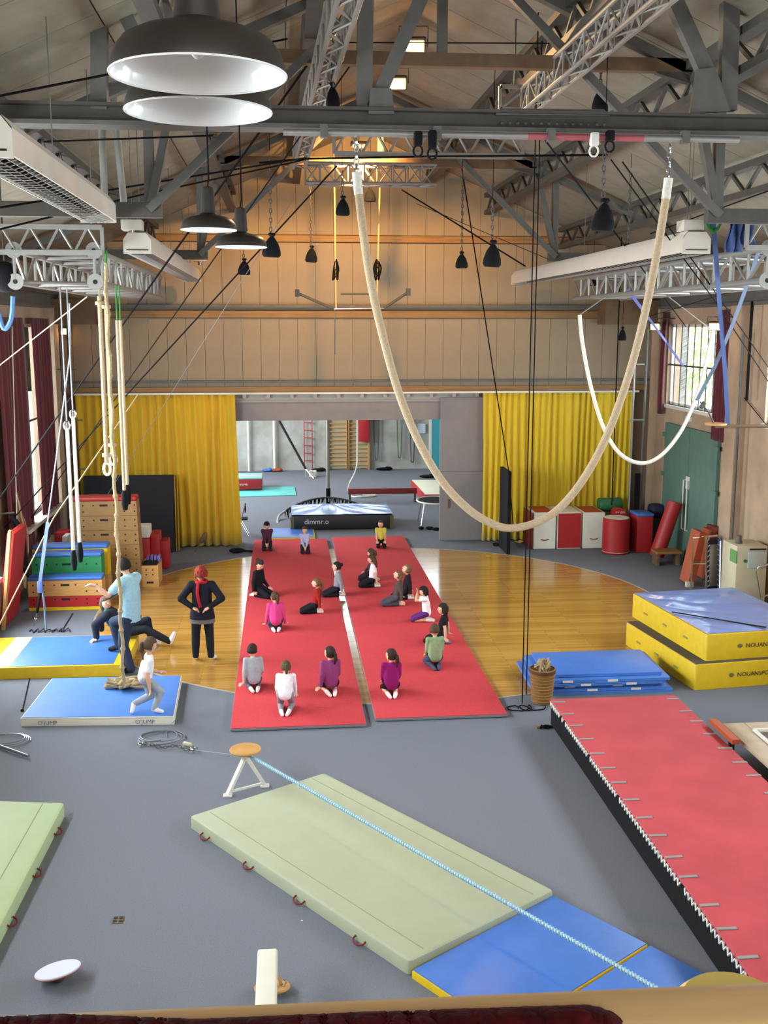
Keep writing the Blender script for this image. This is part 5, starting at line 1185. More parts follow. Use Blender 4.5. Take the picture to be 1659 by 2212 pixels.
boxtruss('rigging_truss', 'aluminium box truss hung along the right side', (BR[0], 14.6, BR[1]), (BR[0], 24.6, BR[1]), 1.12, .44, .045, .62, M_ALU, 'aluminium side trusses', True)
def flat_lattice(name, label, p0, p1, h, m, pitch, r=.03, group=None):
    p0 = Vector(p0); p1 = Vector(p1); t = thing(name, label, 'lattice beam', (p0 + p1) / 2, group=group); up = Vector((0, 0, h))
    for nm, o in (('bottom_chord', Vector((0, 0, 0))), ('top_chord', up)): b = MB(); b.bar(p0 + o, p1 + o, r * 2.2, r * 2.2); part(nm, b, m, t)
    n = max(2, int((p1 - p0).length / pitch)); b = MB()
    for k in range(n):
        a = p0.lerp(p1, k / n); e = p0.lerp(p1, (k + 1) / n); b.tube([a, e + up] if k % 2 == 0 else [a + up, e], r * .6, 5, cap=False)
    b.bar(p0, p0 + up, r * 1.6, r * 1.6); b.bar(p1, p1 + up, r * 1.6, r * 1.6); part('lacing', b, m, t)
    return t
zA, zB = P(100, 545, Y=15.8).z, P(100, 490, Y=15.8).z
flat_lattice('lattice_beam', 'pale lattice beam above the near end of the left truss', (WXL, 15.8, zA), (P(222, 545, Y=15.8).x, 15.8, zA), zB - zA, M_ALU, .19)
zA, zB = P(1640, 535, Y=14.4).z, P(1640, 480, Y=14.4).z
flat_lattice('lattice_beam', 'pale lattice beam above the near end of the right truss', (P(1612, 535, Y=14.4).x, 14.4, zA), (WXR, 14.4, zA), zB - zA, M_ALU, .19)
M_GRID = mat('white_lattice_paint', '#827a71', .5)
pa, pb = P(722, 332, Y=17.0), P(1128, 332, Y=17.0); hh = P(722, 278, Y=17.0).z - pa.z
flat_lattice('lattice_beam', 'white cross lattice beam below the long tie beam', (pa.x, 17.0, pa.z), (pb.x, 17.0, pa.z), hh, M_GRID, .2, .035)
pa, pb = P(660, 397, Y=21.2), P(940, 397, Y=21.2); hh = P(660, 355, Y=21.2).z - pa.z
boxtruss('lattice_beam', 'pale cross box truss in front of the upper gable', (pa.x, 21.2, pa.z + hh / 2), (pb.x, 21.2, pa.z + hh / 2), .4, hh, .03, .27, M_GRID, cat='lattice beam')
a, c = P(1150, 210, Z=8.75), P(1390, 0, Z=8.75); d_ = (c - a); a = a - d_ * .05; c = c + d_ * .7
boxtruss('lattice_beam', 'white lengthwise ladder truss right of the warm floodlights', a, c, .2, .32, .026, .42, M_GRID, cat='lattice beam')
a, c = P(648, 335, Z=8.55), P(742, 0, Z=8.55); d_ = (c - a); a = a - d_ * .05; c = c + d_ * .7
boxtruss('lattice_beam', 'white lengthwise ladder truss left of the warm floodlights', a, c, .2, .32, .026, .42, M_GRID, cat='lattice beam')
for x0p, x1p, y0p, y1p, Yq, lab in ((690, 722, 182, 262, 15.6, 'left'), (1080, 1142, 188, 236, 15.6, 'right')):
    a, c = P(x0p, y1p, Y=Yq), P(x1p, y0p, Y=Yq); t = thing('lattice_frame', 'small white lattice frame above the tie beam on the %s' % lab, 'lattice beam', ((a.x + c.x) / 2, Yq, a.z))
    for p0, p1 in (((a.x, a.z), (a.x, c.z)), ((a.x, c.z), (c.x, c.z)), ((c.x, c.z), (c.x, a.z)), ((c.x, a.z), (a.x, a.z))): b = MB(); b.bar((p0[0], Yq, p0[1]), (p1[0], Yq, p1[1]), .05, .05, up=(0, 1, 0)); part('frame_bar', b, M_GRID, t)
    b = MB(); b.bar((a.x, Yq, a.z), (c.x, Yq, c.z), .03, .03, up=(0, 1, 0)); part('diagonal', b, M_GRID, t)
    b = MB(); b.tube([((a.x + c.x) / 2, Yq, c.z), ((a.x + c.x) / 2, Yq, zroof((a.x + c.x) / 2))], .015, 5); part('hanger', b, M_STEEL, t)
# pendant lamps
def pendant(label, x0, x1, yr, Yq):
    a, c = P(x0, yr, Y=Yq), P(x1, yr, Y=Yq); r = (c - a).length / 2; o = (a + c) / 2; o.y = Yq
    t = thing('pendant_lamp', label, 'pendant lamp', o, group='dark enamel pendant lamps')
    pr_ = [(1, 0), (1.0, .03), (.975, .13), (.93, .25), (.84, .36), (.68, .44), (.5, .485), (.34, .52), (.275, .58), (.25, .75), (.22, 1.38), (.2, 1.46), (.08, 1.5), (0, 1.5)]
    b = MB(); b.lathe([(q[0] * r, q[1] * r) for q in pr_], o, 48); part('shade', b, M_ENAMEL, t)
    pi = [(.995, .0), (.985, .02), (.955, .13), (.91, .24), (.82, .34), (.66, .42), (.48, .465), (.2, .49), (0, .49)]
    b = MB(); b.lathe([(q[0] * r, q[1] * r) for q in pi], o, 48); part('reflector', b, M_ENAMW, t)
    b = MB(); b.tube([o + Vector((r * .997 * math.cos(k * math.pi / 24), r * .997 * math.sin(k * math.pi / 24), 0)) for k in range(48)], r * .012, 6, closed=True); part('rim', b, M_ENAMW, t)
    b = MB(); b.ball(o + Vector((0, 0, r * .33)), (r * .1, r * .1, r * .16), 14, 10); part('bulb', b, mat('bulb_glass', '#cfcfc9', .15), t)
    b = MB(); zt_ = zroof(o.x); b.tube([o + Vector((0, 0, r * 1.48)), o + Vector((.01, 0, r * 1.8)), Vector((o.x, o.y, zt_))], .008, 6); part('cord', b, M_BLACKR, t)
    return t
pendant('largest dark enamel pendant lamp at the top of the picture', 235, 620, 163, 3.3)
pendant('second dark enamel pendant lamp hanging just below the largest one', 268, 588, 242, 4.0)
pendant('small dark pendant lamp at left, white inside showing', 390, 512, 497, 10.5)
pendant('small dark pendant lamp nearest the hanging sandbags', 465, 577, 534, 11.4)
# radiant heaters
def heater(label, x, w, y0, y1, z, near_end=True):
    t = thing('radiant_heater', label, 'heater', (x, (y0 + y1) / 2, z), group='long white radiant heaters')
    h = .3; prof = [(-w / 2, 0), (-w / 2, h * .68), (-w * .32, h), (w * .32, h), (w / 2, h * .68), (w / 2, 0)]
    inn = [(q[0] * .93, q[1] * .93 + (0 if q[1] else 0)) for q in prof]
    b = MB(); n = len(prof); vs = [(x + q[0], y, z + q[1]) for y in (y0, y1) for q in prof] + [(x + q[0], y, z + q[1]) for y in (y0, y1) for q in inn]
    fs = [(i, i + 1, n + i + 1, n + i) for i in range(n - 1)] + [(2 * n + i + 1, 2 * n + i, 3 * n + i, 3 * n + i + 1) for i in range(n - 1)] + [(0, 2 * n, 3 * n, n), (n - 1, 2 * n - 1, 4 * n - 1, 3 * n - 1)]
    b.add(vs, fs)
    for i in range(n - 1, 2 * n - 2): b.mi[i] = 1
    part('hood', b, [M_WHV2, mat('heater_inside', '#3d352f', .6)], t)
    for y in (y0, y1):
        b = MB(); b.extr([(x + q[0] * 1.02, y - .015, z + q[1] * 1.02 - .02) for q in prof], (0, .03, 0)); ep = part('end_plate', b, M_WHV2, t)
        if y == y0: b = MB(); b.b2((x - w * .4, y - .02, z + .03), (x + w * .4, y - .014, z + .045)); part('slot', b, HOLE, ep)
    b = MB(); b.b2((x - w * .3, y0 + .05, z + h * .78), (x + w * .3, y1 - .05, z + h * .8)); b.tube([(x, y0 + .05, z + .12), (x, y1 - .05, z + .12)], .045, 8); part('burner_tube', b, M_STEELD, t)
    b = MB(); ny = int((y1 - y0) / .16)
    for k in range(ny): y = y0 + .06 + k * .16; b.tube([(x - w * .46, y, z + .005), (x - w * .2, y, z - .03), (x + w * .2, y, z - .03), (x + w * .46, y, z + .005)], .0045, 4, cap=False)
    for q in (-.2, 0, .2): b.tube([(x + w * q, y0, z - .03), (x + w * q, y1, z - .03)], .005, 4, cap=False)
    part('wire_grille', b, mat('grille_wire', '#b5b2aa', .4, metal=.5), t)
    for k in range(3):
        y = y0 + .4 + k * (y1 - y0 - .8) / 2; b = MB(); b.tube([(x, y, z + h), (x, y, zroof(x))], .006, 5); part('hanger', b, M_STEEL, t)
    return t
M_WHV2 = mat('heater_enamel', '#c9bfb2', .45, vary=.03, vscale=3)
def hbox(label, px, py, Yq, w=.3):
    p = P(px, py, Y=Yq); t = thing('burner_box', label, 'burner box', (p.x, Yq, p.z - .08)); b = MB(); b.rbox((p.x, Yq, p.z), (w, .3, .15), .01, 2); part('casing', b, M_WHV2, t)
    b = MB(); b.cyl((p.x, Yq - .05, p.z - .16), (p.x, Yq - .05, p.z - .07), .05); part('flange', b, M_CHROME, t); b = MB(); b.tube([(p.x, Yq, p.z + .07), (p.x, Yq, zroof(p.x))], .006, 5); part('hanger', b, M_STEEL, t)
heater('long white radiant heater with wire grille cut by the left edge', -2.2, .42, 8.6, 13.7, 6.87)
heater('white radiant heater running along the left roof side', -2.1, .4, 16.5, 26.4, 6.68)
heater('white radiant heater running along the right roof side', 5.87, .4, 15.0, 26.4, 6.63)
hbox('white burner box above the near end of the left heater', 286, 487, 16.6)
hbox('white burner box above the near end of the right heater', 1491, 488, 15.2)
hbox('small white burner box at the far end of the left heater', 432, 558, 25.6)
hbox('small white burner box at the far end of the right heater', 1198, 556, 25.6)
for x, y1p, lab in ((226, 420, 'left'), (270, 462, 'right')):
    p = P(x, y1p, Y=14.3); b = MB(); b.cyl((p.x, 14.3, p.z), (p.x - (.1 if lab == 'right' else 0), 14.3, zroof(p.x)), .045, n=10); one('flue_pipe', b, M_ALU, 'shiny vertical flue pipe at upper left, %s of two' % lab, 'pipe')
# floodlights
def flood(label, px, py, w=.26, h=.2, tilt=(0, 0), power=0, aim=None, spot=1.6, **kw):
    p = P(px, py, **kw); t = thing('floodlight', label, 'floodlight', p)
    q = Vector(aim) - p if aim is not None else Vector((0, -1, -.4)); rot = q.to_track_quat('-Y', 'Z').to_matrix()
    b = MB(); b.rbox(p + rot @ Vector((0, .05, 0)), (w, .1, h), .03, 2, rot); part('housing', b, M_STEELD, t)
    b = MB(); b.rbox(p + rot @ Vector((0, -.008, 0)), (w * .82, .02, h * .7), .008, 2, rot); part('glass', b, M_LAMP, t)
    b = MB(); b.tube([p + rot @ Vector((-w * .56, .05, 0)), p + rot @ Vector((-w * .56, .05, h)), p + rot @ Vector((w * .56, .05, h)), p + rot @ Vector((w * .56, .05, 0))], .01, 6); part('yoke', b, M_STEELD, t)
    b = MB(); top = p + rot @ Vector((0, .05, h)); en = kw.get('hold'); b.tube([top, Vector((top.x, top.y, min(zroof(top.x), top.z + 6)))], .008, 5) if 'X' not in kw else b.tube([top, Vector((WXL if p.x < 0 else WXR, top.y, top.z))], .015, 6); part('bracket', b, M_STEELD, t)
    if power:
        l = bpy.data.lights.new('floodlight_beam', 'SPOT'); l.energy = power; l.color = (1.0, .62, .26); l.spot_size = spot; l.spot_blend = .8; l.shadow_soft_size = .1
        o = bpy.data.objects.new('floodlight_beam', l); COL.objects.link(o); o.parent = t; o.location = rot @ Vector((0, -.06, 0)); o.rotation_euler = (Vector(aim) - p).to_track_quat('-Z', 'Y').to_euler() if aim is not None else (0, 0, 0)
    return t
flood('warm glowing floodlight highest under the ridge', 893, 103, w=.4, h=.3, Y=17.5, power=500, aim=(1.2, 9.0, 5.5))
flood('warm glowing floodlight just below the highest one', 858, 181, w=.34, h=.24, Y=18.8, power=300, aim=(1.2, 10.0, 5.0))
flood('glowing halogen floodlight high on the left wall', 141, 716, w=.26, h=.2, X=WXL + .35, power=60, aim=(1, 18, 2))
flood('glowing halogen floodlight left of the right window', 1415, 706, w=.26, h=.2, X=WXR - .5, power=60, aim=(3, 18, 2))
flood('glowing halogen floodlight in front of the right window', 1544, 706, w=.28, h=.2, X=WXR - .6, power=60, aim=(3, 14, 2))
t = thing('lamp_cluster', 'row of three glowing bulbs at the cross lattice beam', 'lamp', P(776, 316, Y=20.8))
p = P(776, 316, Y=20.8); b = MB(); b.rbox(p + Vector((0, .06, .05)), (.32, .1, .1), .02, 2); part('housing', b, M_STEELD, t)
for k in (-1, 0, 1): b = MB(); b.ball(p + Vector((.09 * k, 0, 0)), .035, 12, 8); part('bulb', b, M_LAMP, t)
b = MB(); b.tube([p + Vector((0, .06, .1)), Vector((p.x, p.y + .06, zroof(p.x)))], .008, 5); part('hanger', b, M_STEELD, t)
l = bpy.data.lights.new('cluster_beam', 'SPOT'); l.energy = 2600; l.color = (1.0, .54, .17); l.spot_size = 1.75; l.spot_blend = 1.0; l.shadow_soft_size = .15
o = bpy.data.objects.new('cluster_beam', l); COL.objects.link(o); o.parent = t; o.location = (0, .16, -.05); o.rotation_euler = Vector((0, 6.6, -1.4)).to_track_quat('-Z', 'Y').to_euler()
# sandbags on chains
BAG = [(720, 178, 232, 112, 12.9, 'black sandbag left of the floodlights above the tie beam'), (1295, 185, 246, 85, 15, 'black sandbag above the tie beam on the right'), (740, 423, 466, 362, 20, 'round black sandbag in front of the lit gable beside the rope end'), (800, 402, 436, 352, 23, 'black sandbag highest in front of the lit gable'),
       (586, 503, 556, 325, 17, 'black sandbag beside the small pendant lamp'), (672, 530, 567, 350, 23, 'flared black sandbag left of the hanging trapeze'), (527, 558, 594, 535, 23, 'small black sandbag under the small pendant lamp'), (997, 543, 580, 360, 22, 'slim black sandbag right of the trapeze'), (1062, 518, 577, 430, 17.5, 'knobbly black sandbag above the right heater end'),
       (1300, 428, 500, 292, 12.6, 'largest black sandbag at right below the pipe'), (1355, 526, 573, 362, 19, 'narrow black sandbag crossing the right heater'), (1281, 592, 618, 588, 25, 'small black sandbag under the right heater'), (1344, 706, 736, 690, 25, 'small black sandbag beside the right window lamp')]
for x, y0p, y1p, yc, Yq, lab in BAG:
    a, c = P(x, y0p, Y=Yq), P(x, y1p, Y=Yq); h = a.z - c.z; w = h * random.uniform(.3, .4); o = Vector((c.x, Yq, c.z))
    t = thing('sandbag', lab, 'sandbag', o, group='black sandbags hung under the roof')
    b = MB(); sq = random.uniform(.55, .9)
    b.lathe([(0, 0), (w * .8, .01 * h), (w, .1 * h), (w * .95, .3 * h), (w * .7, .58 * h), (w * .34, .78 * h), (w * .2, .84 * h), (w * .42, .93 * h), (w * .3, 1.0 * h), (0, h)], o, 14, Matrix.Rotation(random.uniform(-.1, .1), 3, 'Y') @ Matrix.Scale(sq, 3, Vector((0, 1, 0)))); part('bag', b, M_BLACK, t)
    ct_ = P(x, yc, Y=Yq); b = MB(); n = max(2, int((ct_.z - a.z) / .07))
    for k in range(n):
        p = Vector((o.x, Yq, a.z - .02 + k * .07)); b.tube([p + Vector(((.02 * math.cos(q_) if k % 2 else 0), (0 if k % 2 else .02 * math.cos(q_)), .042 * math.sin(q_))) for q_ in [2 * math.pi * j / 8 for j in range(8)]], .008, 4, closed=True)
    part('chain', b, M_STEELD, t)
    b = MB(); b.tube([(o.x, Yq, min(ct_.z, zroof(o.x) - .05)), (o.x, Yq, zroof(o.x))], .005, 4); part('hanging_cord', b, M_BLACKR, t)
# pipe under the tie beam and the cloud swing
p0, p1 = P(612, 292, Y=11.95), P(1596, 296, Y=11.95); zp = (p0.z + p1.z) / 2
t = thing('swing_pipe', 'long steel pipe clamped under the tie beam', 'pipe', ((p0.x + p1.x) / 2, 11.95, zp))
b = MB(); b.cyl((p0.x, 11.95, zp), (p1.x, 11.95, zp), .035, n=12); part('pipe', b, M_ALU, t)
b = MB(); b.cyl((P(1140, 292, Y=11.95).x, 11.95, zp), (P(1390, 292, Y=11.95).x, 11.95, zp), .036, n=12); part('red_sleeve', b, mat('faded_red', '#a4545a', .5), t)
for x in (700, 945, 1190, 1480): p = P(x, 290, Y=11.95); b = MB(); b.b2((p.x - .04, 11.9, zp - .05), (p.x + .04, 12.0, tz0 + .02)); part('clamp', b, M_STEEL, t)
for k, (x, y0p, y1p, lab) in enumerate(((903, 290, 322, 'black shackle pair left on the swing pipe'), (934, 288, 328, 'black shackle pair second on the swing pipe'), (1318, 288, 312, 'black shackle on the swing pipe above the largest sandbag'), (1284, 292, 322, 'white pulley on the swing pipe near the largest sandbag'))):
    a, c = P(x, y0p, Y=11.9), P(x, y1p, Y=11.9); b = MB(); b.rbox((a.x, 11.9, (a.z + c.z) / 2 + .03), (.09, .1, a.z - c.z), .02, 2); b.tube([(a.x + .05 * math.cos(q_), 11.9, c.z - .02 + .06 * math.sin(q_)) for q_ in [2 * math.pi * j / 10 for j in range(10)]], .012, 5, closed=True); one('shackle', b, M_WHITEP if k == 3 else M_BLACK, lab, 'shackle')
ys = 11.95
sw = [(770, 372), (775, 420), (787, 520), (803, 620), (828, 730), (862, 850), (905, 955), (955, 1040), (1012, 1100), (1060, 1130), (1100, 1141), (1150, 1132), (1200, 1105), (1250, 1050), (1300, 965), (1342, 860), (1374, 755), (1400, 645), (1422, 530), (1438, 430), (1444, 385)]
pts = spline([P(x, y, Y=ys) for x, y in sw], 5)
t = thing('cloud_swing', 'thick cotton swing rope hanging in a deep loop across the hall', 'rope', P(1090, 1141, Y=ys))
b = MB(); b.tube(pts, .046, 12); part('rope', b, M_ROPE, t)
for e in (0, 1):
    seg = pts[:6] if e == 0 else pts[-6:]; b = MB(); b.tube(seg, .05, 12); part('taped_end', b, mat('white_tape', '#d9d4c8', .6, vary=.15, vscale=40), t)
    p = pts[0] if e == 0 else pts[-1]; b = MB()
    for k in range(int((zp - p.z) / .075)): b.tube([p + Vector((.025 * math.cos(q_) if k % 2 else 0, 0 if k % 2 else .025 * math.cos(q_), .03 + .075 * k + .048 * math.sin(q_))) for q_ in [2 * math.pi * j / 8 for j in range(8)]], .011, 5, closed=True)
    part('chain', b, M_CHROME, t)
# smaller loop at right
s2 = [(1252, 680), (1258, 740), (1275, 830), (1300, 915), (1330, 970), (1362, 995), (1396, 1000), (1430, 982), (1462, 945), (1487, 900), (1512, 835), (1528, 770), (1540, 715)]
ys2 = 21.6
pts = spline([P(x, y, Y=ys2) for x, y in s2], 5)
t = thing('cloud_swing', 'thinner white swing rope hanging in a loop before the teal door', 'rope', P(1396, 1000, Y=ys2))
b = MB(); b.tube(pts, .042, 8); part('rope', b, M_ROPEW, t)
for p, q in ((pts[0], Vector((BR[0] - .56, 22.0, 6.23))), (pts[-1], Vector((BR[0] + .56, 21.6, 6.23)))): b = MB(); b.tube([p, q], .012, 5); part('hanging_strap', b, M_ALU, t)
# trapeze in front of the gable
Yz = 24.0
t = thing('trapeze', 'trapeze hanging on long ochre ropes before the gable wall', 'trapeze', P(770, 668, Y=Yz))
for x0p, x1p in ((722, 726), (821, 814)):
    a, c = P(x0p, 372, Y=Yz), P(x1p, 668, Y=Yz); b = MB(); b.tube([a, Vector((a.x, Yz, zroof(a.x)))], .012, 5); b.tube([a, c], .018, 6); part('trapeze_rope', b, mat('ochre_rope', '#c9a566', .8), t)
    b = MB(); g_ = P(x1p, 585, Y=Yz)
    for k in range(5): b.tube(spline([g_ + Vector((0, 0, .25)), g_ + Vector((random.uniform(-.1, .1), 0, .05)), g_ + Vector((random.uniform(-.08, .1), 0, -.2)), g_ + Vector((random.uniform(-.05, .08), 0, 0)), g_ + Vector((0, 0, .25))], 4), .02, 5)
    part('cord_bundle', b, M_BLACKR, t)
a, c = P(718, 668, Y=Yz), P(832, 666, Y=Yz); b = MB(); b.cyl(a, c, .022, n=10); part('bar', b, M_CHROME, t)
b = MB(); b.cyl(P(736, 635, Y=Yz), P(803, 635, Y=Yz), .02, n=8); part('spreader_bar', b, M_STEELD, t)
for x0p, y0p, x1p, y1p in ((642, 633, 722, 668), (882, 631, 830, 666)): b = MB(); b.cyl(P(x0p, y0p, Y=Yz), P(x1p, y1p, Y=Yz), .03, n=8); b.box(P(x0p, y0p, Y=Yz), (.1, .1, .16)); part('padded_arm', b, M_STEELD, t)
b = MB(); b.tube([P(724, 668, Y=Yz), P(724, 766, Y=Yz)], .012, 6); part('lower_rod', b, M_STEEL, t)
# ropes hanging from the left truss
Yr = 16.3; zbt = BL[1] - .26
def hang(label, x0p, y0p, x1p, y1p, Yq, r, m, ends=None, top=None, name='hanging_rope'):
    a, c = P(x0p, y0p, Y=Yq), P(x1p, y1p, Y=Yq); a.y = Yq; c.x = a.x * .35 + c.x * .65; a.x = c.x
    t = thing(name, label, 'rope', c, group='ropes hung from the left truss')
    b = MB(); b.tube([a, (a + c) / 2, c], r, 8); part('rope', b, m, t)
    b = MB(); b.tube([a, Vector((a.x, a.y, zbt + .02 if a.x > BL[0] - .6 else zbt))], .012, 6); part('hanging_strap', b, top or M_STRAPG, t)
    return t, a, c
for k, (x0p, y0p, x1p, y1p) in enumerate(((213, 640, 232, 1000), (229, 648, 243, 978))):
    t, a, c = hang('%s long cotton rope with loop and knob ends' % ('left', 'right')[k], x0p, y0p, x1p, y1p, Yr, .034, M_ROPE, top=M_ROPE)
    for zq in (a.z - .1, c.z + .12): b = MB(); b.lathe([(.03, -.03), (.065, -.025), (.07, 0), (.065, .025), (.03, .03)], (c.x, c.y, zq), 14); part('knob', b, M_ROPE, t)
    b = MB(); b.tube([c + Vector((.05 * math.cos(q_), 0, -.09 + .09 * math.sin(q_))) for q_ in [2 * math.pi * j / 14 for j in range(14)]], .024, 7, closed=True); part('eye_loop', b, M_ROPEW, t)
for k, (x0p, y0p, x1p, y1p) in enumerate(((256, 692, 267, 1062), (264, 692, 273, 1050))):
    t, a, c = hang('%s trapeze rope with black padded end' % ('front', 'rear')[k], x0p, y0p, x1p, y1p, Yr + .5 + .25 * k, .026, M_ROPE)
    b = MB(); b.lathe([(0, -.3), (.04, -.29), (.055, -.2), (.05, -.05), (.03, .02), (0, .03)], c, 14); part('padded_end', b, M_BLACK, t)
for k, (x0p, y0p, x1p, y1p) in enumerate(((147, 925, 158, 1195), (162, 900, 170, 1178))):
    t, a, c = hang('%s white strap rope on steel wire with black end' % ('left', 'right')[k], x0p, y0p, x1p, y1p, 17.5 + .3 * k, .03, M_ROPEW, top=M_CABLE)
    b = MB(); b.lathe([(0, -.3), (.035, -.28), (.055, -.15), (.045, 0), (.028, .06), (0, .07)], c, 14); part('padded_end', b, M_BLACK, t)
    b = MB(); b.tube([a + Vector((.045 * math.cos(q_), 0, .04 + .07 * math.sin(q_))) for q_ in [2 * math.pi * j / 12 for j in range(12)]], .018, 6, closed=True); part('eye_loop', b, M_CHROME, t)
# knotted climbing rope and its heap on the lettered mat
base = P(268, 1490, Z=.14); top = Vector((base.x, base.y, zbt + .3))
t = thing('knotted_rope', 'knotted hemp rope falling to a heap on the lettered blue mat', 'rope', (base.x, base.y, .135))
rad = []; pts = []
n = 150
for k in range(n + 1):
    z = .2 + (top.z - .2) * k / n; pts.append(Vector((base.x + .012 * math.sin(z * 9), base.y + .012 * math.cos(z * 7), z))); rad.append(.026 if k % 7 else .042)
b = MB(); b.tube(pts, rad, 8); part('rope', b, M_HEMP, t)
b = MB(); hp = [(base.x, base.y, .2)]
for k in range(46):
    a = random.uniform(0, 6.28); r_ = random.uniform(.08, .3); hp.append((base.x + .02 + r_ * math.cos(a) * 1.15, base.y + .12 + r_ * math.sin(a) * .9, .165 + .05 * abs(math.sin(k * .9)) + .05 * (k % 3 == 0)))
b.tube(spline(hp, 3), .026, 7); part('rope_heap', b, M_HEMP, t)
b = MB(); b.tube([top - Vector((0, 0, .05)), Vector((top.x + .02, top.y, 6.66))], .02, 6); part('hanging_strap', b, M_STRAPG, t)
# cables
def cable(label, pts, r=.011, m=None, name='rigging_cable', cat='cable', sag=0.0, n=5):
    q = [P(x, y, **kw) for x, y, kw in pts]
    if sag and len(q) == 2: q = [q[0].lerp(q[1], k / 10) - Vector((0, 0, sag * (1 - (k / 5 - 1) ** 2))) for k in range(11)]
    b = MB(); b.tube(q, r, n); return one(name, b, m or M_BLACKR, label, cat)
XL = dict(X=WXL + .06); XR = dict(X=WXR - .06)
def Y_(v): return dict(Y=v)
cable('black cable from the left edge up to the largest pendant lamp', [(-60, 219, Y_(9.5)), (620, 84, Y_(12.2))])
cable('black cable running level below the second pendant lamp', [(95, 306, Y_(12.0)), (460, 293, Y_(12.0))], .010)
cable('upper black cable sagging from the left edge to the lattice beams', [(-60, 458, Y_(13.0)), (300, 400, Y_(15.0)), (660, 341, Y_(17.0))], .013)
cable('lower black cable sagging from the left edge to the lattice beams', [(-60, 510, Y_(13.0)), (300, 422, Y_(15.0)), (655, 346, Y_(17.0))], .012)
cable('thick black guy cable slanting to the left wall, leftmost of three', [(742, 30, Y_(14)), (-20, 1103, XL)], .015)
cable('black guy cable slanting to the left wall, second of three', [(800, 80, Y_(14)), (60, 1130, XL)], .010)
cable('black guy cable slanting to the left wall, rightmost of three', [(728, 358, Y_(17)), (10, 1140, XL)], .013)
cable('thin grey guy line slanting behind the black guy cables', [(640, 420, Y_(20)), (200, 1120, Y_(24))], .006, M_CABLE)
cable('tan guy rope slanting from the left truss to the floor corner', [(300, 850, Y_(21)), (115, 1120, Y_(19.5)), (-5, 1357, Y_(18.6))], .013, M_HEMP)
cable('beige cord from the left truss to the left edge', [(188, 641, Y_(16.3)), (-30, 812, XL)], .009, M_ROPE)
cable('black level cable across the hall below the tie beam', [(560, 352, Y_(17)), (660, 343, Y_(17)), (940, 338, Y_(16.8)), (1312, 335, Y_(16.5))], .016)
cable('thin black line level with the highest floodlight', [(735, 92, Y_(14)), (1290, 94, Y_(14))], .008)
cable('black guy cable from the lattice beam down to the right', [(868, 410, Y_(22)), (1135, 575, Y_(20))], .015)
cable('thin line beside the guy cable right of the gable light', [(900, 440, Y_(22)), (1185, 560, Y_(19))], .006)
cable('black rope hanging from the truss to the black panel', [(996, 352, Y_(22.5)), (1098, 1012, Y_(25.4)), (1110, 1150, Y_(25.5))], .014)
cable('black guy cable crossing the right heater to the window', [(1178, 303, Y_(13)), (1482, 706, XR)], .012)
cable('left of two parallel black lines slanting before the right window', [(1320, 345, Y_(14)), (1548, 655, Y_(17)), (1690, 870, XR)], .010)
cable('right of two parallel black lines slanting before the right window', [(1345, 350, Y_(14)), (1562, 655, Y_(17)), (1700, 850, XR)], .010)
cable('black line slanting low on the right wall', [(1587, 834, XR), (1690, 960, XR)], .010)
cable('thin black line rising to the right edge above the right truss', [(1405, 505, Y_(17)), (1680, 405, Y_(15))], .010)
cable('thin wire from the right edge to the right truss', [(1380, 690, Y_(22)), (1680, 600, Y_(18))], .006)
for k, dx in enumerate((0, 9)):
    a = P(1128 + dx, 1520 - 20 * k, Z=.02); b = MB(); b.tube([a, Vector((a.x, a.y, zroof(a.x)))], .009, 5); one('hanging_black_rope', b, M_BLACKR, '%s of the two black ropes hanging down to the basket' % ('left', 'right')[k], 'rope', 'black ropes above the basket')
a = P(1322, 1080, Y=25.6); b = MB(); b.tube([(a.x, 25.6, 1.2), (a.x, 25.6, zroof(a.x))], .016, 5); one('hanging_black_rope', b, M_BLACKR, 'black rope hanging in front of the bright yellow curtain', 'rope')
a = P(1626, 640, X=WXR - .25); b = MB(); b.tube([(a.x, a.y, 4.1), (a.x, a.y, 6.1)], .03, 6); one('hanging_black_rope', b, M_BLACKR, 'thick black rope hanging at the right edge', 'rope')
# blue ratchet strap to the floor anchor at left
pts = [P(152, 760, Y=18.2), P(103, 1128, Y=18.6)]
t = thing('ratchet_strap', 'blue ratchet strap stretched to a floor anchor behind the yellow mat', 'strap', P(74, 1352, Z=.0))
b = MB(); b.tube([P(150, 655, Y=18.0), pts[0], pts[1]], .012, 6); part('steel_wire', b, mat('pale_blue_wire', '#9fb4bd', .4), t)
an = P(73, 1352, Z=.02); r1 = P(87, 1268, Y=19.4)
def webb(p, q, w, m, nm): b = MB(); b.bar(p, q, w, .006, up=(0, 1, 0)); part(nm, b, m, t)
webb(pts[1], r1 + Vector((0, 0, .1)), .06, mat('blue_grey_webbing', '#76859d', .8), 'webbing')
b = MB(); b.rbox(r1, (.1, .06, .22), .015, 2); part('ratchet', b, M_STRAPB, t)
b = MB(); b.tube([r1 - Vector((0, 0, .1)), P(80, 1322, Y=19.7)], .03, 6); part('dark_sling', b, M_BLACK, t)
b = MB(); b.tube([P(80, 1322, Y=19.7), an], .012, 6); b.ball(an.lerp(P(80, 1322, Y=19.7), .5), .035, 8, 6); part('hook', b, M_CHROME, t)
b = MB(); b.tube(spline([r1 + Vector((.03, 0, 0)), P(95, 1300, Y=19.6), P(100, 1362, Z=.03)], 5), .02, 4); part('strap_tail', b, mat('blue_grey_webbing', '#76859d', .8), t)
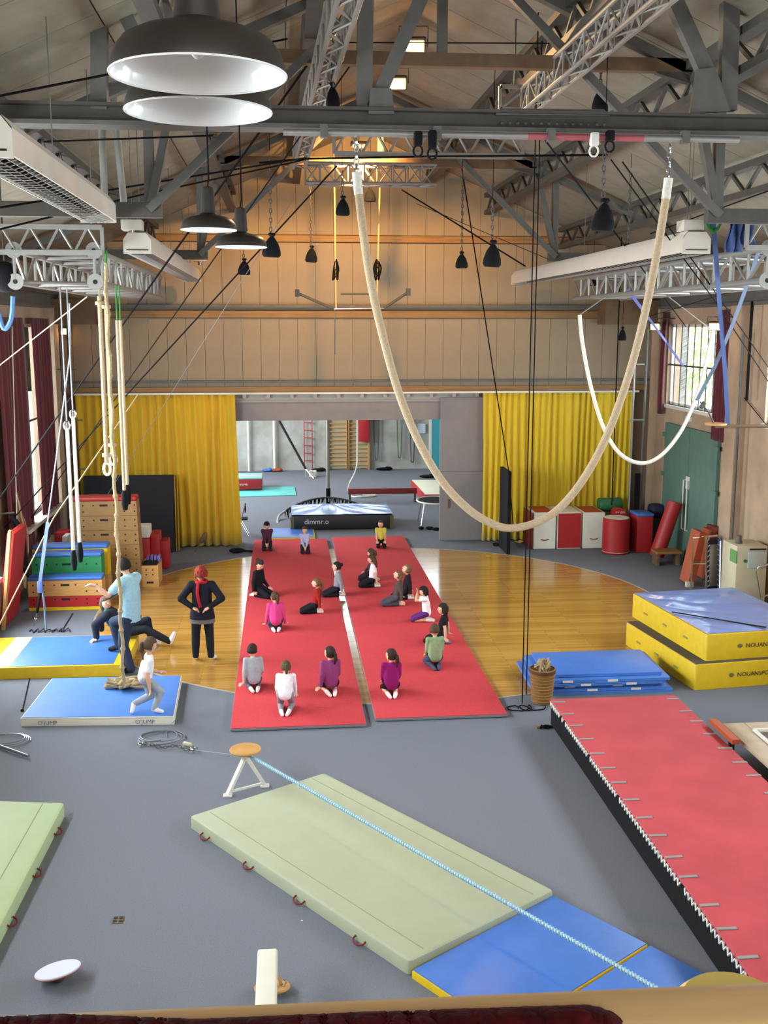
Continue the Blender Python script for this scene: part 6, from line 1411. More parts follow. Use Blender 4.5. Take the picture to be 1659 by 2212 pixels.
b = MB(); q = P(105, 1362, Z=.02); b.tube([(q.x - .35 + .03 * k, q.y + .1 * math.sin(k * 1.7), .015 + .01 * (k % 3)) for k in range(26)], .014, 5); one('strap_heap', b, mat('slate_strap', '#3e4150', .8), 'slate coloured strap heap on the carpet behind the yellow mat', 'strap')
b = MB(); b.tube([P(157, 1325, Z=.012), P(132, 1365, Z=.012)], .008, 5); one('floor_cable', b, M_BLACKR, 'thin dark cord on the carpet before the low vaulting box', 'cord')
tubething('pull_rope', [P(26, 705, X=WXL + .3), P(38, 1185, X=WXL + .3)], .01, M_ROPEW, 'thin white cord hanging before the left burgundy curtain', 'cord')
# hoist and straps on the trusses
p = P(18, 600, Y=16.2); t = thing('chain_hoist', 'dark chain hoist on the near corner of the left truss', 'hoist', (p.x, 16.2, 6.1))
b = MB(); b.ball((p.x - .02, 16.1, 6.3), (.2, .15, .22), 16, 10); part('motor', b, M_BLACK, t)
b = MB(); b.tube([(p.x - .02, 16.1, 6.5), (p.x - .02, 16.1, zroof(p.x))], .015, 6); part('chain', b, M_STEELD, t)
b = MB(); b.tube(spline([P(28, 640, Y=16.2), P(24, 690, Y=16.2), P(8, 710, Y=16.2), P(-8, 660, Y=16.2)], 5), .035, 6); part('blue_sling', b, mat('mid_blue_sling', '#5d86b8', .8), t)
def sling(label, pts, m, r=.03, name='webbing_strap'):
    b = MB(); q = [P(x, y, **kw) for x, y, kw in pts]
    for i in range(len(q) - 1): b.bar(q[i], q[i + 1], r * 2, .01, up=(0, 1, 0))
    return one(name, b, m, label, 'strap')
sling('blue strap hanging from the green sling down to the round board', [(1540, 470, Y_(15)), (1547, 560, Y_(15.2)), (1556, 680, Y_(16)), (1566, 800, Y_(16.5)), (1572, 918, Y_(17))], M_STRAPB, .035)
sling('blue grey strap slanting from the right truss across the window', [(1640, 540, Y_(15)), (1605, 640, Y_(15.6)), (1583, 700, Y_(16)), (1545, 790, Y_(16.6)), (1505, 865, Y_(17))], mat('blue_grey_webbing', '#76859d', .8), .03)
sling('violet blue strap from the far right truss end', [(1355, 625, Y_(21)), (1385, 665, Y_(21)), (1440, 740, XR), (1475, 790, XR)], mat('violet_strap', '#6a6cae', .8), .03)
b = MB(); q = P(1541, 480, Y=15)
for k in range(5): b.tube(spline([q + Vector((.1 * math.cos(k), 0, .12)), q + Vector((.12 * math.cos(k * 2), .05, -.02)), q + Vector((0, 0, -.15))], 4), .018, 5)
one('green_sling', b, M_STRAPG, 'bright green sling knotted at the right roof beam', 'strap')
for k, x in enumerate((1590, 1617)):
    b = MB(); q = P(x, 478, Y=14.9); h = q.z - P(x, 545 if k == 0 else 528, Y=14.9).z
    b.grid(lambda u, v: (q.x + (u - .5) * (.16 + .1 * v) + .02 * math.sin(6 * v + u * 9), 14.9 + .05 * math.sin(u * 14), q.z - h * v), 10, 6); o_ = one('blue_cloth', b, M_STRAPB, '%s blue cloth hanging over the right roof beam' % ('left', 'right')[k], 'cloth', 'blue cloths at the right roof beam', ang=80); o_.modifiers.new('thickness', 'SOLIDIFY').thickness = .01
q = P(1546, 916, Y=17.0); t = thing('hanging_platform', 'round wooden board hanging on the straps before the teal door', 'platform', (q.x, 17.0, q.z))
b = MB(); b.lathe([(0, -.015), (.175, -.015), (.18, 0), (.175, .015), (0, .015)], (q.x, 17.0, q.z), 28); part('board', b, M_PLY, t)
b = MB(); b.cyl((q.x, 17.0, q.z - .04), (WXR, 17.0, q.z - .04), .03, n=8); part('support_pipe', b, M_STEELB, t)
b = MB(); b.tube([P(1512, 868, Y=17.0), P(1530, 890, Y=17.0), (q.x - .03, 17.0, q.z + .01)], .014, 5); b.rbox(P(1518, 875, Y=17.0), (.07, .05, .12), .01, 1, Matrix.Rotation(.6, 3, 'Y')); part('ratchet', b, M_STEELD, t)
# trees outside the right window
def tree(label, c, r, seed):
    rnd = random.Random(seed); t = thing('tree', label, 'tree', (c[0], c[1], 0)); b = MB(); b.tube([(c[0], c[1], 0), (c[0] + .1, c[1], c[2])], [.16, .08], 8); part('trunk', b, M_PLYD, t)
    b = MB()
    for k in range(900):
        v = Vector((rnd.gauss(0, 1), rnd.gauss(0, 1), rnd.gauss(0, 1))).normalized() * r * rnd.uniform(.5, 1); p = Vector(c) + v; e = Vector((rnd.uniform(-1, 1), rnd.uniform(-1, 1), rnd.uniform(-1, 1))).normalized(); f = e.orthogonal().normalized()
        b.add([p, p + e * .14 + f * .06, p + e * .28, p + e * .14 - f * .06], [(0, 1, 2, 3)])
    o_ = part('foliage', b, mat('leaf_green', '#a9c878', .6), t); o_['kind'] = 'stuff'
tree('leafy tree outside the right window', (13.5, 30.5, 4.6), 2.4, 4)
tree('leafy bush tree further outside the right window', (15.5, 35.5, 4.2), 2.6, 5)
# ================================================================== PEOPLE
def capsule(mb, p0, p1, r0, r1, n=12):
    p0 = Vector(p0); p1 = Vector(p1); d = p1 - p0
    if d.length < 1e-4: d = Vector((0, 0, 1e-4))
    d.normalize(); pts = []; rr = []
    for k in range(4): a = k / 4 * math.pi / 2; pts.append(p0 - d * r0 * math.cos(a)); rr.append(max(1e-4, r0 * math.sin(a)))
    pts.append(p0); rr.append(r0); pts.append(p1); rr.append(r1)
    for k in range(3, -1, -1): a = k / 4 * math.pi / 2; pts.append(p1 + d * r1 * math.cos(a)); rr.append(max(1e-4, r1 * math.sin(a)))
    mb.tube(pts, rr, n)
def skinpart(name, mb, m, parent, voxel, smooth=3, label=None):
    o = part(name, mb, m, parent, ang=180, label=label)
    rm = o.modifiers.new('surface', 'REMESH'); rm.mode = 'VOXEL'; rm.voxel_size = voxel; rm.use_smooth_shade = True
    if smooth: s = o.modifiers.new('smooth', 'SMOOTH'); s.factor = .5; s.iterations = smooth
    return o
def ik(s, t, l1, l2, hint):
    s = Vector(s); t = Vector(t); d = t - s; L = min(d.length, (l1 + l2) * .995); u = d.normalized(); a = (l1 * l1 - l2 * l2 + L * L) / (2 * L); h = math.sqrt(max(0, l1 * l1 - a * a))
    v = Vector(hint) - u * Vector(hint).dot(u); v = v.normalized() if v.length > 1e-5 else u.orthogonal().normalized()
    return s + u * a + v * h, s + u * L
SK = mat('skin', '#d6a384', .55, vary=.05, vscale=20)
def cloth(col): return mat('cloth_' + col.lstrip('#'), col, .85, vary=.08, vscale=25, bump=.25, bscale=40, spec=.2)
def hairm(col): return mat('hair_' + col.lstrip('#'), col, .65, vary=.3, vscale=60, stretch=(3, 3, 1), bump=.5, bscale=90, spec=.25)
def person(label, cat, base, S, J, face, hair, top, legs, feet, child=True, sleeve=1.0, extra=None, skirt=None, legcut=1.0, hdirs=None, group=None, jacket=None, loose=.016, upv=None):
    """J: world joints pelvis chest neck head hipL.. ankle.. toe.. shoulder.. elbow.. wrist..  (L/R dicts)"""
    t = thing('person', label, cat, base, group=group)
    hh = S * (.168 if child else .136); f = Vector(face).normalized(); up0 = (J['head'] - J['neck']).normalized() if upv is None else Vector(upv).normalized()
    rt = f.cross(up0).normalized(); upn = rt.cross(f).normalized(); HR = Matrix((rt, f, upn)).transposed()
    hc = J['head']; a, b_, c_ = hh * .37, hh * .44, hh * .5
    bm = MB(); q = S
    # torso
    pv, ch, nk = J['pelvis'], J['chest'], J['neck']; across = (J['shoulder']['R'] - J['shoulder']['L']).normalized(); hx = (J['hip']['R'] - J['hip']['L']).normalized()
    tr = []
    for s in (-1, 1):
        tr += [(pv + hx * s * .035 * q, ch + across * s * .034 * q, .06 * q, .056 * q), (ch + across * s * .034 * q, nk + across * s * .046 * q - (nk - ch).normalized() * .045 * q, .056 * q, .042 * q)]
    tr += [(pv, ch, .07 * q, .066 * q), (ch, nk - (nk - ch) * .2, .066 * q, .045 * q)]
    for x in tr: capsule(bm, *x)
    for s in 'LR': capsule(bm, nk - (nk - ch).normalized() * .03 * q, J['shoulder'][s], .042 * q, .034 * q)
    capsule(bm, nk - (hc - nk) * .2, hc - upn * hh * .2, .03 * q, .028 * q)
    # head
    bm.ball(hc, (a, b_, c_), 20, 14, HR); bm.ball(hc + HR @ Vector((0, hh * .06, -hh * .24)), (a * .74, b_ * .78, c_ * .5), 14, 10, HR)
    capsule(bm, hc + HR @ Vector((0, b_ * .93, hh * .05)), hc + HR @ Vector((0, b_ * 1.1, -hh * .08)), hh * .03, hh * .05, 8)
    for s in (-1, 1): bm.ball(hc + HR @ Vector((s * a * .98, -hh * .02, -hh * .03)), (hh * .04, hh * .08, hh * .12), 8, 6, HR)
    # limbs
    for s in 'LR':
        H, K, A_, T = J['hip'][s], J['knee'][s], J['ankle'][s], J['toe'][s]
        capsule(bm, H, K, .052 * q, .035 * q); capsule(bm, K, K.lerp(A_, .4), .034 * q, .034 * q); capsule(bm, K.lerp(A_, .4), A_, .034 * q, .022 * q)
        capsule(bm, A_, T, .024 * q, .018 * q); 
        sh, e, w = J['shoulder'][s], J['elbow'][s], J['wrist'][s]
        capsule(bm, sh, e, .031 * q, .024 * q); capsule(bm, e, e.lerp(w, .4), .024 * q, .024 * q); capsule(bm, e.lerp(w, .4), w, .024 * q, .016 * q)
        # hand
        hd = Vector((hdirs or {}).get(s, (w - e))).normalized(); hu = Vector((0, 0, 1)); hs = hd.cross(hu); hs = hs.normalized() if hs.length > .2 else across.copy(); nn = hs.cross(hd).normalized(); sg = 1 if s == 'L' else -1
        pe = w + hd * .048 * q
        for o in (-.5, .5): capsule(bm, w + hs * o * .012 * q, pe + hs * o * .032 * q, .013 * q, .012 * q, 8)
        for k in range(4):
            o = (k - 1.5) * .0155 * q; ln = (.036, .045, .042, .033)[k] * q * .95; p0 = pe + hs * o; p1 = p0 + (hd * .9 - nn * .25) * ln * .55; p2 = p1 + (hd * .75 - nn * .55) * ln * .5
            capsule(bm, p0, p1, .0072 * q, .0068 * q, 6); capsule(bm, p1, p2, .0068 * q, .006 * q, 6)
        th0 = w + hd * .015 * q + hs * sg * .018 * q; th1 = th0 + (hd * .5 + hs * sg * .8) * .026 * q; capsule(bm, th0, th1, .0095 * q, .008 * q, 6); capsule(bm, th1, th1 + (hd * .9 + hs * sg * .2) * .024 * q, .008 * q, .0065 * q, 6)
    skinpart('body', bm, SK, t, .0062 * q / 1.25 if child else .0082, 2)
    # face
    for s in (-1, 1):
        e_ = MB(); e_.ball(hc + HR @ Vector((s * a * .42, b_ * .86, hh * .02)), (hh * .055, hh * .03, hh * .032), 10, 6, HR); part('eye', e_, mat('eye_dark', '#2a1c14', .3), t)
    m_ = MB(); m_.ball(hc + HR @ Vector((0, b_ * .92, -hh * .25)), (hh * .12, hh * .03, hh * .028), 10, 6, HR); part('mouth', m_, mat('lips', '#a8544c', .5), t)
    # hair
    hb = MB(); hcol = hairm(hair[1]); style = hair[0]; vs0 = len(hb.v); vol = hair[2] if len(hair) > 2 else 1.0
    hb.ball((0, 0, 0), (a * 1.1 * vol, b_ * 1.1 * vol, c_ * 1.08 * vol), 28, 20)
    for i in range(vs0, len(hb.v)):
        v = hb.v[i]; x, y, z = v.x / a, v.y / b_, v.z / c_
        fr = max(0, min(1, (y - .12) * 4)) * max(0, min(1, (.52 - z) * 6)); lo = max(0, min(1, (-.45 - z) * 5)) if style in ('short', 'curly') else max(0, min(1, (-.6 - z) * 5)); k = max(fr, lo); v *= 1 - .16 * k - (vol - 1) * k
        if style in ('curly', 'messy'): v *= 1 + .05 * math.sin(x * 9 + 3) * math.sin(y * 11) * math.sin(z * 10 + 1) * (1 - k) * 2
        hb.v[i] = hc + HR @ (v + Vector((0, -hh * .035, hh * .02)))
    def L_(x, y, z): return hc + HR @ Vector((x * hh, y * hh, z * hh))
    if style == 'ponytail':
        capsule(hb, L_(0, -.42, .1), L_(0, -.6, .02), hh * .1, hh * .13); g0 = L_(0, -.58, -.02); dn = Vector((0, 0, -1)); capsule(hb, g0, g0 + dn * hh * .35 + f * -.02, hh * .14, hh * .13); capsule(hb, g0 + dn * hh * .35, g0 + dn * hh * (.8 if len(hair) < 4 else hair[3]) + f * hh * .06, hh * .13, hh * .05)
    if style == 'curly':
        for k in range(70):
            v = Vector((random.gauss(0, 1), random.gauss(-.35, 1), random.gauss(.45, .9))).normalized(); hb.ball(hc + HR @ Vector((v.x * a * 1.15, v.y * b_ * 1.15 - hh * .03, v.z * c_ * 1.12)), hh * random.uniform(.09, .14), 7, 5)
    if style == 'bun': hb.ball(L_(0, -.5, .22), hh * .2, 12, 8)
    if style == 'long':
        for s in (-1, 0, 1): capsule(hb, L_(s * .24, -.3, 0), L_(s * .26, -.36, -.55), hh * .2, hh * .15); capsule(hb, L_(s * .26, -.36, -.5), L_(s * .24, -.38, -.95), hh * .16, hh * .08)
    if style == 'bob':
        for s in (-1, 0, 1): capsule(hb, L_(s * .3, -.15 - .15 * (s == 0), .05), L_(s * .33, -.17 - .18 * (s == 0), -.42), hh * .17, hh * .12)
    ho = part('hair', hb, hcol, t, ang=180)
    if style in ('ponytail',) and len(hair) > 4: tb = MB(); tb.ball(L_(0, -.55, .06), hh * .12, 10, 8); part('hair_tie', tb, cloth(hair[4]), t)
    # clothes
    def inflate(lst, d): return [(p0, p1, r0 + d, r1 + d) for p0, p1, r0, r1 in lst]
    cm = MB(); lo = loose * S / 1.25
    for x in inflate(tr, lo): capsule(cm, *x)
    hem = pv - (ch - pv).normalized() * .02 * q
    for s in 'LR':
        capsule(cm, nk - (nk - ch).normalized() * .045 * q, J['shoulder'][s], .042 * q + lo, .034 * q + lo)
        sh, e, w = J['shoulder'][s], J['elbow'][s], J['wrist'][s]
        if sleeve > 0:
            u1 = min(1, sleeve / .5); capsule(cm, sh, sh.lerp(e, u1), .031 * q + lo, .026 * q + lo)
            if sleeve > .5: capsule(cm, e, e.lerp(w, (sleeve - .5) / .5 * .95), .025 * q + lo, .017 * q + lo * .8)
    skinpart('top', cm, cloth(top), t, .011 if child else .014, 4)
    lm = MB()
    capsule(lm, J['hip']['L'], J['hip']['R'], .062 * q + lo * .6, .062 * q + lo * .6); capsule(lm, pv - (ch - pv) * .0, pv + (ch - pv) * .1, .066 * q + lo * .7, .062 * q + lo * .7)
    for s in 'LR':
        H, K, A_ = J['hip'][s], J['knee'][s], J['ankle'][s]
        capsule(lm, H, K, .053 * q + lo * .7, .037 * q + lo * .7)
        if legcut > .5: e = K.lerp(A_, (legcut - .5) * 2 * .96); capsule(lm, K, K.lerp(A_, .4), .036 * q + lo * .7, .035 * q + lo * .7); capsule(lm, K.lerp(A_, .4), e, .035 * q + lo * .7, .025 * q + lo * .8)
    skinpart('trousers' if legcut > .5 else 'shorts', lm, cloth(legs), t, .011 if child else .014, 4)
    if feet:
        for s in 'LR':
            fm = MB(); A_, T = J['ankle'][s], J['toe'][s]; kn = (J['knee'][s] - A_).normalized(); capsule(fm, A_ + kn * .03 * q, A_, .026 * q + .003, .027 * q + .003); capsule(fm, A_, A_.lerp(T, .55), .027 * q + .003, .024 * q + .003); capsule(fm, A_.lerp(T, .5), T, .025 * q + .002, .02 * q + .002)
            skinpart('sock' if child else 'shoe', fm, cloth(feet), t, .009, 2)
    if extra: extra(t, J, HR, hh, q)
    return t
def kneel(label, px, py, S, hdg, hair, top, legs, feet, anchor='toe', lean=0, look=(0, 0), hands=('floor', 'floor'), sleeve=1.0, legcut=1.0, rise=0.0, side=0.0, extra=None, skirt=None, loose=.011, z=.058):
    """px,py: pixel of the anchor on the mat; hdg: heading of the body (0 = away from the gallery, 90 = to the left)"""
    S *= .89; k = S / 1.25; h = R(hdg); fwd = Vector((-math.sin(h), math.cos(h), 0)); rgt = Vector((math.cos(h), math.sin(h), 0))
    p = P(px, py, Z=z + .02); off = {'toe': (0, -.19), 'knee': (0, .30), 'mid': (0, .05), 'seat': (0, -.08)}[anchor]
    o = Vector((p.x, p.y, z)) - fwd * off[1] * k
    def W(x, y, zz_): return o + (rgt * x + fwd * y + Vector((0, 0, zz_))) * k
    th = R(lean); sd = R(side)
    def sp(y, zz_, x=0):     # point of the trunk, rotated about the hips
        yy = y * math.cos(th) + zz_ * math.sin(th); z2 = -y * math.sin(th) + zz_ * math.cos(th); xx = x * math.cos(sd) + z2 * math.sin(sd); z3 = z2 * math.cos(sd) - x * math.sin(sd)
        return W(xx, -.05 + rise * .35 + yy, .205 + rise + z3)
    J = {'pelvis': W(0, -.05 + rise * .35, .205 + rise), 'chest': sp(.0, .2), 'neck': sp(-.005, .345)}
    J['shoulder'] = {'L': sp(0, .325, -.121), 'R': sp(0, .325, .121)}
    J['hip'] = {s: W(x, -.035 + rise * .35, .195 + rise) for s, x in (('L', -.065), ('R', .065))}
    J['knee'] = {s: W(x, .255, .058) for s, x in (('L', -.1), ('R', .1))}
    J['ankle'] = {s: W(x, -.085, .05) for s, x in (('L', -.065), ('R', .065))}
    J['toe'] = {s: W(x, -.205, .03) for s, x in (('L', -.035), ('R', .035))}
    J['head'] = sp(.02, .345) + (sp(0, 1) - sp(0, 0)).normalized() * .06 * k + Vector((0, 0, .075)) * k + fwd * .015 * k
    tg = {'floor': lambda s: W(s * .215, -.03, .045), 'floorback': lambda s: W(s * .2, -.16, .045), 'thigh': lambda s: W(s * .115, .14, .2), 'lap': lambda s: W(s * .035, .17, .2), 'front': lambda s: W(s * .17, .3, .045), 'face': lambda s: J['head'] + (rgt * s * .035 + fwd * .13 - Vector((0, 0, .04))) * k, 'heel': lambda s: W(s * .12, -.13, .12)}
    hdv = {'floor': lambda s: fwd * .7 + rgt * s * .5 - Vector((0, 0, .15)), 'floorback': lambda s: -fwd * .5 + rgt * s * .8 - Vector((0, 0, .15)), 'thigh': lambda s: fwd + Vector((0, 0, -.35)), 'lap': lambda s: fwd * .5 - rgt * s * .6 - Vector((0, 0, .5)), 'front': lambda s: fwd - Vector((0, 0, .15)), 'face': lambda s: Vector((0, 0, 1)) - rgt * s * .2, 'heel': lambda s: -fwd - Vector((0, 0, .5))}
    J['elbow'] = {}; J['wrist'] = {}; hd = {}
    for s, sg, md in (('L', -1, hands[0]), ('R', 1, hands[1])):
        hint = rgt * sg * .25 - fwd * .9 if md != 'face' else rgt * sg - Vector((0, 0, 1))
        J['elbow'][s], J['wrist'][s] = ik(J['shoulder'][s], tg[md](sg), .2 * k, .19 * k, hint); hd[s] = hdv[md](sg)
    yaw, pit = R(look[0]), R(look[1]); face = (fwd * math.cos(yaw) - rgt * math.sin(yaw)) * math.cos(pit) + Vector((0, 0, math.sin(pit)))
    return person(label, 'child', o, S, J, face, hair, top, legs, feet, True, sleeve, extra, skirt, legcut, hd, 'children kneeling on the red mats', None, loose, upv=Vector((0, 0, 1)) + fwd * .25 * math.sin(th))
BR_, DK_, LB_ = '#4a3220', '#1f1714', '#6e5238'
kneel('child in dark maroon and black kneeling at the far left corner of the mats', 577, 1190, 1.28, 180, ('short', DK_, 1.05), '#4a2434', '#20202a', None, 'knee', 6, (0, -30), ('lap', 'lap'))
kneel('child in pale lavender shirt kneeling at the far end of the left mat', 660, 1196, 1.15, 182, ('messy', BR_), '#a9a6c4', '#1d1c24', None, 'knee', 0, (10, -5), ('lap', 'lap'))
kneel('child dressed all in black with topknot kneeling on the left mat', 566, 1288, 1.42, -120, ('bun', '#33261d'), '#16161b', '#17181e', '#e2dfdc', 'mid', 4, (-25, -28), ('thigh', 'floor'))
kneel('child in bright pink top leaning forward with hands on the left mat', 597, 1364, 1.28, 4, ('ponytail', BR_, 1.0, 1.0), '#d0407f', '#3a3f48', '#dfe0e4', 'toe', 18, (25, -20), ('floor', 'floor'))
kneel('child in rust red top with long plait kneeling in profile', 672, 1322, 1.24, 88, ('ponytail', LB_, 1.0, 1.5), '#8e1f1a', '#17171d', '#dedcd8', 'mid', -8, (4, 5), ('floorback', 'floorback'))
kneel('child in grey top kneeling across the gap of the left mat', 720, 1286, 1.3, 88, ('bun', DK_), '#87888c', '#1b1b22', '#c9c7c4', 'mid', -2, (0, 3), ('floorback', 'floorback'))
kneel('child in light grey hooded top kneeling at the near left corner', 551, 1494, 1.27, 8, ('short', '#33241b', 1.06), '#a3a3a8', '#5c5a6a', '#e8e4e2', 'toe', 14, (-30, -10), ('floorback', 'thigh'), sleeve=.8)
kneel('child in white leotard and striped grey leggings nearest the gallery', 615, 1545, 1.25, -4, ('ponytail', '#5b4630', 1.0, 1.0, '#3f8f6a'), '#ece2e6', '#8f8a92', '#ece4e6', 'toe', 38, (8, -25), ('thigh', 'front'), rise=.1, loose=.008)
kneel('child in heather purple jumper and black skirt on the left mat', 718, 1503, 1.32, 8, ('ponytail', '#33241b', 1.0, .9), '#8d3d70', '#17151a', '#f0e6e4', 'toe', 4, (35, 2), ('floorback', 'thigh'), legcut=.5)
kneel('child in yellow tee shirt kneeling at the far end of the right mat', 824, 1184, 1.2, 178, ('short', '#3f2a1d', 1.04), '#c9b84a', '#17151a', None, 'knee', 0, (-18, 8), ('thigh', 'thigh'), sleeve=.25)
kneel('child in dark clothes partly hidden behind the white tee shirt child', 796, 1252, 1.28, 84, ('ponytail', BR_, 1.0, .6), '#3a3338', '#221f24', '#cfc9c6', 'mid', 0, (-25, -20), ('floor', 'thigh'))
kneel('child in white tee shirt and black leggings with long hair on the right mat', 797, 1266, 1.26, 86, ('long', '#4b3422'), '#e6e2e6', '#18171c', '#d9d4d2', 'mid', 0, (-8, -12), ('floorback', 'floorback'), sleeve=.3)
kneel('fair haired child in dark top looking up behind the grey clothed child', 868, 1292, 1.3, 84, ('messy', '#7a5a3c', 1.06), '#241f22', '#1d1b20', '#e0dcda', 'mid', -6, (4, 35), ('floorback', 'floorback'))
kneel('child in grey brown top and slate trousers kneeling on the right mat', 848, 1306, 1.3, 84, ('long', '#6b4c31'), '#51453f', '#4b4c55', None, 'mid', -8, (0, 20), ('floorback', 'floorback'))
kneel('child in white tee shirt and purple shorts with hands over the face', 912, 1340, 1.22, 78, ('bob', '#1b1412', 1.06), '#ece6e8', '#5a2a6b', '#ded6d4', 'mid', 6, (4, -14), ('face', 'face'), sleeve=.28, legcut=.42)
kneel('child in black tee shirt kneeling sideways at the mat edge', 944, 1386, 1.28, 72, ('bob', '#2c1f18', 1.06), '#19181c', '#15151a', '#6d6f78', 'mid', -6, (6, 0), ('floorback', 'floorback'), sleeve=.28)
kneel('child in pale green long sleeved shirt and jeans on the right mat', 944, 1446, 1.3, 6, ('short', '#5a3f2a', 1.05), '#8aa076', '#3b4258', '#4a5268', 'toe', 4, (-20, -8), ('thigh', 'thigh'))
kneel('child in magenta jumper with long ponytail near the front of the right mat', 848, 1507, 1.3, 2, ('ponytail', '#3a2719', 1.0, 1.25), '#8a1762', '#17131a', '#f2ece8', 'toe', 2, (45, 0), ('thigh', 'thigh'), legcut=.5)
V = Vector
# woman with red hair, hands on her back
o = P(440, 1428, Z=0); o = V((o.x, o.y, .006)); S_ = 1.63
def rel(o, h):
    h = R(h); fw = V((-math.sin(h), math.cos(h), 0)); rg = V((math.cos(h), math.sin(h), 0))
    return lambda x, y, z: o + rg * x + fw * y + V((0, 0, z))
w = rel(o, -3)
J = {'pelvis': w(0, 0, .9), 'chest': w(0, .02, 1.17), 'neck': w(0, .02, 1.36), 'head': w(-.01, .045, 1.5), 'shoulder': {'L': w(-.17, .02, 1.32), 'R': w(.17, .02, 1.32)}, 'elbow': {'L': w(-.34, -.05, 1.1), 'R': w(.34, -.05, 1.1)}, 'wrist': {'L': w(-.14, -.13, .97), 'R': w(.14, -.13, .97)},
     'hip': {'L': w(-.085, 0, .87), 'R': w(.085, 0, .87)}, 'knee': {'L': w(-.12, .01, .47), 'R': w(.11, .01, .47)}, 'ankle': {'L': w(-.13, -.02, .08), 'R': w(.13, -.02, .08)}, 'toe': {'L': w(-.17, .12, .035), 'R': w(.18, .11, .035)}}
def scarf(t, J, HR, hh, q):
    b = MB(); b.tube([J['neck'] + V((.085 * math.cos(a), .075 * math.sin(a), .015 + .01 * math.sin(3 * a))) for a in [2 * math.pi * k / 16 for k in range(16)]], .03, 7, closed=True); part('scarf', b, cloth('#a81c28'), t)
    b = MB(); b.tube(spline([J['neck'] + V((-.05, -.08, .0)), J['chest'] + V((-.06, -.135, .02)), J['chest'] + V((-.02, -.13, -.2))], 5), [.03] * 11, 6); part('scarf_tail', b, cloth('#a81c28'), t)
    b = MB(); b.lathe([(.205, -.1), (.212, -.2), (.2, -.2), (.19, -.1)], J['pelvis'] + V((0, 0, -.02)), 24, Matrix.Scale(.72, 3, V((0, 1, 0)))); part('tunic_hem', b, cloth('#6b625c'), t)
    b = MB(); b.lathe([(.14, .16), (.17, .06), (.2, -.02), (.212, -.13), (.2, -.13), (.16, .06), (.13, .16)], J['pelvis'] + V((0, 0, -.02)), 24, Matrix.Scale(.72, 3, V((0, 1, 0)))); part('tunic', b, cloth('#1a1b24'), t)
person('woman with curly red hair standing with both hands on her back', 'woman', o, S_, J, (-.1, 1, -.1), ('curly', '#8a2a1c', 1.18), '#1a1b24', '#1b1e29', '#d9d5cc', False, 1.0, scarf, hdirs={'L': (.8, -.1, -.4), 'R': (-.8, -.1, -.4)})
# standing man with outstretched arm
o = P(287, 1446, Z=0); o = V((o.x, o.y, 0)); w = rel(o, 60); S_ = 1.82
hd = P(266, 1222, Y=o.y + .1); pe = P(281, 1330, Y=o.y + .1); nkp = P(277, 1245, Y=o.y + .1)
cx = pe.lerp(nkp, .6)
fwv = V((-math.sin(R(60)), math.cos(R(60)), 0)); rgv = V((math.cos(R(60)), math.sin(R(60)), 0))
J = {'pelvis': pe, 'chest': cx - fwv * .02, 'neck': nkp - V((0, 0, .0)), 'head': hd, 'shoulder': {'L': nkp - rgv * .2 - V((0, 0, .06)), 'R': nkp + rgv * .2 - V((0, 0, .06))}, 'hip': {'L': pe - rgv * .09 - V((0, 0, .04)), 'R': pe + rgv * .09 - V((0, 0, .04))}}
fl = P(284, 1450, Z=.06); fr = P(252, 1402, Z=.26)
J['ankle'] = {'L': V((fl.x, fl.y, .085)), 'R': V((fr.x + .05, fr.y, .3))}; J['toe'] = {'L': V((fl.x - .02, fl.y + .0, .04)) + fwv * .16, 'R': V((fr.x + .05, fr.y, .245)) + fwv * .12 - V((.06, 0, 0))}
J['knee'] = {s: ik(J['hip'][s], J['ankle'][s], .43, .43, fwv + V((0, 0, .3)))[0] for s in 'LR'}
tl = P(206, 1265, Y=o.y - .1); J['elbow'] = {}; J['wrist'] = {}
J['elbow']['L'], J['wrist']['L'] = ik(J['shoulder']['L'], tl, .29, .26, V((.2, -.2, -1))); J['elbow']['R'], J['wrist']['R'] = ik(J['shoulder']['R'], pe + fwv * .25 + rgv * .2 + V((0, 0, .1)), .29, .26, V((0, .3, -1)))
def belt(t, J, HR, hh, q):
    b = MB(); b.lathe([(.17, .1), (.195, .0), (.2, -.1), (.19, -.1), (.185, 0), (.16, .1)], J['pelvis'] + V((0, 0, .02)), 24, Matrix.Rotation(R(60), 3, 'Z') @ Matrix.Scale(.78, 3, V((0, 1, 0)))); part('shirt_hem', b, cloth('#9dc4d0'), t)
    b = MB(); b.tube([J['neck'] + V((.065 * math.cos(a), .06 * math.sin(a), .0)) for a in [2 * math.pi * k / 14 for k in range(14)]], .02, 6, closed=True); part('collar', b, cloth('#9dc4d0'), t)
person('man in light blue polo shirt and jeans with one arm stretched out', 'man', o, S_, J, (-.95, .35, -.1), ('short', '#1d1613', 1.04), '#9dc4d0', '#2a3346', '#201d1f', False, .3, belt, hdirs={'L': (-.9, -.1, .2)}, loose=.022)
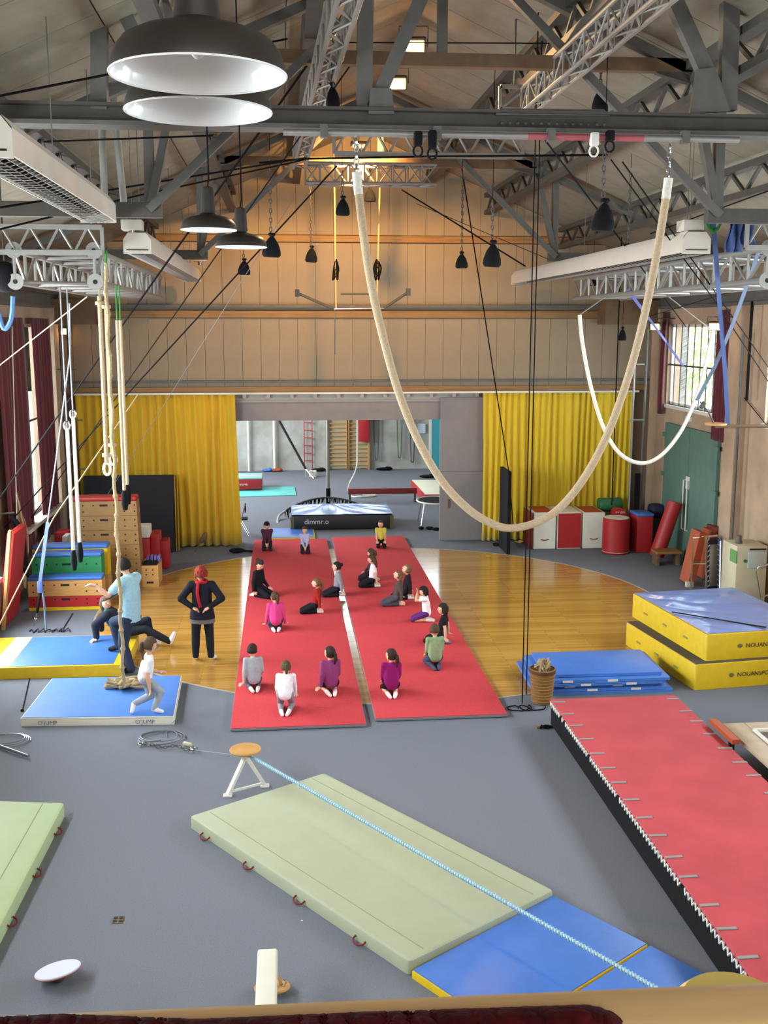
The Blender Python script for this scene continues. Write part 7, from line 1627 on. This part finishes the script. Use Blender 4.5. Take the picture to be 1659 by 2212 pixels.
# woman sitting on the thick yellow mat, leaning back
seat = P(259, 1385, Z=.2); o = V((seat.x, seat.y + .25, .2)); w = rel(o, -90)
S_ = 1.62
J = {'pelvis': w(0, 0, .13), 'chest': w(0, -.15, .33), 'neck': w(0, -.23, .49), 'head': w(.02, -.25, .63), 'shoulder': {'L': w(-.16, -.22, .45), 'R': w(.16, -.22, .45)}, 'hip': {'L': w(-.085, .03, .11), 'R': w(.085, .03, .11)}}
kf = P(318, 1340, Y=o.y + .1); J['knee'] = {'L': kf, 'R': V((o.x + .42, o.y - .1, .36))}
ft = P(368, 1386, Y=o.y - .15); J['ankle'] = {'L': V((kf.x + .06, kf.y, .11)), 'R': ft}; J['toe'] = {'L': V((kf.x + .2, kf.y, .045)), 'R': ft + V((.07, 0, .15))}
J['elbow'] = {}; J['wrist'] = {}
for s, x in (('L', -.3), ('R', .22)):
    J['elbow'][s], J['wrist'][s] = ik(J['shoulder'][s], w(x, -.4, .05), .26, .24, w(0, -1, 0) - o)
def jacket(t, J, HR, hh, q):
    b = MB()
    for s in 'LR': capsule(b, J['shoulder'][s], J['elbow'][s], .085, .072); capsule(b, J['elbow'][s], J['elbow'][s].lerp(J['wrist'][s], .9), .07, .055)
    capsule(b, J['chest'] + V((.0, -.05, .1)), J['pelvis'] + V((-.02, -.05, .04)), .13, .15); skinpart('cardigan', b, cloth('#262833'), t, .016, 4)
person('laughing woman in teal top sitting on the yellow mat with one leg out', 'woman', o, S_, J, (.55, -.8, .22), ('long', '#5c4a3c', 1.06), '#17707a', '#22242e', '#efe9ea', False, .3, jacket, hdirs={'L': (-.6, .5, -.2), 'R': (-.6, -.5, -.2)})
# running girl on the lettered mat
f1 = P(338, 1535, Z=.15); f2 = P(289, 1530, Z=.2); hz_ = .135
hp = P(313, 1462, Y=f1.y + .02); nk_ = P(322, 1418, Y=f1.y + .02); hd = P(324, 1396, Y=f1.y + .02)
o = V((hp.x, f1.y, hz_)); fwv = V((math.cos(R(12)), math.sin(R(12)), 0)); rgv = V((fwv.y, -fwv.x, 0)); q = 1.24
J = {'pelvis': hp, 'chest': hp.lerp(nk_, .58), 'neck': nk_, 'head': hd + V((.0, 0, .02)), 'shoulder': {'L': nk_ - rgv * .12 - V((0, 0, .03)), 'R': nk_ + rgv * .12 - V((0, 0, .03))}, 'hip': {'L': hp - rgv * .06 - V((0, 0, .02)), 'R': hp + rgv * .06 - V((0, 0, .02))}}
J['ankle'] = {'R': V((f1.x - .03, f1.y - .05, hz_ + .055)), 'L': V((f2.x, f2.y + .03, hz_ + .12))}; J['toe'] = {'R': V((f1.x + .09, f1.y - .08, hz_ + .028)), 'L': V((f2.x - .02, f2.y - .05, hz_ + .03))}
J['knee'] = {'R': ik(J['hip']['R'], J['ankle']['R'], .29, .27, fwv)[0], 'L': ik(J['hip']['L'], J['ankle']['L'], .29, .27, fwv)[0]}
a1 = P(323, 1486, Y=f1.y - .15); a2 = P(345, 1452, Y=f1.y + .2); J['elbow'] = {}; J['wrist'] = {}
J['elbow']['R'], J['wrist']['R'] = ik(J['shoulder']['R'], a1, .2, .19, -fwv); J['elbow']['L'], J['wrist']['L'] = ik(J['shoulder']['L'], a2, .2, .19, -fwv - V((0, 0, .5)))
person('girl in white tee shirt and pale grey leggings running over the lettered mat', 'girl', o, 1.3, J, (.85, .45, -.25), ('ponytail', '#5b4533', 1.04, 1.0), '#ece8ec', '#a3a8b2', '#f0e4e8', True, .35, None, hdirs={'L': (1, 0, 0)}, loose=.014)
